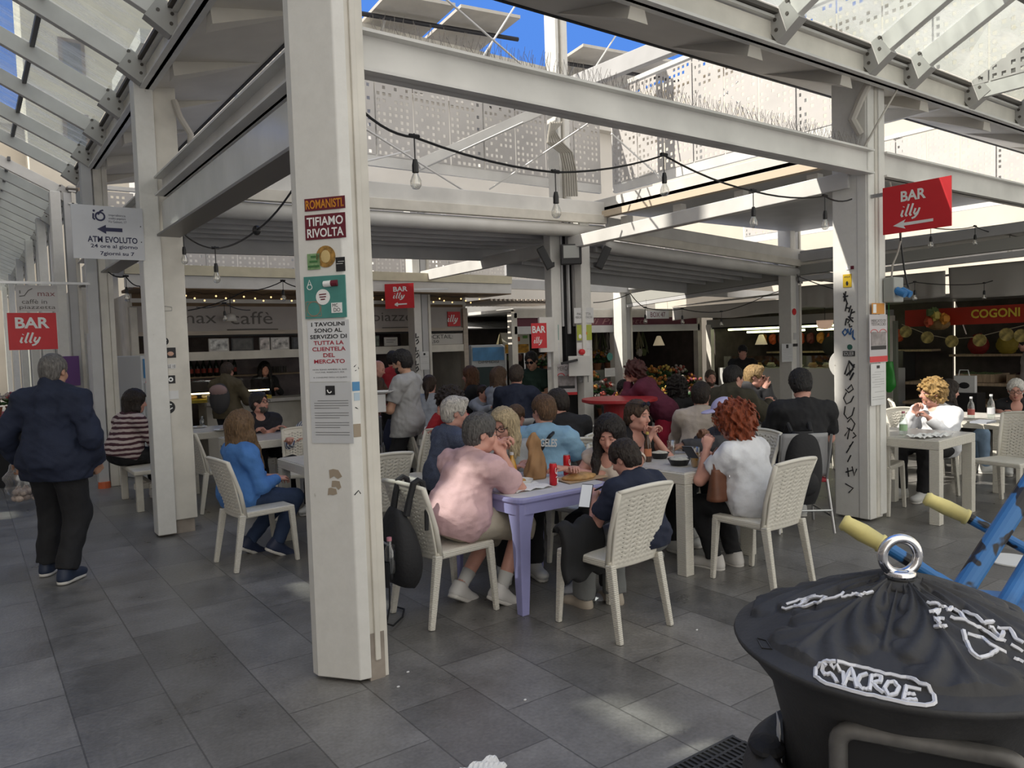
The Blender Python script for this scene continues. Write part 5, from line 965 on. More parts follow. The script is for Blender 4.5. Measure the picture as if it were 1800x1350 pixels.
    if st_ != 'bald':
        th = {'short': .016, 'buzz': .004, 'long': .024, 'pony': .012, 'bob': .024, 'curly': .036, 'curlylong': .05, 'grey': .010, 'quiff': .02}[st_]
        g.ell(hp(0, -.014, .036), np.array([.079, .097, .09]) * hs + th, F, .02); g.ell(hp(0, -.045, -.02), np.array([.07, .06, .075]) * hs + th * .8, F, .03)
        if st_ == 'quiff': g.ell(hp(0, .06, .11), np.array([.06, .045, .03]) * hs, F, .03)
        if st_ in ('long', 'bob', 'curlylong', 'pony') and st_ != 'pony':
            ln = {'long': -.38, 'bob': -.13, 'curlylong': -.16}[st_]
            for s in (-1, 1): g.cone(hp(s * .068, .01, .03), hp(s * .085, -.005, -.10), .036 * hs, .036 * hs, .03); lw = hp(s * .088, -.012, -.09); g.cone(lw, lw + [0, 0, ln + .09] - hf * .02, .042 * hs, .026 * hs, .03)
            [g.cone(hp(q_, -.065, .01), hp(q_ * 1.1, -.075, -.06) + [0, 0, ln + .06] - T * 0 - hf * .015, .06 * hs, .036 * hs, .04) for q_ in (-.05, 0, .05)]
        if st_ == 'long':
            for s in (-1, 1): f0 = hp(s * .082, .02, -.06); f1 = f0 + hr * s * .018 + hf * .03 - [0, 0, .13]; g.cone(f0, f1, .032 * hs, .03 * hs, .03); g.cone(f1, f1 + np.array([hf[0], hf[1], 0]) * .07 - [0, 0, .17], .03 * hs, .016 * hs, .03)
        if st_ == 'pony': g.cone(hp(0, -.10, .02), hp(0, -.125, -.12), .026 * hs, .024 * hs, .02); g.cone(hp(0, -.125, -.12), hp(0, -.125, -.12) + [0, 0, -.30] - hf * .02, .022 * hs, .010 * hs, .02)
        hl = .062 if st_ != 'buzz' else .07
        g.ell(hp(0, .105, -.045), np.array([.068, .075, hl + .045]) * hs, F, .012, sub=True); g.ell(hp(0, .13, .035), np.array([.055, .06, .05]) * hs, F, .012, sub=True)
        if st_ not in ('long', 'bob', 'curly', 'curlylong'):
            for s in (-1, 1): g.ell(hp(s * .09, .015, -.045), np.array([.035, .05, .06]) * hs, F, .008, sub=True)
            if st_ != 'pony': g.plane(hp(0, -.05, -.085), N_(-hu + hf * .1)) 
        if st_ in ('curly', 'curlylong'): g.curls(.014, 120, int(px))
        else: g.strands(.0035 if st_ in ('long', 'bob', 'pony') else .0025, 26, Hc, HF); g.curls(.0016, 160, 3)
        ho_ = put('hair', g, hm)
        if st_ == 'grey' or st_ == 'buzz': pass
    if beard:
        g = Grid(Hc - .17, Hc + .17, min(h, .009)); g.ell(hp(0, .033, -.066), np.array([.064, .068, .062]) * hs, F, .02); g.ell(hp(0, .066, -.1), np.array([.032, .03, .026]) * hs, F, .02); g.plane(hp(0, .06, -.048), N_(hu + hf * .25)); g.cone(hp(-.02, .1, -.067), hp(.02, .1, -.067), .009 * hs, .009 * hs, .004, sub=True); g.ripple(.003, 120, 1); put('beard', g, hairm(beard))
    if face:
        for s in (-1, 1):
            e = empty('eye', tuple(hp(s * .033, .0805, .006) + ofs)); e.parent = root; M = np.array([hr, hf, hu]).T; dn = hpitch > 19 or glasses == 'sun'
            ld = MB().ball(tuple(hu * (.0035 if not dn else 0) * hs + hf * .0008), np.array([.0148, .0135, .0085 if not dn else .0112]) * hs, 12, 8, M=M).build('eyelid', skin(SK[tone] if isinstance(tone, str) else tone), e, smooth=True); MB().tube([tuple(hr * q_ * hs + hf * (.0138 - 22 * q_ * q_) * hs + hu * (-.004 if not dn else -.005) * hs) for q_ in (-.013, -.006, 0, .006, .013)], .0011 * hs, 5).build('lashes', INK, e)
            if dn: continue
            MB().ball((0, 0, 0), np.array([.0135, .0125, .0105]) * hs, 10, 7, M=M).build('eyeball', mat('eye_white', (.55, .52, .5), .3), e, smooth=True); MB().ball(tuple(hf * .0085 * hs - hu * .001), np.array([.006, .005, .006]) * hs, 8, 6, M=M).build('iris', mat('iris_dark', (.03, .018, .012), .2), e, smooth=True)
        for s in (-1, 1): b = MB(); b.tube([hp(s * .015, .0945, .029) + ofs, hp(s * .034, .0935, .0325) + ofs, hp(s * .052, .081, .028) + ofs], [.0026 * hs, .003 * hs, .0015 * hs], 6); b.build('eyebrow', hairm(tuple(np.minimum(np.array(hcol) * .7, .16))), root)
        b = MB(); b.tube([hp(-.022, .086, -.0665) + ofs, hp(-.008, .0955, -.0625) + ofs, hp(.008, .0955, -.0625) + ofs, hp(.022, .086, -.0665) + ofs], .0042 * hs, 6).tube([hp(-.018, .087, -.07) + ofs, hp(0, .095, -.072) + ofs, hp(.018, .087, -.07) + ofs], .0048 * hs, 6); b.build('lips', mat('lips', (.42, .15, .13), .45), root, smooth=True)
    if glasses:
        up = .055 if glasses == 'onhead' else 0; b = MB(); lens = MB(); dark = glasses in ('sun', 'onhead'); yo = .108 if not up else .075; zo = .006 if not up else .105
        for s in (-1, 1):
            c = hp(s * .034, yo, zo); ring = [c + (hr * math.cos(a) * .028 + hu * math.sin(a) * .02) * hs + ofs for a in np.linspace(0, 2 * PI, 16, endpoint=False)]; b.tube(ring, .0028 * hs, 6, closed=True); b.tube([hp(s * .062, yo, zo + .004) + ofs, hp(s * .082, .0 + (yo - .108), zo + .004) + ofs], .0025 * hs, 6)
            if dark: lens.add([c + ofs] + ring, [(0, i + 1, (i + 1) % 16 + 1) for i in range(16)])
        b.tube([hp(-.007, yo + .002, zo + .004) + ofs, hp(.007, yo + .002, zo + .004) + ofs], .0025 * hs, 6); o = b.build('sunglasses' if dark else 'glasses', BLACK, root)
        if dark: lens.build('lens', mat('dark_lens', (.008, .008, .01), .08), o)
    if cap:
        g = Grid(Hc - .2, Hc + .24, .008); g.ell(hp(0, -.012, .04), np.array([.096, .114, .105]) * hs, F, .01); g.plane(hp(0, 0, .045), -N_(hu + hf * .12)); put('cap', g, cap); g = Grid(Hc - .2, Hc + .24, .007); g.ell(hp(0, .115, .055), np.array([.075, .085, .012]) * hs, F, .01); g.plane(hp(0, .075, .05), -hf); put('cap_peak', g, cap)
    if extra: extra(root, dict(ofs=ofs, hp=hp, tp=tp, A=A, Lg=Lg, sh=sh, FR=FR2, sc=sc, Hc=Hc, T=T))
    PEOPLE.append((label, px, py, np.array([X + (Hc[0] * cz - Hc[1] * sz), Y + Hc[0] * sz + Hc[1] * cz, seat + Hc[2]]))); return root
PEOPLE = []
# ================================================================== THE CROWD
BLK = cloth('black', (.012, .012, .014)); NAVYC = cloth('navy', (.012, .018, .042)); GREYC = cloth('grey_marl', (.34, .34, .34)); DENIM = cloth('denim_shirt', (.07, .20, .50)); JEANS = cloth('jeans', (.025, .045, .10)); PINK = cloth('pink_pique', (.64, .42, .43)); KHAKI = cloth('khaki', (.42, .37, .29)); WHITEC = cloth('white_cotton', (.70, .71, .74)); CREAMC = cloth('cream_knit', (.62, .53, .45)); OLIVE = cloth('olive', (.05, .045, .028)); MAROON = cloth('maroon', (.10, .012, .035)); REDC = cloth('red_wool', (.32, .015, .025)); LBLUE = cloth('light_blue', (.28, .48, .66)); DGREY = cloth('dark_grey', (.05, .05, .055)); GREYJ = cloth('grey_jeans', (.16, .165, .16)); LIGHTJ = cloth('light_jeans', (.22, .32, .45)); GREYSW = cloth('grey_sweater', (.34, .35, .36)); PALEG = cloth('pale_blue_grey', (.34, .37, .43)); BROWNP = cloth('brown_print', (.10, .06, .04), var=.7); LINEN = cloth('linen', (.50, .43, .37)); GREENB = cloth('dark_green', (.01, .03, .02)); REDP = cloth('red_trousers', (.45, .02, .06))
STRIPE = ramp_mat('striped_knit', 'ShaderNodeTexWave', [(0, (.5, .42, .4)), (.5, (.06, .02, .03))], .9, setup=bands(5.5, 'Z', 2.2, 1.5), const=True); PIN = ramp_mat('pinstripe_shirt', 'ShaderNodeTexWave', [(0, (.6, .62, .66)), (.62, (.06, .09, .2))], .85, setup=bands(11, 'X', .6), const=True)
DOTS = ramp_mat('navy_dots', 'ShaderNodeTexVoronoi', [(0, (.035, .045, .085)), (.8, (.10, .12, .18))], .9, stretch=(60, 60, 60)); PATT = ramp_mat('purple_red_print', 'ShaderNodeTexVoronoi', [(0, (.03, .015, .07)), (.45, (.20, .015, .10)), (.75, (.45, .05, .05)), (.9, (.02, .02, .05))], .8, stretch=(12, 12, 12), const=True)
person('man in a navy coat walking away with a bag of garlic, grey hair', 95, 650, 6.6, 2, pose='walk', lean=3, w=1.12, sc=1.0, tone='tan', hair=('grey', (.16, .15, .14)), top=('jacket', NAVYC), bot=('loose', BLK), shoes=(.02, .03, .06), feet={-1: (-.19, .12, -.845), 1: (.10, -.10, -.845)}, arms='side', hands={-1: (-.36, .10, -.02), 1: (.26, .12, -.06)}, hem=.13, pos=(.47, 6.72), face=False, hyaw=4, h=.009, curl=1.2)
person('man in a pink polo shirt leaning on his elbows with hands at his mouth', 845, 755, 4.8, 47, pose='tuck', lean=24, pos=(2.46, 4.13), w=1.12, tone='ruddy', hair=('short', (.11, .105, .10)), top=('polo', PINK), bot=('shorts', KHAKI), shoes=(.62, .6, .58), hands={-1: ('h', -.03, .15, -.10), 1: ('h', .035, .155, -.12)}, poles={-1: (-.3, .5, -1), 1: (.35, .4, -1)}, hyaw=26, hpitch=10, h=.0075, curl=1.0, hem=.10)
person('blonde woman in dark-rimmed glasses and grey sweater facing the pink polo', 884, 748, 5.75, 168, lean=12, fem=True, hair=('long', (.52, .41, .25)), top=('long', GREYSW), bot=('pants', BLK), hands={-1: ('w', 3.32, 4.42, .79), 1: ('w', 3.16, 4.40, .79)}, hyaw=36, hpitch=14, glasses='clear', h=.008)
person('dark-haired young woman in a sleeveless cream top looking down', 1071, 768, 5.35, 212, lean=10, fem=True, tone='fair', hair=('long', (.014, .010, .009)), top=('tank', CREAMC), bot=('pants', BLK), hands={-1: ('w', 3.42, 4.12, .79), 1: ('w', 3.36, 3.98, .79)}, hyaw=-14, hpitch=24, h=.0075, shoes=(.45, .46, .5), feet={-1: (-.1, .40, -.465), 1: (.12, .36, -.465)})
person('woman in a black top with sunglasses on her head and hands clasped', 1121, 730, 6.25, 158, lean=10, fem=True, hair=('pony', (.07, .04, .022)), top=('tank', BLK), bot=('pants', BLK), hands={-1: ('h', -.035, .15, -.16), 1: ('h', .03, .155, -.15)}, poles={-1: (-.6, .3, -1), 1: (.6, .3, -1)}, hyaw=-26, hpitch=6, glasses='onhead', h=.0085, curl=1.0)
person('boy in a navy T-shirt bent over a phone, nearest the viewer', 1098, 825, 4.25, -36, lean=12, sc=.86, pos=(3.05, 3.38), tone='fair', hair=('short', (.022, .014, .010)), top=('tee', NAVYC), bot=('loose', GREYJ), shoes=(.42, .36, .29), hands={-1: (-.12, .30, .20), 1: (-.02, .32, .20)}, hyaw=-16, hpitch=28, h=.0075, seat=.54, feet={-1: (-.14, .40, -.455), 1: (.06, .32, -.455)}, curl=.9)
person('woman with bushy red hair in a white T-shirt, seen from behind', 1291, 755, 5.0, -38, lean=16, w=1.14, fem=True, tone='ruddy', hair=('curlylong', (.26, .055, .018)), top=('tee', WHITEC), bot=('pants', BLK), shoes=(.62, .6, .57), pos=(4.44, 3.31), hands={-1: ('h', -.10, .20, -.16), 1: ('w', 4.55, 3.72, .79)}, poles={-1: (-.4, .4, -1)}, hyaw=-24, hpitch=6, h=.008, face=False, hem=.10, curl=1.0, feet={-1: (-.06, .30, -.465), 1: (.12, .26, -.465)})
person('person in a lilac cap at the white table, facing left', 1272, 728, 6.4, -118, lean=14, tone='brown', hair=('short', (.02, .015, .012)), top=('long', DGREY), bot=('pants', BLK), hands={-1: ('w', 4.72, 4.28, .80), 1: ('h', .06, .22, -.16)}, hyaw=12, hpitch=12, cap=cloth('lilac', (.46, .44, .66)), h=.009, curl=.9)
person('woman in a blue denim shirt with light brown hair, turned away', 425, 752, 6.1, 48, pose='tuck', lean=4, fem=True, w=1.05, hair=('long', (.17, .10, .048)), top=('long', DENIM), bot=('jeans', JEANS), shoes=(.02, .03, .07), pos=(2.00, 6.17), arms='lap', hyaw=-20, hpitch=-2, h=.0085, face=False, hem=.08)
person('bearded man in glasses and a dark red-shouldered polo, left table', 456, 708, 9.1, 140, lean=12, w=1.1, tone='ruddy', hair=('short', (.03, .025, .022)), top=('polo', cloth('black_red', (.02, .018, .025))), bot=('pants', BLK), arms='fold', hyaw=-32, hpitch=-6, glasses='clear', beard=(.10, .09, .08), h=.010)
person('person in a blue pinstripe shirt mostly hidden by the front column', 552, 735, 8.2, 200, lean=14, hair=('short', (.05, .03, .02)), top=('long', PIN), bot=('pants', BLK), h=.012, face=False)
person('woman in a striped sweater on the white bench, seen from behind', 238, 688, 8.9, 34, lean=18, fem=True, w=1.12, sc=1.08, hair=('bob', (.02, .012, .010)), top=('long', STRIPE), bot=('pants', BLK), pos=(1.62, 9.40), h=.010, face=False, hyaw=14, hem=.02)
def rucksack(col, col2):
    def f(root, q):
        o = q['ofs']; tp = q['tp']; b = MB(); b.ball(tuple(tp(0, -.20, .22) + o), (.15, .10, .22), 14, 10, M=np.array(q['FR']).T); k = b.build('rucksack', mat('pack_' + str(col), col, .8), root, smooth=True)
        MB().ball(tuple(tp(0, -.24, .34) + o), (.14, .075, .09), 12, 8, M=np.array(q['FR']).T).build('flap', mat('pack_' + str(col2), col2, .8), k, smooth=True)
        for s in (-1, 1): MB().tube([tp(s * .11, -.14, .40) + o, tp(s * .12, -.02, .485) + o, tp(s * .12, .10, .40) + o, tp(s * .14, .06, .2) + o], .016, 6).build('strap', BLACK, k)
    return f
person('person with a grey and pink rucksack standing at the cafe counter', 400, 652, 10.9, 12, pose='stand', lean=4, sc=.93, hair=('short', (.06, .04, .03)), top=('jacket', cloth('khaki_dark', (.10, .08, .045))), bot=('pants', BLK), arms='table', hands={-1: (-.2, .35, .18), 1: (.2, .35, .18)}, h=.012, face=False, extra=rucksack((.06, .058, .06), (.34, .23, .22)))
person('dark-clad person bending behind the cafe counter', 466, 662, 12.8, 150, pose='stand', lean=15, sc=.94, hair=('long', (.012, .010, .010)), top=('long', BLK), bot=('pants', BLK), h=.013, fem=True, face=False)
person('bald man in a brown patterned jacket stooping by the cafe', 665, 648, 10.4, 100, pose='stand', lean=18, sc=.95, tone='ruddy', hair=('bald', (.1, .1, .1)), top=('jacket', BROWNP), bot=('pants', DGREY), hands={1: (.2, .35, .25)}, h=.012, hpitch=20)
person('dark-haired person in a red top behind the waiter', 690, 632, 11.4, -10, pose='stand', sc=1.02, hair=('short', (.012, .01, .01)), top=('long', REDC), bot=('pants', BLK), arms='side', h=.013, face=False)
person('waiter in a grey T-shirt standing with a plate', 706, 636, 8.0, -72, pose='stand', lean=2, sc=1.0, tone='tan', hair=('short', (.014, .011, .010)), top=('tee', GREYC), bot=('pants', BLK), beard=(.015, .012, .012), hands={-1: (-.10, .30, .15), 1: (.12, .30, .13)}, hpitch=14, h=.009, hem=.12)
person('person with a long plait in a pale grey hoodie, back turned', 755, 665, 10.2, 12, lean=4, fem=True, sc=1.06, hair=('pony', (.04, .022, .014)), top=('long', PALEG), bot=('pants', BLK), h=.012, face=False)
person('woman in a red sweater with dark hair resting her face on her hand', 790, 700, 7.7, 225, lean=18, fem=True, hair=('curlylong', (.02, .010, .010)), top=('long', REDC), bot=('pants', BLK), hands={1: ('h', .06, .12, -.08)}, h=.012, hpitch=16)
person('girl with long auburn hair in black, facing left by the cafe post', 826, 660, 11.0, -82, lean=2, fem=True, seat=.66, hair=('long', (.12, .05, .022)), top=('long', BLK), bot=('pants', BLK), h=.012)
person('small child in grey beside the drinks fridge', 849, 690, 10.6, 140, lean=4, sc=.75, seat=.62, hair=('short', (.04, .022, .014)), top=('long', PALEG), bot=('pants', DGREY), h=.013)
person('woman with long streaked brown hair beside the man in navy', 878, 662, 10.4, 60, lean=4, fem=True, seat=.62, hair=('long', (.13, .08, .05)), top=('long', PALEG), bot=('pants', BLK), h=.012)
person('man in a navy T-shirt with his back turned in the middle of the crowd', 908, 660, 9.6, 12, lean=10, seat=.68, w=1.15, hair=('short', (.05, .034, .025)), top=('tee', NAVYC), bot=('pants', DGREY), tone='ruddy', hands={1: (.36, .40, .24)}, h=.011, face=False)
person('man in sunglasses and a dark green shirt standing by the corner profiles', 934, 634, 10.3, 200, pose='stand', lean=6, sc=1.0, w=1.05, tone='tan', hair=('short', (.012, .01, .01)), top=('tee', GREENB), bot=('pants', BLK), hands={-1: (-.1, .32, .15), 1: (.1, .32, .15)}, hpitch=18, glasses='sun', h=.010, extra=lambda root, q: None)
person('white-haired woman in a dotted navy top, seen from behind', 800, 722, 6.25, 58, lean=10, fem=True, w=1.08, hair=('quiff', (.62, .58, .52)), top=('long', DOTS), bot=('pants', DGREY), h=.010, hyaw=20, face=False)
person('man in a light blue lettered T-shirt with a strap across his back', 955, 722, 6.3, 24, lean=12, w=1.05, hair=('short', (.13, .07, .035)), top=('tee', LBLUE), bot=('pants', DGREY), h=.009, hyaw=-62, face=True, hpitch=8, extra=lambda root, q: (text(root, 'LOS ANGELES', 0, float(q['tp'](0, -.15, .36)[2] + q['ofs'][2]), .33, .065, WHT, y=float(q['tp'](0, -.185, .36)[1]), rx=PI / 2 - .2, bold=.03), MB().tube([q['tp'](-.13, -.165, .03) + q['ofs'], q['tp'](.0, -.178, .22) + q['ofs'], q['tp'](.09, -.155, .42) + q['ofs'], q['tp'](.12, -.03, .525) + q['ofs'], q['tp'](.07, .11, .38) + q['ofs']], .016, 6).build('strap', BLACK, root)))
person('man in a black T-shirt leaning beside the light blue T-shirt', 979, 708, 7.15, -14, lean=20, w=1.1, hair=('short', (.025, .018, .014)), top=('tee', BLK), bot=('pants', DGREY), h=.010, hyaw=-46, hpitch=12, tone='ruddy')
person('child in a purple and red printed jacket amid the crowd', 908, 732, 7.5, 70, lean=10, sc=.86, hair=('short', (.10, .055, .03)), top=('jacket', PATT), bot=('pants', BLK), h=.011, hyaw=-30)
person('woman in a maroon sweater and red trousers bending over the high table', 1117, 668, 8.9, -58, pose='stand', lean=38, side=-4, sc=1.0, fem=True, hair=('curly', (.07, .02, .018)), top=('long', MAROON), bot=('pants', REDP), hands={-1: ('h', -.03, .13, -.10), 1: ('h', .05, .14, -.08)}, hpitch=20, hyaw=-8, h=.010)
person('bearded man in a dark beanie and jacket behind the high table', 1097, 686, 9.8, 186, lean=12, tone='olive', hair=('short', (.01, .01, .01)), top=('jacket', BLK), bot=('pants', BLK), beard=(.012, .01, .01), hpitch=18, h=.011, cap=BLK if False else None)
person('woman with wavy black hair in a black coat, back turned, before the flowers', 1190, 682, 9.6, 5, lean=6, fem=True, hair=('curlylong', (.012, .010, .009)), top=('long', BLK), bot=('pants', BLK), h=.012, face=False)
person('man in a cream shirt with short dark hair, back turned', 1233, 695, 7.5, 18, lean=14, hair=('short', (.02, .014, .012)), top=('long', LINEN), bot=('pants', DGREY), h=.010, face=False, hyaw=10)
person('balding man in a grey T-shirt facing the viewer before the flowers', 1249, 664, 12.0, 176, lean=4, tone='ruddy', hair=('buzz', (.10, .07, .05)), top=('tee', GREYC), bot=('pants', DGREY), beard=(.07, .045, .03), h=.012)
person('dark-haired man in an olive jacket turned to the right', 1290, 664, 8.3, 42, lean=18, w=1.15, seat=.66, hair=('short', (.014, .012, .011)), top=('jacket', OLIVE), bot=('pants', BLK), hands={1: (.30, .42, .30)}, hyaw=30, hpitch=4, h=.010, tone='ruddy')
person('fair-haired man in sunglasses eating, beyond the olive jacket', 1326, 662, 9.0, 120, lean=10, seat=.66, hair=('quiff', (.36, .24, .11)), top=('jacket', DGREY), bot=('pants', BLK), hands={-1: ('h', -.03, .14, -.10), 1: ('h', .04, .14, -.12)}, glasses='sun', hyaw=-10, h=.010)
person('stall keeper in a black cap behind the food stall', 1306, 640, 13.6, 190, pose='stand', sc=.98, tone='ruddy', hair=('short', (.02, .015, .012)), top=('tee', BLK), bot=('pants', BLK), cap=BLK, h=.013)
person('man in a black T-shirt with his head bowed, back turned, on the metal chair', 1408, 676, 6.75, 2, lean=10, side=2, seat=.60, w=1.15, sc=1.03, tone='ruddy', hair=('quiff', (.014, .011, .010)), top=('tee', BLK), bot=('jeans', JEANS), hands={-1: (-.12, .42, .22), 1: (.16, .42, .22)}, hpitch=22, hyaw=18, hroll=6, h=.0085, face=False, hem=.02)
person('young man with curly blond hair and white sweater at the square table', 1638, 698, 7.75, -118, lean=10, hair=('curly', (.40, .25, .09)), top=('long', WHITEC), bot=('pants', BLK), hands={-1: (-.12, .34, .32), 1: ('h', .02, .17, -.19)}, hyaw=34, hpitch=2, h=.009, curl=1.0)
person('dark-haired woman in black behind the curly blond man', 1668, 694, 9.0, 100, lean=8, fem=True, seat=.47, hair=('long', (.02, .012, .010)), top=('long', BLK), bot=('jeans', LIGHTJ), h=.011)
person('white-haired woman in a sleeveless black top at the right edge', 1786, 702, 8.9, 205, lean=24, fem=True, seat=.5, w=1.1, hair=('short', (.68, .66, .62)), top=('tank', BLK), bot=('pants', BLK), arms='fold', hpitch=14, hyaw=10, h=.010, glasses='clear')
person('person in a pale sweatshirt standing by the greengrocer at the right edge', 1802, 628, 12.4, -60, pose='stand', sc=.95, hair=('short', (.02, .015, .012)), top=('long', cloth('pale_pink', (.5, .45, .46))), bot=('pants', BLK), h=.012, arms='side')
for l_, px_, py_, P_ in PEOPLE:
    c_ = CAMR.T @ (np.array(P_) - CAMP); print('HEAD', l_[:40], px_, py_, '->', int(CX + FPX * c_[0] / c_[2]), int(CY - FPX * c_[1] / c_[2]), 'Z%.2f' % c_[2])
# ================================================================== SIGNS, STICKERS AND NOTICES
class Face:
    """a vertical face in the place: origin (x, y), heading rz (its outer side is local -y)"""
    def __init__(s, x, y, rz): s.o = np.array([x, y, 0.]); s.rz = rz; s.u = np.array([math.cos(rz), math.sin(rz), 0]); s.n = np.array([math.sin(rz), -math.cos(rz), 0])
    def hit(s, px, py):
        r = ray(px, py); t = (s.o - CAMP).dot(s.n) / r.dot(s.n); p = CAMP + r * t; return (p - s.o).dot(s.u), p[2]
    def rect(s, name, label, cat, x0, y0, x1, y1, m, thick=.003, kind=None, group=None, off=0.):
        a = s.hit(x0, (y0 + y1) / 2)[0]; b = s.hit(x1, (y0 + y1) / 2)[0]; xm = (x0 + x1) / 2; z1 = s.hit(xm, y0)[1]; z0 = s.hit(xm, y1)[1]; w, h = abs(b - a), z1 - z0
        c = s.o + s.u * (a + b) / 2 + s.n * (thick / 2 + .001 + off); o = MB().box((0, 0, 0), (w, thick, h)).build(name, m, None, loc=(c[0], c[1], (z0 + z1) / 2), rz=s.rz); tag(o, label, cat, group, kind); return o, w, h
    def disc(s, name, label, cat, x, y, r_px, m, thick=.003, off=0.):
        a, z = s.hit(x, y); b = s.hit(x + r_px, y)[0]; r = abs(b - a); c = s.o + s.u * a + s.n * (.001 + off)
        o = MB().lathe([(0, 0), (r, 0), (r, thick), (0, thick)], n=24, M=np.array([[1, 0, 0], [0, 0, -1], [0, 1, 0.]])).build(name, m, None, loc=(c[0], c[1], z), rz=s.rz); tag(o, label, cat); return o, r
    def pen(s, name, label, cat, lines, m, r=.004, group=None):
        P = [[s.hit(*q) for q in ln] for ln in lines]; al = np.array([q for ln in P for q in ln]); mu, mz = al.mean(0); c = s.o + s.u * mu
        o = empty(name, (c[0], c[1], mz), s.rz, label, cat, group); strokes(o, [[(u - mu, z - mz) for u, z in ln] for ln in P], m, r, y=-.002, name='line', flat=.35); return o
def lines_of_print(parent, w, h, n, top, m=None, r=.0011, seed=1):
    rg = random.Random(seed); L = []
    for i in range(n):
        z = h / 2 - top - (h * .92 - top) * i / n
        if rg.random() < .18: continue
        a = -w * .42 if rg.random() < .7 else -w * .25; b = w * (.42 if rg.random() < .6 else rg.uniform(.05, .35)); L.append([(a, z), (b, z)])
    return strokes(parent, L, m or mat('print_grey', (.12, .12, .12), .7), r, y=-.0025, name='small_print')
FF = Face(1.4525, 3.595, math.atan2(-.19, .145))
ORG = mat('sticker_orange', (.6, .24, .02), .5); MRN = mat('sticker_maroon', (.13, .010, .022), .5)
o, w, h = FF.rect('sticker', 'orange and maroon strip sticker reading ROMANISTI at the top of the front column', 'sticker', 536, 347, 607, 369, MRN); text(o, 'ROMANISTI.', 0, 0, w * .94, h * .72, ORG, y=-.003, bold=.02)
o, w, h = FF.rect('sticker', 'maroon sticker with white block capitals under the orange strip on the front column', 'sticker', 537, 376, 608, 420, MRN); text(o, 'TIFIAMO', 0, h * .22, w * .9, h * .36, WHT, y=-.003, bold=.02); text(o, 'RIVOLTA', 0, -h * .24, w * .9, h * .36, WHT, y=-.003, bold=.02)
o, r = FF.disc('sticker', 'round gold sticker above the teal plate on the front column', 'sticker', 573, 451, 17, mat('sticker_gold', (.36, .20, .05), .4, var=.6, scale=40)); MB().ball((0, -.004, 0), (r * .5, .002, r * .6), 10, 6).build('emblem', mat('emblem_gold', (.6, .45, .2), .4), o)
o, w, h = FF.rect('sticker', 'small green sticker of stacked blocks above the teal plate on the front column', 'sticker', 541, 446, 563, 474, mat('sticker_green', (.22, .36, .17), .6, var=.3, scale=60)); 
for q in range(3): MB().box((0, -.003, -h * .3 + q * h * .3), (w * (.9 - .25 * q), .002, h * .12)).build('block', mat('green_block', (.05, .16, .05), .6), o)
o, w, h = FF.rect('sticker', 'small black sticker with white lines right of the gold sticker on the front column', 'sticker', 591, 452, 607, 477, INK); lines_of_print(o, w, h, 5, h * .15, WHT, .0012)
TEAL = mat('teal_plate', (.07, .25, .22), .45, var=.15, scale=9); o, w, h = FF.rect('sign_plate', 'teal metal plate with assorted stickers screwed to the front column', 'plate', 537, 485, 609, 559, TEAL, .008)
MB().tube([(w * .0, -.006, h * .30), (w * .18, -.006, h * .31)], h * .075, 10).build('pill_white', WHT, o); MB().tube([(w * .18, -.0061, h * .31), (w * .33, -.006, h * .315)], h * .076, 10).build('pill_red', MRN, o)
p = MB().lathe([(0, 0), (w * .17, 0), (w * .17, .002), (0, .002)], (0, 0, 0), 20, M=np.array([[1, 0, 0], [0, 0, -1], [0, 1, 0.]])).build('round_sticker', WHT, o, loc=(-.01, -.004, -.0)); strokes(p, [[(-.02, .012), (.02, .014)], [(-.018, 0), (.018, .001)], [(-.012, -.012), (.012, -.011)]], MRN, .003, -.003)
p = MB().box((w * .28, -.005, -h * .27), (w * .26, .002, h * .24)).build('square_sticker', WHT, o); text(o, 'MC', w * .25, -h * .21, w * .13, h * .08, INK, y=-.008); text(o, 'DO', w * .29, -h * .32, w * .16, h * .09, INK, y=-.008)
strokes(o, [arc(-w * .28, -h * .27, w * .16, h * .17, 0, 360, 20), [(-w * .47, -h * .1), (-w * .47, -h * .45), (-w * .1, -h * .45), (-w * .1, -h * .1), (-w * .47, -h * .1)]], mat('plate_rust', (.3, .2, .14), .7), .002, -.005); strokes(o, [[(-w * .4, h * .3), (-w * .36, h * .42), (-w * .32, h * .3)], arc(-w * .36, h * .25, w * .06, h * .06, 0, 360)], WHT, .002, -.005)
PL = mat('notice_white', (.66, .67, .68), .45, var=.04); o, w, h = FF.rect('notice', 'white notice about the tables in black and red capitals on the front column', 'notice', 543, 563, 616, 671, PL)
LRED = mat('ink_red', (.36, .02, .04), .6)
for i, (s_, c_, ww) in enumerate((('I TAVOLINI', INK, .8), ('SONO AL', INK, .66), ('SERVIZIO DI', INK, .88), ('TUTTA LA', LRED, .72), ('CLIENTELA', LRED, .8), ('DEL', LRED, .28), ('MERCATO', LRED, .74))): text(o, s_, 0, h * (.44 - .101 * i), w * ww, h * .066, c_, y=-.003, bold=.02)
text(o, 'NON SONO AMMESSI AL BAR', 0, -h * .30, w * .82, h * .022, INK, y=-.003); text(o, 'CUCINE, RISERVATI PER', 0, -h * .345, w * .7, h * .022, INK, y=-.003); text(o, 'IL CONSUMO DEGLI ACQUISTI', 0, -h * .43, w * .8, h * .024, INK, y=-.003)
o, w, h = FF.rect('notice', 'white printed sheet with a small black square logo, lower on the front column', 'notice', 547, 672, 620, 779, mat('sheet_grey', (.55, .56, .57), .5, var=.04)); MB().box((-.0, -.003, h * .37), (w * .22, .002, h * .15)).build('logo', INK, o); strokes(o, [arc(-w * .01, h * .38, w * .05, h * .05, 180, 330)], WHT, .003, -.006)
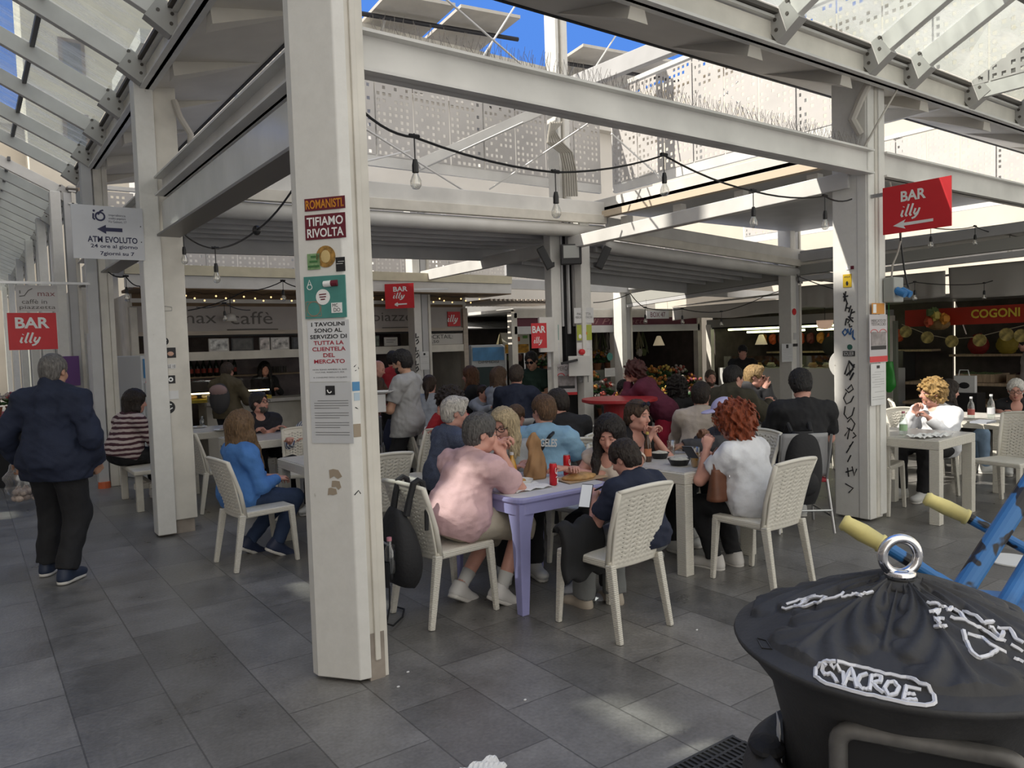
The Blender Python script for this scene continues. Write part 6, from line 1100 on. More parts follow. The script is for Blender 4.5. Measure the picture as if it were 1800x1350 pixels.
rg = random.Random(3); strokes(o, [[(-w * .4 + (.0 if k % 4 else .02), h * (.2 - .04 * k)), (w * (.42 if k % 4 != 3 else .2), h * (.2 - .04 * k))] for k in range(15) if k not in (4, 8, 12)], mat('print_grey', (.12, .12, .12), .7), .0013, -.003, name='small_print')
FR = Face(1.53, 3.4995, rad(-6))
for x0, y0, x1, y1, m, lb in ((619, 671, 632, 687, mat('sticker_blue', (.06, .22, .42), .5), 'small blue sticker on the narrow right face of the front column'), (621, 745, 634, 768, mat('torn_brown', (.33, .27, .20), .8), 'torn brown paper scrap on the narrow right face of the front column'), (622, 690, 632, 704, mat('sticker_pale_blue', (.4, .5, .58), .6), 'pale blue torn sticker on the narrow right face of the front column')): FR.rect('sticker', lb, 'sticker', x0, y0, x1, y1, m)
FR.pen('graffiti', 'small black scribbles on the narrow right face of the front column', 'graffiti', [[(622, 645), (627, 640), (630, 648), (624, 652)], [(624, 716), (630, 719)], [(623, 870), (630, 862), (634, 868)]], INK, .003)
for x0, y0, x1, y1, nm in ((579, 822, 600, 842, 'upper'), (583, 846, 601, 858, 'middle'), (575, 860, 592, 867, 'lower')):
    a = FF.hit((x0 + x1) / 2, (y0 + y1) / 2); c = FF.o + FF.u * a[0] + FF.n * .001; b = MB(); poly = [((q - .5) * .06 + random.uniform(-.008, .008), z + random.uniform(-.008, .008)) for q, z in ((0, .02), (.4, .028), (.9, .02), (1, -.01), (.7, -.025), (.3, -.015), (.05, -.02))]; s_ = (x1 - x0) / 21.
    b.plate([(x * s_, z * s_) for x, z in poly], .0015, lambda x, y, z: (x, -y, z)); tag(b.build('torn_paper', mat('torn_brown', (.33, .27, .20), .8), None, loc=(c[0], c[1], a[1]), rz=FF.rz), 'torn brown paper remnant below the notices on the front column, %s of three' % nm, 'paper')
# stickers of the left column
FL = Face(1.63, 7.618, 0)
for x, y, rp, m, lb in ((289, 600, 7.5, INK, 'small round black sticker highest on the left column'), (296, 716, 12, INK, 'large round black sticker with white script lowest on the left column')):
    o, r = FL.disc('sticker', lb, 'sticker', x, y, rp, m); strokes(o, [arc(0, 0, r * .5, r * .5, 20, 300)] if rp < 9 else [arc(-r * .3, r * .3, r * .3, r * .25, 0, 270), [(-r * .6, -.01), (-.01, r * .1), (r * .1, -r * .4), (r * .6, -r * .1)], [(0, r * .5), (r * .5, r * .4)]], WHT, r * .1, -.004)
for x0, y0, x1, y1, m, lb in ((290, 611, 309, 629, INK, 'square black sticker with a pale face on the left column'), (288, 640, 309, 648, PAPER, 'thin lettered sticker strip on the left column'), (292, 660, 308, 674, INK, 'square black sticker with a white ring on the left column'), (287, 687, 314, 702, PAPER, 'white and red torn sticker on the left column')):
    o, w, h = FL.rect('sticker', lb, 'sticker', x0, y0, x1, y1, m)
    if 'face' in lb: MB().ball((0, -.003, -h * .1), (w * .3, .002, h * .22), 10, 6).build('face_print', mat('print_skin', (.5, .3, .22), .6), o)
    if 'ring' in lb: strokes(o, [arc(0, 0, w * .2, w * .2, 0, 360)], WHT, w * .09, -.003)
    if 'strip' in lb: text(o, 'CALLE 110', 0, 0, w * .9, h * .7, INK, y=-.003)
    if 'red' in lb: MB().box((-w * .35, -.003, 0), (w * .25, .002, h * .9)).build('red_print', RED, o)
FL.pen('graffiti', 'faint grey outline scrawl high on the left column', 'graffiti', [[(284, 545), (290, 538), (302, 540), (302, 546), (286, 547)]], mat('scrawl_grey', (.3, .3, .28), .7), .004)
# hanging signs
def sign(label, x0, x1, y, z0, z1, rz, m, cat='sign', th=.012, name='sign'):
    """panel between two ground points along its own x; (x0, y) start"""
    o = MB().box((0, 0, 0), (x1 - x0, th, z1 - z0)).build(name, m); o.location = ((x0 + x1) / 2, y, (z0 + z1) / 2); o.rotation_euler.z = rz; tag(o, label, cat); return o, x1 - x0, z1 - z0
SG = mat('sign_pale', (.56, .57, .60), .4, var=.04); o, w, h = sign('pale bank sign with a navy arrow hanging from the left column', 0.82, 1.385, 7.552, 2.55, 3.015, 0, SG)
text(o, 'ATM EVOLUTO', .03, -h * .13, w * .70, h * .115, NAVY, y=-.008, bold=.02); text(o, '24 ore al giorno', .04, -h * .265, w * .66, h * .09, NAVY, y=-.008, bold=.015); text(o, '7giorni su 7', .06, -h * .40, w * .48, h * .09, NAVY, y=-.008, bold=.015)
MB().plate([(-.09, h * .06), (-.02, h * .145), (-.02, h * .095), (.11, h * .095), (.11, h * .025), (-.02, h * .025), (-.02, -h * .025)], .002, lambda x, y, z: (x, -.007 - y, z)).build('arrow', NAVY, o)
strokes(o, [arc(-.005 - w * .1, h * .30, .035, .035, 0, 360, 18), [(-w * .135, h * .33), (-w * .10, h * .40), (-w * .06, h * .42)], [(-w * .2, h * .35), (-w * .205, h * .26), (-w * .18, h * .235)]], NAVY, .008, -.008); MB().ball((-w * .19, -.008, h * .40), (.010, .003, .010), 8, 6).build('dot', NAVY, o)
for k, (s_, ww) in enumerate((('imprebanca', .24), ('credito popolare', .24), ('Via Galvani, 17', .26))): text(o, s_, w * .13, h * (.33 - .06 * k), w * ww, h * .05, mat('ink_grey_blue', (.05, .055, .09), .6), y=-.008)
for s in (-1, 1): MB().ball((w * .46, -.008, s * h * .15), .005, 6, 4).build('screw', INK, o)
o, w, h = sign('red bar sign with white lettering hanging low in the left arcade', .455, .965, 11.0, 1.81, 2.26, 0, RED); text(o, 'BAR', .0, h * .23, w * .70, h * .30, WHT, y=-.008, bold=.03); illy(o, .0, -h * .20, w * .44, h * .36, WHT, y=-.009)
o, w, h = sign('pale cafe sign with thin grey lettering above the red bar sign', .56, 1.0, 11.05, 2.28, 2.60, 0, mat('sign_warm_white', (.55, .53, .52), .5)); text(o, 'max', .1, h * .16, w * .42, h * .14, mat('faded_red', (.25, .1, .1), .6), y=-.008); text(o, 'caff\u00e8 in', -.03, -h * .12, w * .6, h * .17, GRY, y=-.008); text(o, 'piazzetta', .0, -h * .36, w * .86, h * .18, GRY, y=-.008); strokes(o, [[(-w * .42, h * .08), (-w * .3, h * .1), (-w * .2, h * .3), (-w * .1, h * .38)], [(-w * .4, h * .3), (-w * .4, h * .18)]], GRY, .006, -.008)
S(MB().bar((.4, 11.02, 2.63), (1.36, 11.02, 2.63), .03, .03).build('sign_bracket', STEEL), 'steel arm carrying the cafe signs in the left arcade', 'bracket')
o, w, h = sign('red arrow sign of the bar projecting from the graffitied column, half in sunshine', -.28, .28, 0, 2.525, 2.925, -PI / 2, RED); o.location = (6.5, 3.185, 2.725); text(o, 'BAR', -.02, h * .25, w * .37, h * .22, WHT, y=-.008, bold=.03); illy(o, -.02, -.03, w * .30, h * .32, WHT, y=-.009)
MB().plate([(-.19, -h * .34), (-.085, -h * .235), (-.10, -h * .30), (.14, -h * .30), (.14, -h * .355), (-.10, -h * .365), (-.085, -h * .43)], .002, lambda x, y, z: (x, -.007 - y, z)).build('arrow', WHT, o)
o, w, h = sign('small red arrow sign of the bar on the column before the cafe', -.24, .24, 0, 2.36, 2.76, -PI / 2, RED); MB().bar((.2, .02, .1), (.75, .25, .1), .03, .03).build('bracket', STEEL, o); o.location = (5.78, 11.06, 2.53); o.rotation_euler.z = -.75; text(o, 'BAR', .02, h * .28, w * .5, h * .20, WHT, y=-.008, bold=.03); illy(o, .02, .0, w * .42, h * .3, WHT, y=-.009); strokes(o, [[(-.08, -h * .34), (.12, -h * .33)], [(-.08, -h * .34), (-.03, -h * .28)], [(-.08, -h * .34), (-.03, -h * .40)]], WHT, .013, -.008)
FM = Face(6.05, 7.62, rad(-36)); o, w, h = FM.rect('sign', 'small upright red bar sign beside the sunglasses man', 'sign', 934, 568, 961, 612, RED, .012); text(o, 'BAR', 0, h * .25, w * .86, h * .28, WHT, y=-.008, bold=.03); illy(o, 0, -h * .2, w * .56, h * .34, WHT, y=-.009)
S(MB().box((6.14, 7.72, 1.8), (.25, .03, .45)).build('sign_backing', WHITE, rz=0), 'white backing board of the upright bar sign', 'board')
FMl = Face(6.35, 7.73, rad(-30)); FMr = Face(6.65, 7.485, rad(-20)); FMc = Face(6.49, 7.60, rad(-38))
for F_, x0, y0, x1, y1, m, lb in ((FMr, 1014, 571, 1040, 598, mat('lime_sheet', (.40, .45, .06), .6), 'lime yellow sheet on the right of the corner profiles'), (FMr, 1009, 541, 1043, 568, PAPER, 'white lettered notice at the top right of the corner profiles'), (FMr, 1014, 602, 1038, 640, PAPER, 'white printed sheet below the lime one on the corner profiles'), (FMr, 1017, 646, 1034, 672, mat('photo_grey', (.2, .2, .2), .6, var=.6, scale=40), 'grey photo print on the right corner profile'), (FMl, 962, 571, 982, 598, TEAL, 'teal sheet on the left of the corner profiles'), (FMl, 963, 602, 984, 645, PAPER, 'white printed sheet on the left corner profile'), (FMc, 977, 640, 1014, 694, mat('poster_pale', (.52, .49, .5), .6), 'market poster with a photo of the square between the corner profiles'), (FMl, 963, 650, 978, 690, mat('sheet_old', (.5, .49, .45), .7, var=.2), 'old stained sheet low on the left corner profile')):
    o, w, h = F_.rect('notice', lb, 'notice', x0, y0, x1, y1, m, .004)
    if 'printed' in lb: MB().box((0, -.003, h * .35), (w * .2, .002, h * .12)).build('logo', INK, o); lines_of_print(o, w, h, 9, h * .3, seed=x0)
    if 'lettered' in lb: text(o, 'PIAZZETTA', 0, h * .1, w * .7, h * .16, GRY, y=-.004); text(o, 'MERCATO TESTACCIO', 0, -h * .12, w * .86, h * .14, GRY, y=-.004)
    if 'poster' in lb: text(o, 'MERCATO', 0, h * .36, w * .8, h * .14, GRY, y=-.004); MB().box((0, -.003, -.02), (w * .8, .002, h * .36)).build('photo', mat('photo_square', (.28, .25, .25), .5, var=.5, scale=12), o); MB().box((0, -.0035, -h * .25), (w * .8, .002, h * .09)).build('photo_foot', INK, o); MB().box((0, -.003, -h * .46), (w, .002, h * .09)).build('red_strip', RED, o); strokes(o, [arc(-w * .25, h * .12, w * .16, h * .08, 0, 180), arc(w * .25, h * .12, w * .16, h * .08, 0, 180)], RED, .006, -.004)
    if 'lime' in lb: MB().ball((-w * .3, -.003, -h * .25), (.02, .002, .03), 8, 6).build('figure_print', WHT, o); MB().ball((w * .15, -.003, -h * .05), (.012, .002, .02), 8, 6).build('leaf_print', ORG, o)
# corner profiles: floodlight and boxes
fl_ = empty('floodlight', (6.42, 7.52, 2.82), rad(-36), 'black floodlight between the corner profiles under the canopy', 'lamp'); MB().box((0, 0, 0), (.27, .09, .26)).build('housing', BLACK, fl_, bevel=.01); MB().box((0, -.05, .03), (.2, .015, .16)).build('lens', mat('flood_lens', (.35, .36, .34), .3), fl_); MB().box((0, .09, .0), (.1, .12, .05)).build('bracket', BLACK, fl_)
for s, x, y, lb in ((-1, 6.17, 7.66, 'black loudspeaker tilted outwards left of the corner profiles'), (1, 6.80, 7.40, 'black loudspeaker tilted outwards right of the corner profiles')): sp_ = empty('loudspeaker', (x, y, 2.72), rad(-36), lb, 'speaker'); MB().box((s * .05, 0, .06), (.1, .12, .3), ry=s * .45).build('cabinet', BLACK, sp_, bevel=.008); MB().box((-s * .02, .05, -.02), (.1, .04, .06)).build('bracket', BLACK, sp_)
wb = empty('box', (6.50, 7.56, 1.2), rad(-38), 'white metal junction box with a black shelf on the corner profiles', 'box'); MB().box((.03, -.05, .18), (.28, .14, .26)).build('case', WHITE, wb, bevel=.006); MB().box((-.1, -.12, .24), (.22, .12, .03), ry=-.2).build('shelf', BLACK, wb); MB().ball((.07, -.05, .36), (.045, .04, .04), 10, 7).build('red_cap', RED, wb)
# stickers on further columns
FB = Face(6.38, 11.505, 0); FB.pen('graffiti', 'black vertical letters running down the cafe column', 'graffiti', [[(731, 588 + 12 * k), (734, 584 + 12 * k), (736, 589 + 12 * k), (732, 593 + 12 * k)] if k % 2 else [(731, 586 + 12 * k), (731, 594 + 12 * k), (736, 592 + 12 * k)] for k in range(9)], INK, .011)
o, w, h = FB.rect('notice', 'white printed sheet on the cafe column', 'notice', 738, 618, 754, 650, PAPER, off=.004); MB().box((0, -.003, h * .36), (w * .2, .002, w * .2)).build('logo', INK, o); lines_of_print(o, w, h, 7, h * .3, seed=4)
FBB = Face(11.25, 11.505, 0); o, r = FBB.disc('sticker', 'round teal sticker on the column beside the flower stall', 'sticker', 1072, 627, 5, TEAL); o, w, h = FBB.rect('notice', 'pale sheet below the round teal sticker beside the flower stall', 'notice', 1063, 647, 1081, 662, PAPER); lines_of_print(o, w, h, 5, h * .2, seed=8)
FBR = Face(11.26, 7.505, 0)
for x0, y0, x1, y1, m, lb in ((1374, 604, 1393, 636, mat('sheet_grey', (.5, .5, .51), .5), 'grey notice sheet on the column before the food counter'), (1395, 585, 1402, 597, GREYW, 'small grey sticker higher on the column before the food counter'), (1394, 604, 1402, 609, INK, 'thin black sticker on the column before the food counter')):
    o, w, h = FBR.rect('notice' if x1 - x0 > 12 else 'sticker', lb, 'notice' if x1 - x0 > 12 else 'sticker', x0, y0, x1, y1, m)
    if x1 - x0 > 12: MB().box((0, -.003, h * .35), (w * .2, .002, w * .2)).build('logo', INK, o); lines_of_print(o, w, h, 7, h * .3, seed=9)
o, r = FBR.disc('sticker', 'small round red sticker high on the column before the food counter', 'sticker', 1396, 548, 3.5, RED)
# graffitied column
FG = Face(6.468, 3.75, -PI / 2)
o, w, h = FG.rect('sticker', 'yellow warning sticker high on the graffitied column', 'sticker', 1482, 482, 1497, 505, mat('sticker_yellow', (.62, .42, .02), .5)); text(o, 'AREA', 0, h * .3, w * .7, h * .18, INK, y=-.003); MB().ball((0, -.003, -h * .2), (.012, .002, .02), 8, 6).build('pictogram', INK, o)
o, w, h = FG.rect('sticker', 'pill-shaped white and dark red sticker above the yellow one on the graffitied column', 'sticker', 1488, 468, 1496, 474, WHT); MB().box((w * .8, -.0015, 0), (w * .7, .003, h)).build('red_half', MRN, o)
GR = [[(1483, 515), (1490, 535)], [(1487, 512), (1484, 530)], [(1482, 522), (1491, 520)], [(1489, 533), (1486, 547)], [(1496, 537), (1492, 549)], [(1488, 541), (1495, 542)], [(1498, 543), (1494, 558), (1500, 559)], [(1497, 550), (1503, 548)], [(1495, 561), (1491, 556), (1500, 566)], [(1488, 560), (1486, 572)], [(1488, 560), (1494, 563), (1490, 568)], [(1493, 569), (1494, 575), (1498, 573)]]
FG.pen('graffiti', 'black hand lettering slanting down the top of the graffitied column', 'graffiti', GR, INK, .007)
FG.pen('graffiti', 'blue looping graffiti tag on the graffitied column', 'graffiti', [[(1481, 584), (1486, 578), (1490, 584), (1485, 590), (1481, 584)], [(1490, 578), (1493, 588), (1497, 577)], [(1495, 588), (1500, 580), (1499, 592), (1503, 597)]], mat('ink_blue', (.02, .10, .28), .6), .008)
o, r = FG.disc('sticker', 'green tree sticker on the graffitied column', 'sticker', 1494, 610, 4.5, mat('sticker_dark_green', (.03, .12, .09), .6)); o, w, h = FG.rect('sticker', 'black and white lettered strip below the green tree sticker', 'sticker', 1482, 617, 1503, 626, INK); text(o, 'SOLEER', 0, 0, w * .86, h * .7, WHT, y=-.003)
FG.pen('graffiti', 'big black letters NH below the lettered strip on the graffitied column', 'graffiti', [[(1485, 658), (1492, 636), (1494, 660), (1502, 640)], [(1488, 660), (1500, 648)], [(1494, 668), (1501, 655)], [(1492, 634), (1502, 646)]], INK, .009)
FG.pen('graffiti', 'long black graffiti scrawl down the lower half of the graffitied column', 'graffiti', [[(1490, 684), (1497, 676), (1500, 684), (1492, 690), (1486, 684)], [(1488, 690), (1483, 700), (1488, 710), (1496, 706), (1501, 696)], [(1486, 714), (1484, 728), (1490, 736), (1498, 730), (1502, 716)], [(1490, 742), (1496, 735), (1503, 745), (1498, 757), (1489, 752)], [(1485, 766), (1494, 752), (1490, 772)], [(1500, 760), (1505, 766), (1499, 770)], [(1493, 785), (1500, 776), (1488, 796)], [(1490, 812), (1496, 800)], [(1487, 830), (1500, 826)], [(1490, 822), (1492, 838)], [(1498, 820), (1502, 836), (1506, 824)], [(1486, 850), (1500, 858), (1492, 866)]], INK, .006)
FH = Face(6.66, 3.556, 0)
o, w, h = FH.rect('sticker', 'orange sticker with a small figure below the blue plugs', 'sticker', 1532, 533, 1554, 552, ORG); MB().box((-w * .3, -.003, 0), (w * .25, .002, h * .8)).build('figure_print', WHT, o)
o, w, h = FH.rect('notice', 'market poster with a photo and red strip on the graffitied column', 'notice', 1527, 553, 1558, 637, mat('poster_pale', (.52, .49, .5), .6), off=.004); text(o, 'MERCATO DI', 0, h * .37, w * .8, h * .06, GRY, y=-.004); text(o, 'TESTACCIO', 0, h * .30, w * .8, h * .06, GRY, y=-.004); MB().box((0, -.003, .0), (w * .85, .002, h * .28)).build('photo', mat('photo_square', (.28, .25, .25), .5, var=.5, scale=12), o); MB().box((0, -.0035, -h * .19), (w * .85, .002, h * .08)).build('photo_foot', INK, o); MB().box((0, -.003, -h * .43), (w, .002, h * .12)).build('red_strip', RED, o); strokes(o, [arc(-w * .25, h * .12, w * .2, h * .07, 0, 180), arc(w * .25, h * .12, w * .2, h * .07, 0, 180)], RED, .003, -.004)
o, w, h = FH.rect('notice', 'white printed sheet below the market poster on the graffitied column', 'notice', 1530, 639, 1555, 712, PAPER, off=.002); MB().box((0, -.003, h * .42), (w * .2, .002, h * .07)).build('logo', INK, o); lines_of_print(o, w, h, 12, h * .2, seed=6)
pg = empty('socket_box', (6.70, 3.50, 2.06), 0, 'grey socket box with two blue plugs on the graffitied column', 'socket box'); MB().box((.03, 0, 0), (.17, .10, .22)).build('case', mat('plastic_grey', (.34, .35, .33), .5), pg, bevel=.01)
for s in (-1, 1): MB().cyl((.03 + s * .045, -.05, -.01), (.03 + s * .045, -.13, -.05), .036, .03, 14).build('plug', mat('plug_blue', (.03, .17, .42), .4), pg)
MB().tube([(.1, -.05, .0), (.18, -.06, .01), (.24, -.02, .05), (.22, .0, .2), (.16, 0, .45), (.12, 0, .75)], .008, 6).build('cable', BLACK, pg); MB().tube([(.0, 0, .11), (.02, 0, .22), (.1, 0, .32), (.17, 0, .45), (.15, 0, .6), (.02, .02, .95)], .009, 6).build('conduit', mat('grey_cable', (.33, .31, .27), .6), pg)
dsc = tag(MB().lathe([(0, -.02), (.17, -.02), (.17, .02), (0, .02)], n=30, M=np.array([[.6, 0, .8], [-.8, 0, .6], [0, 1, 0.]])).build('satellite_dish', WHITE, None, loc=tuple(atZ(1487, 640, 8.2))), 'round white disc peeping out behind the graffitied column', 'disc')
MB().tube([(.02, 0, 0), (.02, 0, -dsc.location.z)], .02, 8).build('pole', STEEL, dsc)
MB().bar((-.28, .02, .15), (-.40, .02, .15), .03, .03).build('bracket', STEEL, bpy.data.objects['sign.003'])
# ================================================================== STRING LIGHTS
def bulbs(label, pts, ax, val, drops, sz=1., group=None):
    """cable through picture points lying on one vertical plane of the place; lamps hang from the listed ones"""
    P = [on(x, y, ax, val) if not isinstance(val, (list, tuple)) else atZ(x, y, val[0] + (val[1] - val[0]) * (x - pts[0][0]) / (pts[-1][0] - pts[0][0])) for x, y in pts]
    o0 = P[0]; r = empty('string_lights', tuple(o0), label=label, cat='string lights'); C_ = []
    for i in range(len(P) - 1):
        for k in range(6): t = k / 6; C_.append(P[i] * (1 - t) + P[i + 1] * t - o0 - np.array([0, 0, .03 * 4 * t * (1 - t)]))
    C_.append(P[-1] - o0); MB().tube(C_, .007, 6).build('cable', BLACK, r)
    for i in drops:
        a = P[i] - o0; b = empty('bulb_holder', tuple(a)); b.parent = r; MB().tube([(0, 0, .02), (0, 0, -.13 * sz)], .004, 5).tube([(-.03, 0, .005), (.03, 0, .005)], .012, 6).build('drop_cord', BLACK, b); MB().lathe([(0, -.12 * sz), (.012, -.12 * sz), (.018, -.15 * sz), (.018, -.19 * sz), (0, -.19 * sz)], n=10).build('socket', BLACK, b, smooth=False)
        g = MB().lathe([(.012, -.185 * sz), (.016, -.20 * sz), (.031, -.235 * sz), (.030, -.26 * sz), (.018, -.278 * sz), (0, -.283 * sz)], n=14).build('glass_bulb', BULBG, b, smooth=True); MB().tube([(-.006, 0, -.2 * sz), (-.012, 0, -.25 * sz), (.0, 0, -.225 * sz), (.012, 0, -.25 * sz), (.006, 0, -.2 * sz)], .0016, 4).build('filament', mat('filament', (.75, .7, .6), .4, emit=.3), b)
    return r
bulbs('black string of clear bulbs from the front column to the graffitied column', [(637, 195), (728, 241), (976, 303), (1167, 273), (1324, 336), (1450, 345), (1497, 350)], 1, 3.68, [1, 2, 3, 4, 5])
bulbs('black string with two clear bulbs between the front and left columns', [(524, 318), (452, 404), (378, 437), (322, 411), (300, 408)], 0, 1.72, [2, 3])
tag(MB().ball((0, 0, 0), (.03, .03, .035), 10, 7).build('cable_joint', BLACK, None, loc=tuple(on(451, 405, 0, 1.72))), 'black joint on the cable left of the front column', 'joint')
bulbs('string with a clear bulb before the left end of the cafe canopy', [(190, 478), (221, 486), (245, 503), (262, 506)], 1, 9.6, [1]); bulbs('string with one bulb in front of the cafe lettering', [(330, 546), (430, 512), (497, 494), (540, 505)], 1, 9.4, [2], .9)
bulbs('string with a bulb by the stickered left column, near the pendant lamp', [(345, 540), (394, 533), (440, 545)], 1, 11.0, [1], .9)
bulbs('string with bulbs hanging over the red high table', [(1043, 532), (1108, 516), (1134, 541), (1199, 543), (1268, 548), (1345, 520), (1412, 489)], 1, 8.6, [2, 3, 4], .9)
bulbs('string with bulbs under the red arrow sign', [(1556, 372), (1636, 400), (1714, 398), (1775, 413), (1815, 411)], 1, 4.6, [1, 2, 3], .9); bulbs('lower string with bulbs in front of the greengrocer awning', [(1550, 497), (1608, 496), (1730, 498), (1815, 462)], 1, 5.2, [1, 2], .9); bulbs('string with a bulb before the white awning right of the food counter column', [(1401, 482), (1404, 486), (1500, 515)], 1, 6.6, [1], .5)
# ================================================================== WHAT STANDS ON THE TABLES
def on_t(px, py, z=.738): p = at(px, py, z); return (p[0], p[1], z)
CANR = mat('can_red', (.55, .015, .025), .3, .3)
for (x, y), lb in (((973, 853), 'red drink can nearer the paper bag front, white script'), ((997, 836), 'red drink can farther back, beside the cream top')):
    c = empty('drink_can', on_t(x, y), rad(20), lb, 'can'); MB().lathe([(.018, 0), (.026, .006), (.026, .135), (.022, .148)], n=18).build('can_body', CANR, c, smooth=True); MB().lathe([(.022, .146), (.022, .150), (0, .148)], n=18).build('can_top', ALU, c); strokes(c, [arc(-.004, .10, .010, .018, 90, 300), [(.0, .085), (.006, .1), (.004, .075)], [(-.008, .055), (.008, .06)]], WHT, .003, -.026); MB().box((.012, -.024, .03), (.014, .004, .03)).build('white_panel', WHT, c)
pbag = empty('paper_bag', on_t(943, 840), .3, 'crumpled brown paper bag standing on the lilac table', 'bag')
def bagf(u, v):
    a = u * 2 * PI; r = (.085, .088, .08, .062, .05, .055, .03)[min(6, int(v * 6))] * (1 - (v * 6) % 1) + (.085, .088, .08, .062, .05, .055, .03)[min(6, int(v * 6) + 1)] * ((v * 6) % 1); r *= 1 + .12 * math.sin(3 * a + 7 * v) + .06 * math.sin(7 * a - 12 * v); return (r * math.cos(a) * 1.15 - .03 * v * v, r * math.sin(a) * .7, .30 * v * (1 + .1 * math.cos(a + 2)))
MB().grid(bagf, 40, 26).build('bag', mat('kraft_paper', (.34, .19, .085), .7, var=.25, bump=.3, bscale=14), pbag, smooth=True, solid=.002)
pz = empty('flatbread', on_t(1018, 843), .0, 'golden flatbread on brown paper at the right end of the lilac table', 'food'); MB().ball((0, 0, .02), (.13, .08, .03), 20, 10, jit=.1).build('bread', mat('bread_gold', (.48, .28, .11), .6, var=.4, scale=20), pz, smooth=True); MB().add([(-.16, -.09, .004), (.2, -.08, .004), (.24, .08, .02), (-.14, .1, .01)], [(0, 1, 2, 3)]).build('paper', mat('kraft_pale', (.45, .32, .2), .8), pz, solid=.002)
tr = empty('paper_tray', on_t(917, 850), .1, 'white paper tray with a bit of food on the lilac table', 'tray'); MB().lathe([(0, .004), (.06, .004), (.08, .03), (.077, .03), (.058, .008), (0, .008)], n=20).build('tray', WHT, tr); MB().ball((.0, .0, .02), (.035, .025, .018), 10, 6).build('food', mat('fried', (.5, .28, .08), .6), tr)
nk = MB().grid(lambda u, v: ((u - .5) * .3, (v - .5) * .2, .002 + .012 * abs(math.sin(u * 9 + v * 5))), 14, 10).build('napkin', WHT, None, solid=.001); nk.location = on_t(925, 858); tag(nk, 'flattened white napkin paper on the lilac table', 'napkin')
ib = bottle('bottle of orange drink with an orange label, partly behind the pink sleeve', on_t(901, 852), .22, .032, (.5, .25, .02), (.6, .6, .6), (.6, .25, .05))
b_ = bottle('small beer bottle with orange label and gold neck on the white table', on_t(1139, 812), .235, .03, (.06, .025, .01), (.55, .4, .1), (.55, .2, .1))
for (x, y, sx, lb) in ((1160, 806, .075, 'small black bowl with creamy food on the white table'), (1194, 818, .085, 'black takeaway container with a white rim on the white table')):
    c = empty('food_bowl', on_t(x, y), .2, lb, 'bowl'); MB().lathe([(sx * .7, 0), (sx, .05), (sx * 1.04, .05), (sx * .95, .045), (sx * .66, .008), (0, .008)], n=20).build('bowl', BLACK, c, smooth=False); MB().ball((0, 0, .042), (sx * .85, sx * .85, .02), 14, 8, jit=.15).build('food', mat('creamy_food', (.6, .58, .48), .6, var=.2, scale=30), c)
gl = empty('beer_glass', on_t(1222, 822), 0, 'glass of beer before the red-haired woman', 'glass'); MB().lathe([(.028, 0), (.036, .15), (.034, .15), (.026, .008), (0, .008)], n=16).build('glass', GLASS, gl, smooth=True); MB().lathe([(0, .008), (.026, .008), (.033, .11), (0, .11)], n=16).build('beer', mat('beer_amber', (.5, .27, .05), .15), gl)
wg = tag(MB().lathe([(.028, 0), (.034, .12), (.032, .12), (.026, .006), (0, .006)], n=16).build('water_glass', GLASS, None, smooth=True, loc=on_t(1180, 800)), 'empty clear glass beside the creamy bowl', 'glass')
cg_ = empty('cola_glass', on_t(741, 752), 0, 'tall glass of cola with ice and red print on the table by the dotted top', 'glass'); MB().lathe([(.03, 0), (.042, .19), (.04, .19), (.028, .008), (0, .008)], n=16).build('glass', GLASS, cg_, smooth=True); MB().lathe([(0, .008), (.028, .008), (.035, .1), (0, .1)], n=16).build('cola', mat('cola', (.03, .008, .006), .15), cg_); MB().lathe([(.040, .09), (.0425, .14)], n=16).build('red_print', RED, cg_)
for x, y, lb in ((735, 756, 'white plate behind the cola glass'), (770, 752, 'white plate near the dotted navy top'), (350, 752, 'white plate with leftovers at the far left table'), (390, 757, 'small white plate at the left table'), (500, 748, 'white plate by the man in glasses')):
    c = empty('plate', on_t(x, y) if x != 500 else (2.98, 8.42, .742), 0, lb, 'plate'); MB().lathe([(0, .003), (.06, .003), (.1, .016), (.098, .02), (.06, .008), (0, .008)], n=22).build('plate', WHT, c); MB().ball((.01, 0, .014), (.04, .03, .014), 10, 6, jit=.2).build('leftovers', mat('leftovers', (.5, .4, .28), .7), c)
cb = bottle('small clear water tumbler bottle with a blue tint at the far left table', on_t(356, 752), .15, .03, (.3, .5, .5), (.5, .5, .5), None, clear=True, name='tumbler_bottle')
bl_ = bottle('green plastic bottle with a green label at the square table on the right', on_t(1588, 765), .22, .034, (.1, .4, .2), (.55, .2, .25), (.35, .55, .32), clear=True, name='water_bottle'); bottle('clear bottle with a red label at the far right table', on_t(1707, 737), .24, .034, (.3, .3, .3), (.7, .7, .7), (.5, .12, .1), clear=True, name='soda_bottle'); bottle('clear water bottle beside the white-haired woman', on_t(1742, 736), .26, .036, (.3, .3, .3), (.7, .7, .7), (.6, .6, .62), clear=True, name='water_bottle')
for x, y, lb in ((1620, 768, 'white crumpled napkins on the square table, left heap'), (1648, 766, 'white crumpled napkins on the square table, right heap')): c = MB().grid(lambda u, v: ((u - .5) * .26, (v - .5) * .18, .004 + .022 * abs(math.sin(u * 8 + v * 6) * math.cos(v * 7 - u * 3))), 18, 14).build('napkin', WHT, None, solid=.001); c.location = on_t(x, y, .745); tag(c, lb, 'napkin')
bk = MB().box((0, 0, .01), (.22, .16, .02)).build('booklet', mat('booklet', (.3, .32, .36), .5), None, loc=on_t(1728, 743, .74)); tag(bk, 'thin grey booklet lying by the water bottles on the right', 'booklet')
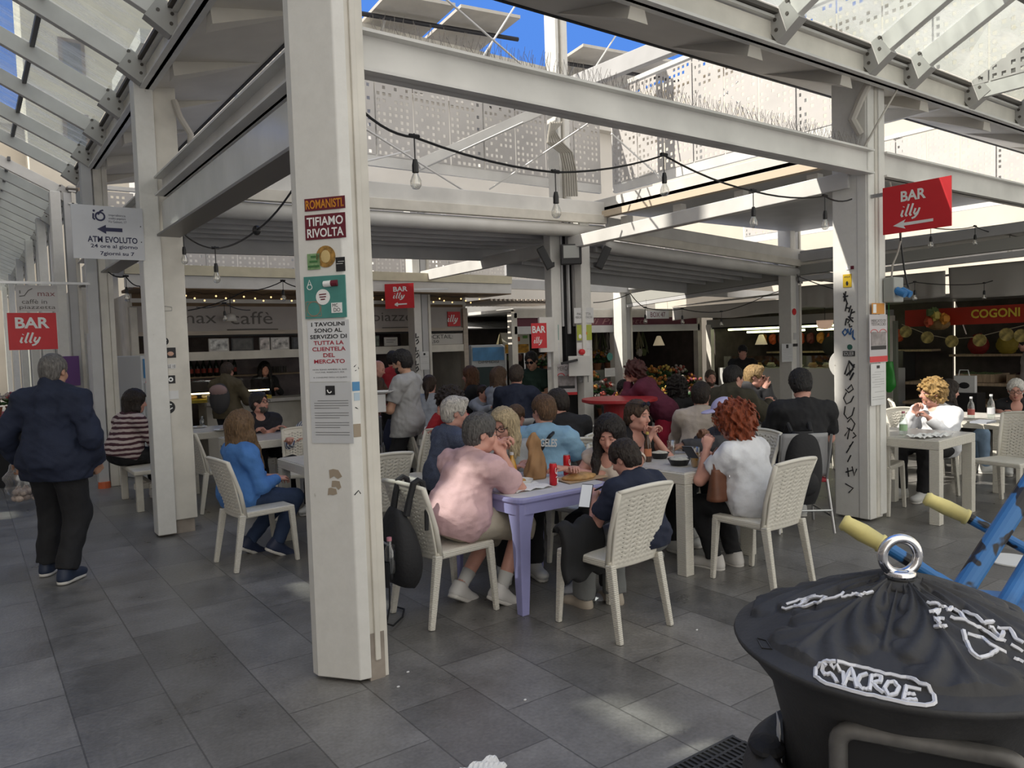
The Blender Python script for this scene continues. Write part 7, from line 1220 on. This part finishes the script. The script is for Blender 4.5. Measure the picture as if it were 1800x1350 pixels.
def phone(label, loc, rx, rz, lit):
    r = empty('phone', tuple(loc), rz, label, 'phone'); r.rotation_euler.x = rx; MB().box((0, 0, 0), (.075, .009, .155)).build('body', BLACK, r, bevel=.004); MB().box((0, -.006, 0), (.068, .002, .142)).build('screen', mat('screen_lit', (.55, .57, .6), .2, emit=.25) if lit else mat('screen_dark', (.02, .02, .025), .1), r); return r
phone('phone with a bright screen in the hands of the boy in navy', on(1030, 872, 1, 3.52), -.5, rad(-62), True); p_ = phone('dark phone held by the girl in the cream top', at(1066, 852, .80), 1.1, .4, False); phone('phone held up by the person in the lilac cap', at(1213, 795, .88), -.9, 1.9, True)
# plate of the waiter
wp = empty('plate', tuple(atZ(672, 691, 7.75)), 0, 'white plate and paper wrap carried by the waiter', 'plate'); MB().lathe([(0, .0), (.08, 0), (.12, .02), (.118, .024), (.08, .006), (0, .006)], n=22).build('plate', WHT, wp); MB().box((-.03, 0, -.10), (.10, .06, .18)).build('paper_wrap', PAPER, wp)
# ================================================================== BAGS AND COATS
BP = mat('rucksack_black', (.014, .014, .016), .75, bump=.2, bscale=40); rk = empty('rucksack', (2.03, 4.03, 0), rad(92), 'black rucksack with a water bottle hanging on the chair of the pink polo', 'rucksack')
def rkf(u, v):
    a = u * 2 * PI; t = math.sin(PI * (.06 + .9 * v)) ** .45; w_ = .175 * t * (1.05 - .25 * v); d_ = .11 * t * (1.15 - .5 * v); return (w_ * math.copysign(abs(math.cos(a)) ** .7, math.cos(a)), d_ * math.copysign(abs(math.sin(a)) ** .8, math.sin(a)) - .02 * (1 - v), .27 + .46 * v + .02 * math.sin(a))
MB().grid(rkf, 36, 26).build('bag', BP, rk, smooth=True)
MB().grid(lambda u, v: (-.13 + .26 * u, .10 + .035 * math.sin(PI * u) * math.sin(PI * v) + .02 * (1 - v), .36 + .2 * v), 10, 8).build('front_pocket', BP, rk, smooth=True, solid=.02); MB().tube([(-.12, .125, .56), (-.05, .15, .585), (.06, .15, .585), (.12, .13, .55), (.14, .11, .42)], .006, 6).build('zip', mat('zip_grey', (.25, .25, .26), .4), rk)
wbt = MB().lathe([(.03, 0), (.034, .02), (.034, .13), (.014, .17), (.014, .19)], n=14).build('water_bottle', glassmat('pet_water_bottle', (.9, .95, .93), .14), rk, smooth=True, loc=(-.12, .12, .40)); MB().lathe([(.015, .185), (.015, .205), (0, .205)], n=10).build('cap', mat('cap_pink', (.6, .25, .3), .4), wbt); MB().grid(lambda u, v: (-.17 + .1 * u, .155 + .02 * math.sin(PI * u), .33 + .14 * v), 6, 6).build('mesh_pocket', BP, rk, solid=.004)
for s in (-1, 1): MB().tube([(s * .08, -.02, .70), (s * .085, -.045, .80), (s * .09, -.07, .885), (s * .09, -.10, .90), (s * .09, -.13, .885), (s * .10, -.15, .78), (s * .12, -.13, .6)], [.022, .02, .02, .018, .018, .016, .012], 8).build('strap', BP, rk)
MB().tube([(.03, .05, .27), (.02, .06, .15), (.03, .08, .05), (.06, .02, .015), (.16, -.1, .012), (.28, -.18, .012), (.36, -.16, .012)], .006, 6).build('loose_strap', BP, rk)
hb_ = empty('handbag', (4.27, 3.46, 0), .4, 'brown leather handbag on the lap of the red-haired woman', 'bag'); LEA = mat('brown_leather', (.16, .06, .03), .5, var=.3, bump=.2, bscale=20); MB().grid(lambda u, v: (.15 * math.cos(u * 2 * PI) * (1.05 - .2 * v), .075 * math.sin(u * 2 * PI) * (1.1 - .5 * v), .555 + .22 * v), 28, 10).build('bag', LEA, hb_, smooth=True, solid=.008); MB().tube([(-.05, -.08, .74), (-.04, -.1, .72), (-.05, -.095, .70), (-.06, -.085, .72)], .004, 6, closed=True).build('ring', CHROME, hb_); MB().tube([(-.12, 0, .76), (-.08, .02, .88), (.05, .03, .9), (.12, 0, .76)], .01, 6).build('handle', LEA, hb_)
jk = empty('jacket', (4.04, 7.22, 0), rad(-95), 'navy jacket hung over the chair right of the front column', 'jacket'); NJ = mat('navy_cloth', (.012, .017, .045), .85, bump=.2, bscale=16); MB().grid(lambda u, v: ((u - .5) * .46 * (1 - .35 * v), -.32 - .07 * math.sin(PI * v) - .03 * math.sin(u * 13), .91 - .42 * v + .03 * math.sin(u * 8) * v), 22, 16).build('cloth', NJ, jk, smooth=True, solid=.05)
bj = empty('jacket', (2.86, 3.42, 0), rad(0), 'black jacket draped over the lap of the boy in navy, one end hanging', 'jacket'); BJ = mat('black_jersey', (.012, .012, .013), .9, bump=.25, bscale=16); MB().grid(lambda u, v: (-.17 + .36 * u, -.06 + .34 * u * .2 - .1 * v + .02 * math.sin(v * 9), .63 - .30 * max(0, v - .35) * 1.6 + .02 * math.sin(u * 12) + (.0 if v > .3 else -.02)), 18, 18).build('cloth', BJ, bj, smooth=True, solid=.035)
mk = empty('rucksack', (5.70, 3.74, 0), rad(-36), 'big black rucksack hanging on the metal chair behind the black T-shirt', 'rucksack'); MB().grid(lambda u, v: (.155 * math.copysign(abs(math.cos(u * 2 * PI)) ** .7, math.cos(u * 2 * PI)) * math.sin(PI * (.08 + .86 * v)) ** .4, .10 * math.sin(u * 2 * PI) * math.sin(PI * (.08 + .86 * v)) ** .5, .26 + .62 * v), 30, 24).build('bag', BP, mk, smooth=True); MB().ball((.0, -.08, .45), (.10, .045, .11), 12, 8).build('front_pocket', BP, mk, smooth=True)
for s in (-1, 1): MB().tube([(s * .08, .03, .86), (s * .09, .09, .93), (s * .1, .14, .86)], .018, 6).build('strap', BP, mk)
gb_ = empty('garlic_bag', tuple(atZ(44, 868, 6.55)), 0, 'clear plastic bag of garlic bulbs in the hand of the man in the navy coat', 'bag'); MB().grid(lambda u, v: ((.14 * math.sin(PI * min(1, .12 + .75 * v)) + .01) * math.cos(u * 2 * PI) * (1 + .1 * math.sin(v * 20)), (.09 * math.sin(PI * min(1, .12 + .75 * v)) + .01) * math.sin(u * 2 * PI), .30 - .37 * v), 24, 16).build('film', glassmat('film', (.93, .93, .93), .16, .15), gb_, smooth=True)
for i in range(16):
    a = i * 2.4; tt = math.sqrt((i % 8) / 8); o = MB().ball((0, 0, 0), (.034, .034, .030), 10, 7).lathe([(.012, .02), (.006, .045), (0, .05)], n=8).build('garlic_bulb', mat('garlic', (.52, .42, .36), .6, var=.3, scale=30), None, smooth=True) if i == 0 else o_.copy()
    if i == 0: o_ = o; tag(o, 'pinkish white garlic bulb in the clear plastic bag', 'garlic', 'garlic bulbs in the plastic bag')
    else: COL.objects.link(o)
    q = atZ(44, 868, 6.55); o.location = (q[0] + .10 * tt * math.cos(a), q[1] + .06 * tt * math.sin(a), q[2] - .02 + .05 * (i // 8) - .01 * tt)
# ================================================================== CAST-IRON LITTER BIN
IRON = mat('cast_iron_black', (.055, .055, .055), .58, var=.25, scale=9, bump=.10, bscale=90, spec=.28); bc = atZ(1583, 1117, 1.60); BX, BY, BZ = bc; LR = .335
bin_ = empty('litter_bin', (BX, BY, 0), 0, 'black cast-iron litter bin with a leaf-relief domed lid and white graffiti', 'bin')
def lid_h(r, a):
    """a shallow dome with a ring of lobed acanthus leaves in relief"""
    t = min(r / LR, 1); z = .118 * (1 - t ** 1.25); k = ((a - .35) / (2 * PI) * 6) % 1; x = (k - .5) * 2; m = 0.
    lobe = abs(math.sin(t * 17)) ** .5; wd = (.25 + .72 * math.sin(PI * min(1, t * 1.02) ** 1.1) ** .7) * (.62 + .38 * lobe)
    if .12 < t < .90 and abs(x) < wd:
        q = abs(x) / wd; m = .013 * (1 - q ** 6) ** .5 + .0042 * math.sin(26 * (t - .55 * abs(x) ** .8)) * min(1, q * 5) + (.008 * (1 - (abs(x) / .07) ** 2) if abs(x) < .07 else 0)
    elif .12 < t < .66 and abs(x) > .94: m = .007
    elif t <= .12: m = .006
    return BZ + z + m
def lidpt(r, a): return (r * math.cos(a), r * math.sin(a), lid_h(r, a))
lid = MB().grid(lambda u, v: lidpt(.02 + (LR - .02) * v, u * 2 * PI), 280, 90); lid.lathe([(LR, BZ), (LR + .003, BZ - .006), (LR, BZ - .013), (LR - .015, BZ - .022), (.262, BZ - .10), (.238, BZ - .2), (.232, BZ - .34)], n=72); lid.lathe([(0, BZ + .122), (.035, BZ + .122), (.05, BZ + .112), (.05, BZ + .1)], n=32)
lid.build('lid', IRON, bin_, smooth=True)
MB().lathe([(.232, BZ - .30), (.275, BZ - .255), (.315, BZ - .29), (.325, BZ - .33), (.318, BZ - .36), (.30, BZ - .38), (.305, BZ - .6), (.28, BZ - .8), (.31, .04), (.33, .0)], n=64).build('drum', IRON, bin_, smooth=True)
toc = -np.array([BX, BY]) / np.hypot(BX, BY); ca = math.atan2(toc[1], toc[0]); fa = rad(-90) - 0
nf = toc; tf = np.array([-toc[1], toc[0]]); tf = tf if tf.dot(RGT[:2]) > 0 else -tf
def front(u, z, d=0.): q = nf * (.252 + d) + tf * (u + .04); return (q[0], q[1], BZ + z)
fr = []
for cx_, cz_, a0 in ((.115, -.125, 0), (-.115, -.125, 90), (-.115, -.25, 180), (.115, -.25, 270)): fr += arc(cx_, cz_, .03, .03, a0, a0 + 90, 5)
MB().tube([front(x, z, .012) for x, z in fr], .017, 8, closed=True).build('mouth_frame', mat('worn_iron', (.17, .165, .155), .45, .3, var=.5, scale=14), bin_, smooth=True); MB().add([front(x, z, .004) for x, z in fr], [tuple(range(len(fr)))]).build('mouth', DARK, bin_)
MB().box((*(nf * .24 + tf * (-.06)), BZ - .24), (.07, .03, .05), rz=math.atan2(tf[1], tf[0])).build('latch', mat('worn_iron', (.09, .085, .08), .45, .4), bin_)
sa = ca - rad(75) if (np.array([math.cos(ca - rad(75)), math.sin(ca - rad(75))]).dot(RGT[:2]) < 0) else ca + rad(75)
hc_ = np.array([math.cos(sa), math.sin(sa)]); MB().ball((*(hc_ * .272), BZ - .262), (.05, .04, .018), 16, 8, M=R3(sa + PI / 2)).build('drum_opening', DARK, bin_); MB().grid(lambda u, v: (*(hc_ * (.247 - .003 * v) + np.array([-hc_[1], hc_[0]]) * (.05 * u - .04 + .01 * math.sin(9 * v))), BZ - .2 - .10 * v), 5, 8).build('torn_sticker', PAPER, bin_, solid=.002)
rb = MB(); rw = np.array([RGT[0], RGT[1], 0]); rb.tube([np.array([0, 0, BZ + .17]) + rw * .037 * math.cos(t) + np.array([0, 0, .037 * math.sin(t)]) for t in np.linspace(0, 2 * PI, 28, endpoint=False)], .0105, 12, closed=True).lathe([(.02, BZ + .118), (.03, BZ + .126), (.03, BZ + .138), (.014, BZ + .142)], n=20); rb.build('ring_bolt', CHROME, bin_, smooth=True)
def lidhit(px, py):
    r = ray(px, py); lo_, hi_ = .8, 2.4
    for t in np.linspace(.9, 2.2, 500):
        p = CAMP + r * t; d = np.hypot(p[0] - BX, p[1] - BY)
        if d < LR + .01 and p[2] < lid_h(d, math.atan2(p[1] - BY, p[0] - BX)) + .001: return (p[0] - BX, p[1] - BY, lid_h(d, math.atan2(p[1] - BY, p[0] - BX)) + .0012)
    return None
PENW = mat('paint_pen_white', (.75, .76, .78), .6); tagb = MB()
def sc(pts): return [(1260 + x / 2.7, 850 + y / 2.7) for x, y in pts]
G1 = [[(565, 845), (510, 850), (470, 880), (468, 920), (520, 955), (640, 985), (780, 1020), (900, 1050), (990, 1060), (1035, 1045), (1030, 1005), (980, 965), (900, 925), (800, 905), (690, 875), (570, 850)], [(520, 870), (500, 890), (510, 910), (540, 905), (560, 925), (570, 945)], [(540, 870), (600, 900), (605, 965)], [(600, 960), (640, 875), (665, 970)], [(615, 930), (655, 935)], [(715, 905), (680, 915), (665, 945), (690, 980), (725, 975)], [(735, 910), (725, 990)], [(735, 912), (780, 920), (775, 945), (735, 950), (790, 1000)], [(815, 945), (795, 975), (815, 1010), (850, 1005), (865, 970), (840, 945), (815, 945)], [(900, 965), (885, 1030), (950, 1030)], [(905, 968), (970, 985)], [(895, 1000), (940, 1005)]]
G2 = [[(1170, 700), (1180, 745), (1205, 795), (1235, 830), (1290, 820), (1330, 795)], [(1190, 715), (1260, 735), (1310, 775), (1365, 800)], [(1110, 640), (1180, 655), (1250, 690), (1330, 740), (1370, 750)], [(1290, 680), (1350, 735), (1360, 705)], [(1035, 685), (1085, 682)], [(1060, 665), (1035, 645), (1080, 650)], [(1090, 600), (1140, 610), (1180, 650)], [(1170, 610), (1230, 630), (1270, 670), (1310, 655)], [(1010, 610), (1060, 605), (1040, 625)], [(1000, 570), (1050, 575), (1090, 595)], [(1395, 770), (1450, 800)], [(1410, 830), (1455, 850)], [(1330, 690), (1390, 690), (1420, 740), (1455, 760)]]
G3 = [[(310, 600), (380, 585), (440, 560)], [(370, 580), (420, 590), (480, 570), (520, 540), (460, 545), (400, 565)], [(500, 555), (560, 545), (600, 525)], [(590, 545), (650, 530), (700, 525), (740, 522)], [(640, 525), (690, 535)], [(330, 575), (390, 555), (470, 535)]]
for nm, gs, rr in (('lettered_tag', G1, .0042), ('scrawled_tag', G2, .0044), ('far_scrawl', G3, .0035)):
    b = MB()
    for ln in gs:
        den = []
        S_ = sc(ln)
        for (a, b2) in zip(S_[:-1], S_[1:]):
            for k in range(4): t = k / 4; den.append((a[0] * (1 - t) + b2[0] * t, a[1] * (1 - t) + b2[1] * t))
        den.append(S_[-1]); P = [lidhit(*q) for q in den]; P = [p for p in P if p]
        if len(P) > 2: b.tube(P, rr, 5)
    if b.n: v = np.concatenate(b.v); b.v = [v]; b.build(nm, PENW, bin_)
p_ = sc([(190, 735), (235, 745), (262, 790), (215, 780)]); P = [lidhit(*q) for q in p_]
if all(P): MB().tube(P, .0015, 5, closed=True).build('maker_plate', IRON, bin_)
# ================================================================== HAND CART
BLU = mat('cart_blue', (.035, .17, .42), .4, var=.35, scale=9); BLUB = mat('cart_chipped', (.02, .08, .22), .4, build=lambda t, b, L, src: (lambda n, r: (setattr(n.inputs['Scale'], 'default_value', 14), L(src, n.inputs['Vector']), setattr(r.color_ramp.elements[0], 'position', .47), setattr(r.color_ramp.elements[1], 'position', .5), setattr(r.color_ramp.elements[0], 'color', (.012, .011, .012, 1)), setattr(r.color_ramp.elements[1], 'color', (.035, .17, .42, 1)), L(n.outputs['Fac'], r.inputs['Fac']), L(r.outputs['Color'], b.inputs['Base Color'])))(t.nodes.new('ShaderNodeTexNoise'), t.nodes.new('ShaderNodeValToRGB')))
YEL = mat('grip_yellow', (.80, .70, .27), .5, var=.2, scale=12); c0 = atZ(1700, 1050, 1.95); ct = empty('hand_cart', (c0[0], c0[1], 0), 0, 'blue tubular hand cart with yellow grips behind the litter bin', 'cart'); c0 = np.array([c0[0], c0[1], 0])
def cp(px, py, Z): return atZ(px, py, Z) - c0
for i, (a, b, e_, m) in enumerate((((1480, 916, 2.05), (1552, 957, 2.0), (1830, 1130, 1.86), BLUB), ((1626, 875, 2.45), (1702, 910, 2.4), (1840, 985, 2.3), BLUB))):
    MB().tube([cp(*b), cp(*e_)], .0165, 14).build('handle_tube', m, ct, smooth=False); A_ = cp(*a); B_ = cp(*b); d = B_ - A_
    MB().tube([A_, A_ + d * .08, A_ + d * .14, A_ + d * .5, A_ + d * .9, A_ + d * .93, B_], [.018, .024, .021, .025, .022, .026, .024], 16).build('grip', YEL, ct, smooth=True)
MB().tube([cp(1850, 790, 2.05), cp(1690, 1040, 1.93), cp(1672, 1062, 1.93)], .026, 16).build('upright', BLUB, ct); MB().tube([cp(1850, 925, 2.2), cp(1758, 1078, 2.1), cp(1735, 1120, 2.08)], .024, 16).build('upright', BLU, ct)
MB().tube([cp(1672, 1062, 1.93), cp(1672, 1062, 1.93) * [1, 1, 0] + [.3, -.35, .06]], .022, 12).build('frame_leg', BLU, ct); MB().tube([cp(1735, 1120, 2.08), cp(1735, 1120, 2.08) * [1, 1, 0] + [.35, -.25, .06]], .022, 12).build('frame_leg', BLU, ct)
q0 = cp(1770, 1085, 1.95); MB().grid(lambda u, v: tuple(q0 + np.array([RGT[0], RGT[1], 0]) * (.45 * u) + np.array([FWD[0], FWD[1], 0]) * (.3 * v) + np.array([0, 0, -.02 - .05 * u])), 4, 4).build('load_plate', BLU, ct, solid=.006)
for s in (-1, 1): o = MB().lathe([(.03, -.03), (.13, -.035), (.15, -.01), (.15, .01), (.13, .035), (.03, .03)], n=24, M=R3(.6, PI / 2)).build('wheel', BLACK, ct, loc=(.45 + .1 * s, -.3 + .25 * s, .15))
# ================================================================== ON THE GROUND
dr = empty('drain_grate', (2.33, 1.86, 0), 0, 'black slotted drain grate in the paving beside the litter bin', 'drain'); b = MB()
for i in range(16): b.box((-.2 + .4 * i / 15, 0, .004), (.012, .30, .010))
for j in range(6): b.box((0, -.15 + .06 * j, .004), (.42, .012, .011))
b.build('grate', mat('iron_grate', (.05, .05, .05), .5, .4), dr); MB().box((0, 0, .001), (.40, .29, .004)).build('pit', DARK, dr)
tag(MB().lathe([(0, .002), (.17, .002), (.17, .012), (0, .012)], n=30).build('round_mat', WHT, None, loc=tuple(at(1778, 986, 0))), 'flat white disc lying on the paving behind the blue cart', 'disc')
c = MB().grid(lambda u, v: ((u - .5) * .16, (v - .5) * .1, .004 + .02 * abs(math.sin(u * 7 + v * 5))), 10, 8).build('paper_scrap', WHT, None, solid=.001); c.location = tuple(at(850, 1356, 0)); tag(c, 'white crumpled paper scrap at the bottom of the photo', 'paper')
for k, (x, y) in enumerate(((717, 1182), (923, 1231), (1225, 1108), (700, 1208))): o = MB().ball((0, 0, .003), (.009, .006, .004), 8, 5).build('litter_bit', PAPER, None, loc=tuple(at(x, y, 0))); tag(o, 'tiny white bit of litter on the paving, ' + ['right of the front column foot', 'on the near slabs in front', 'behind the foreground chair at right', 'closest to the front column foot'][k], 'litter')
fit_text()
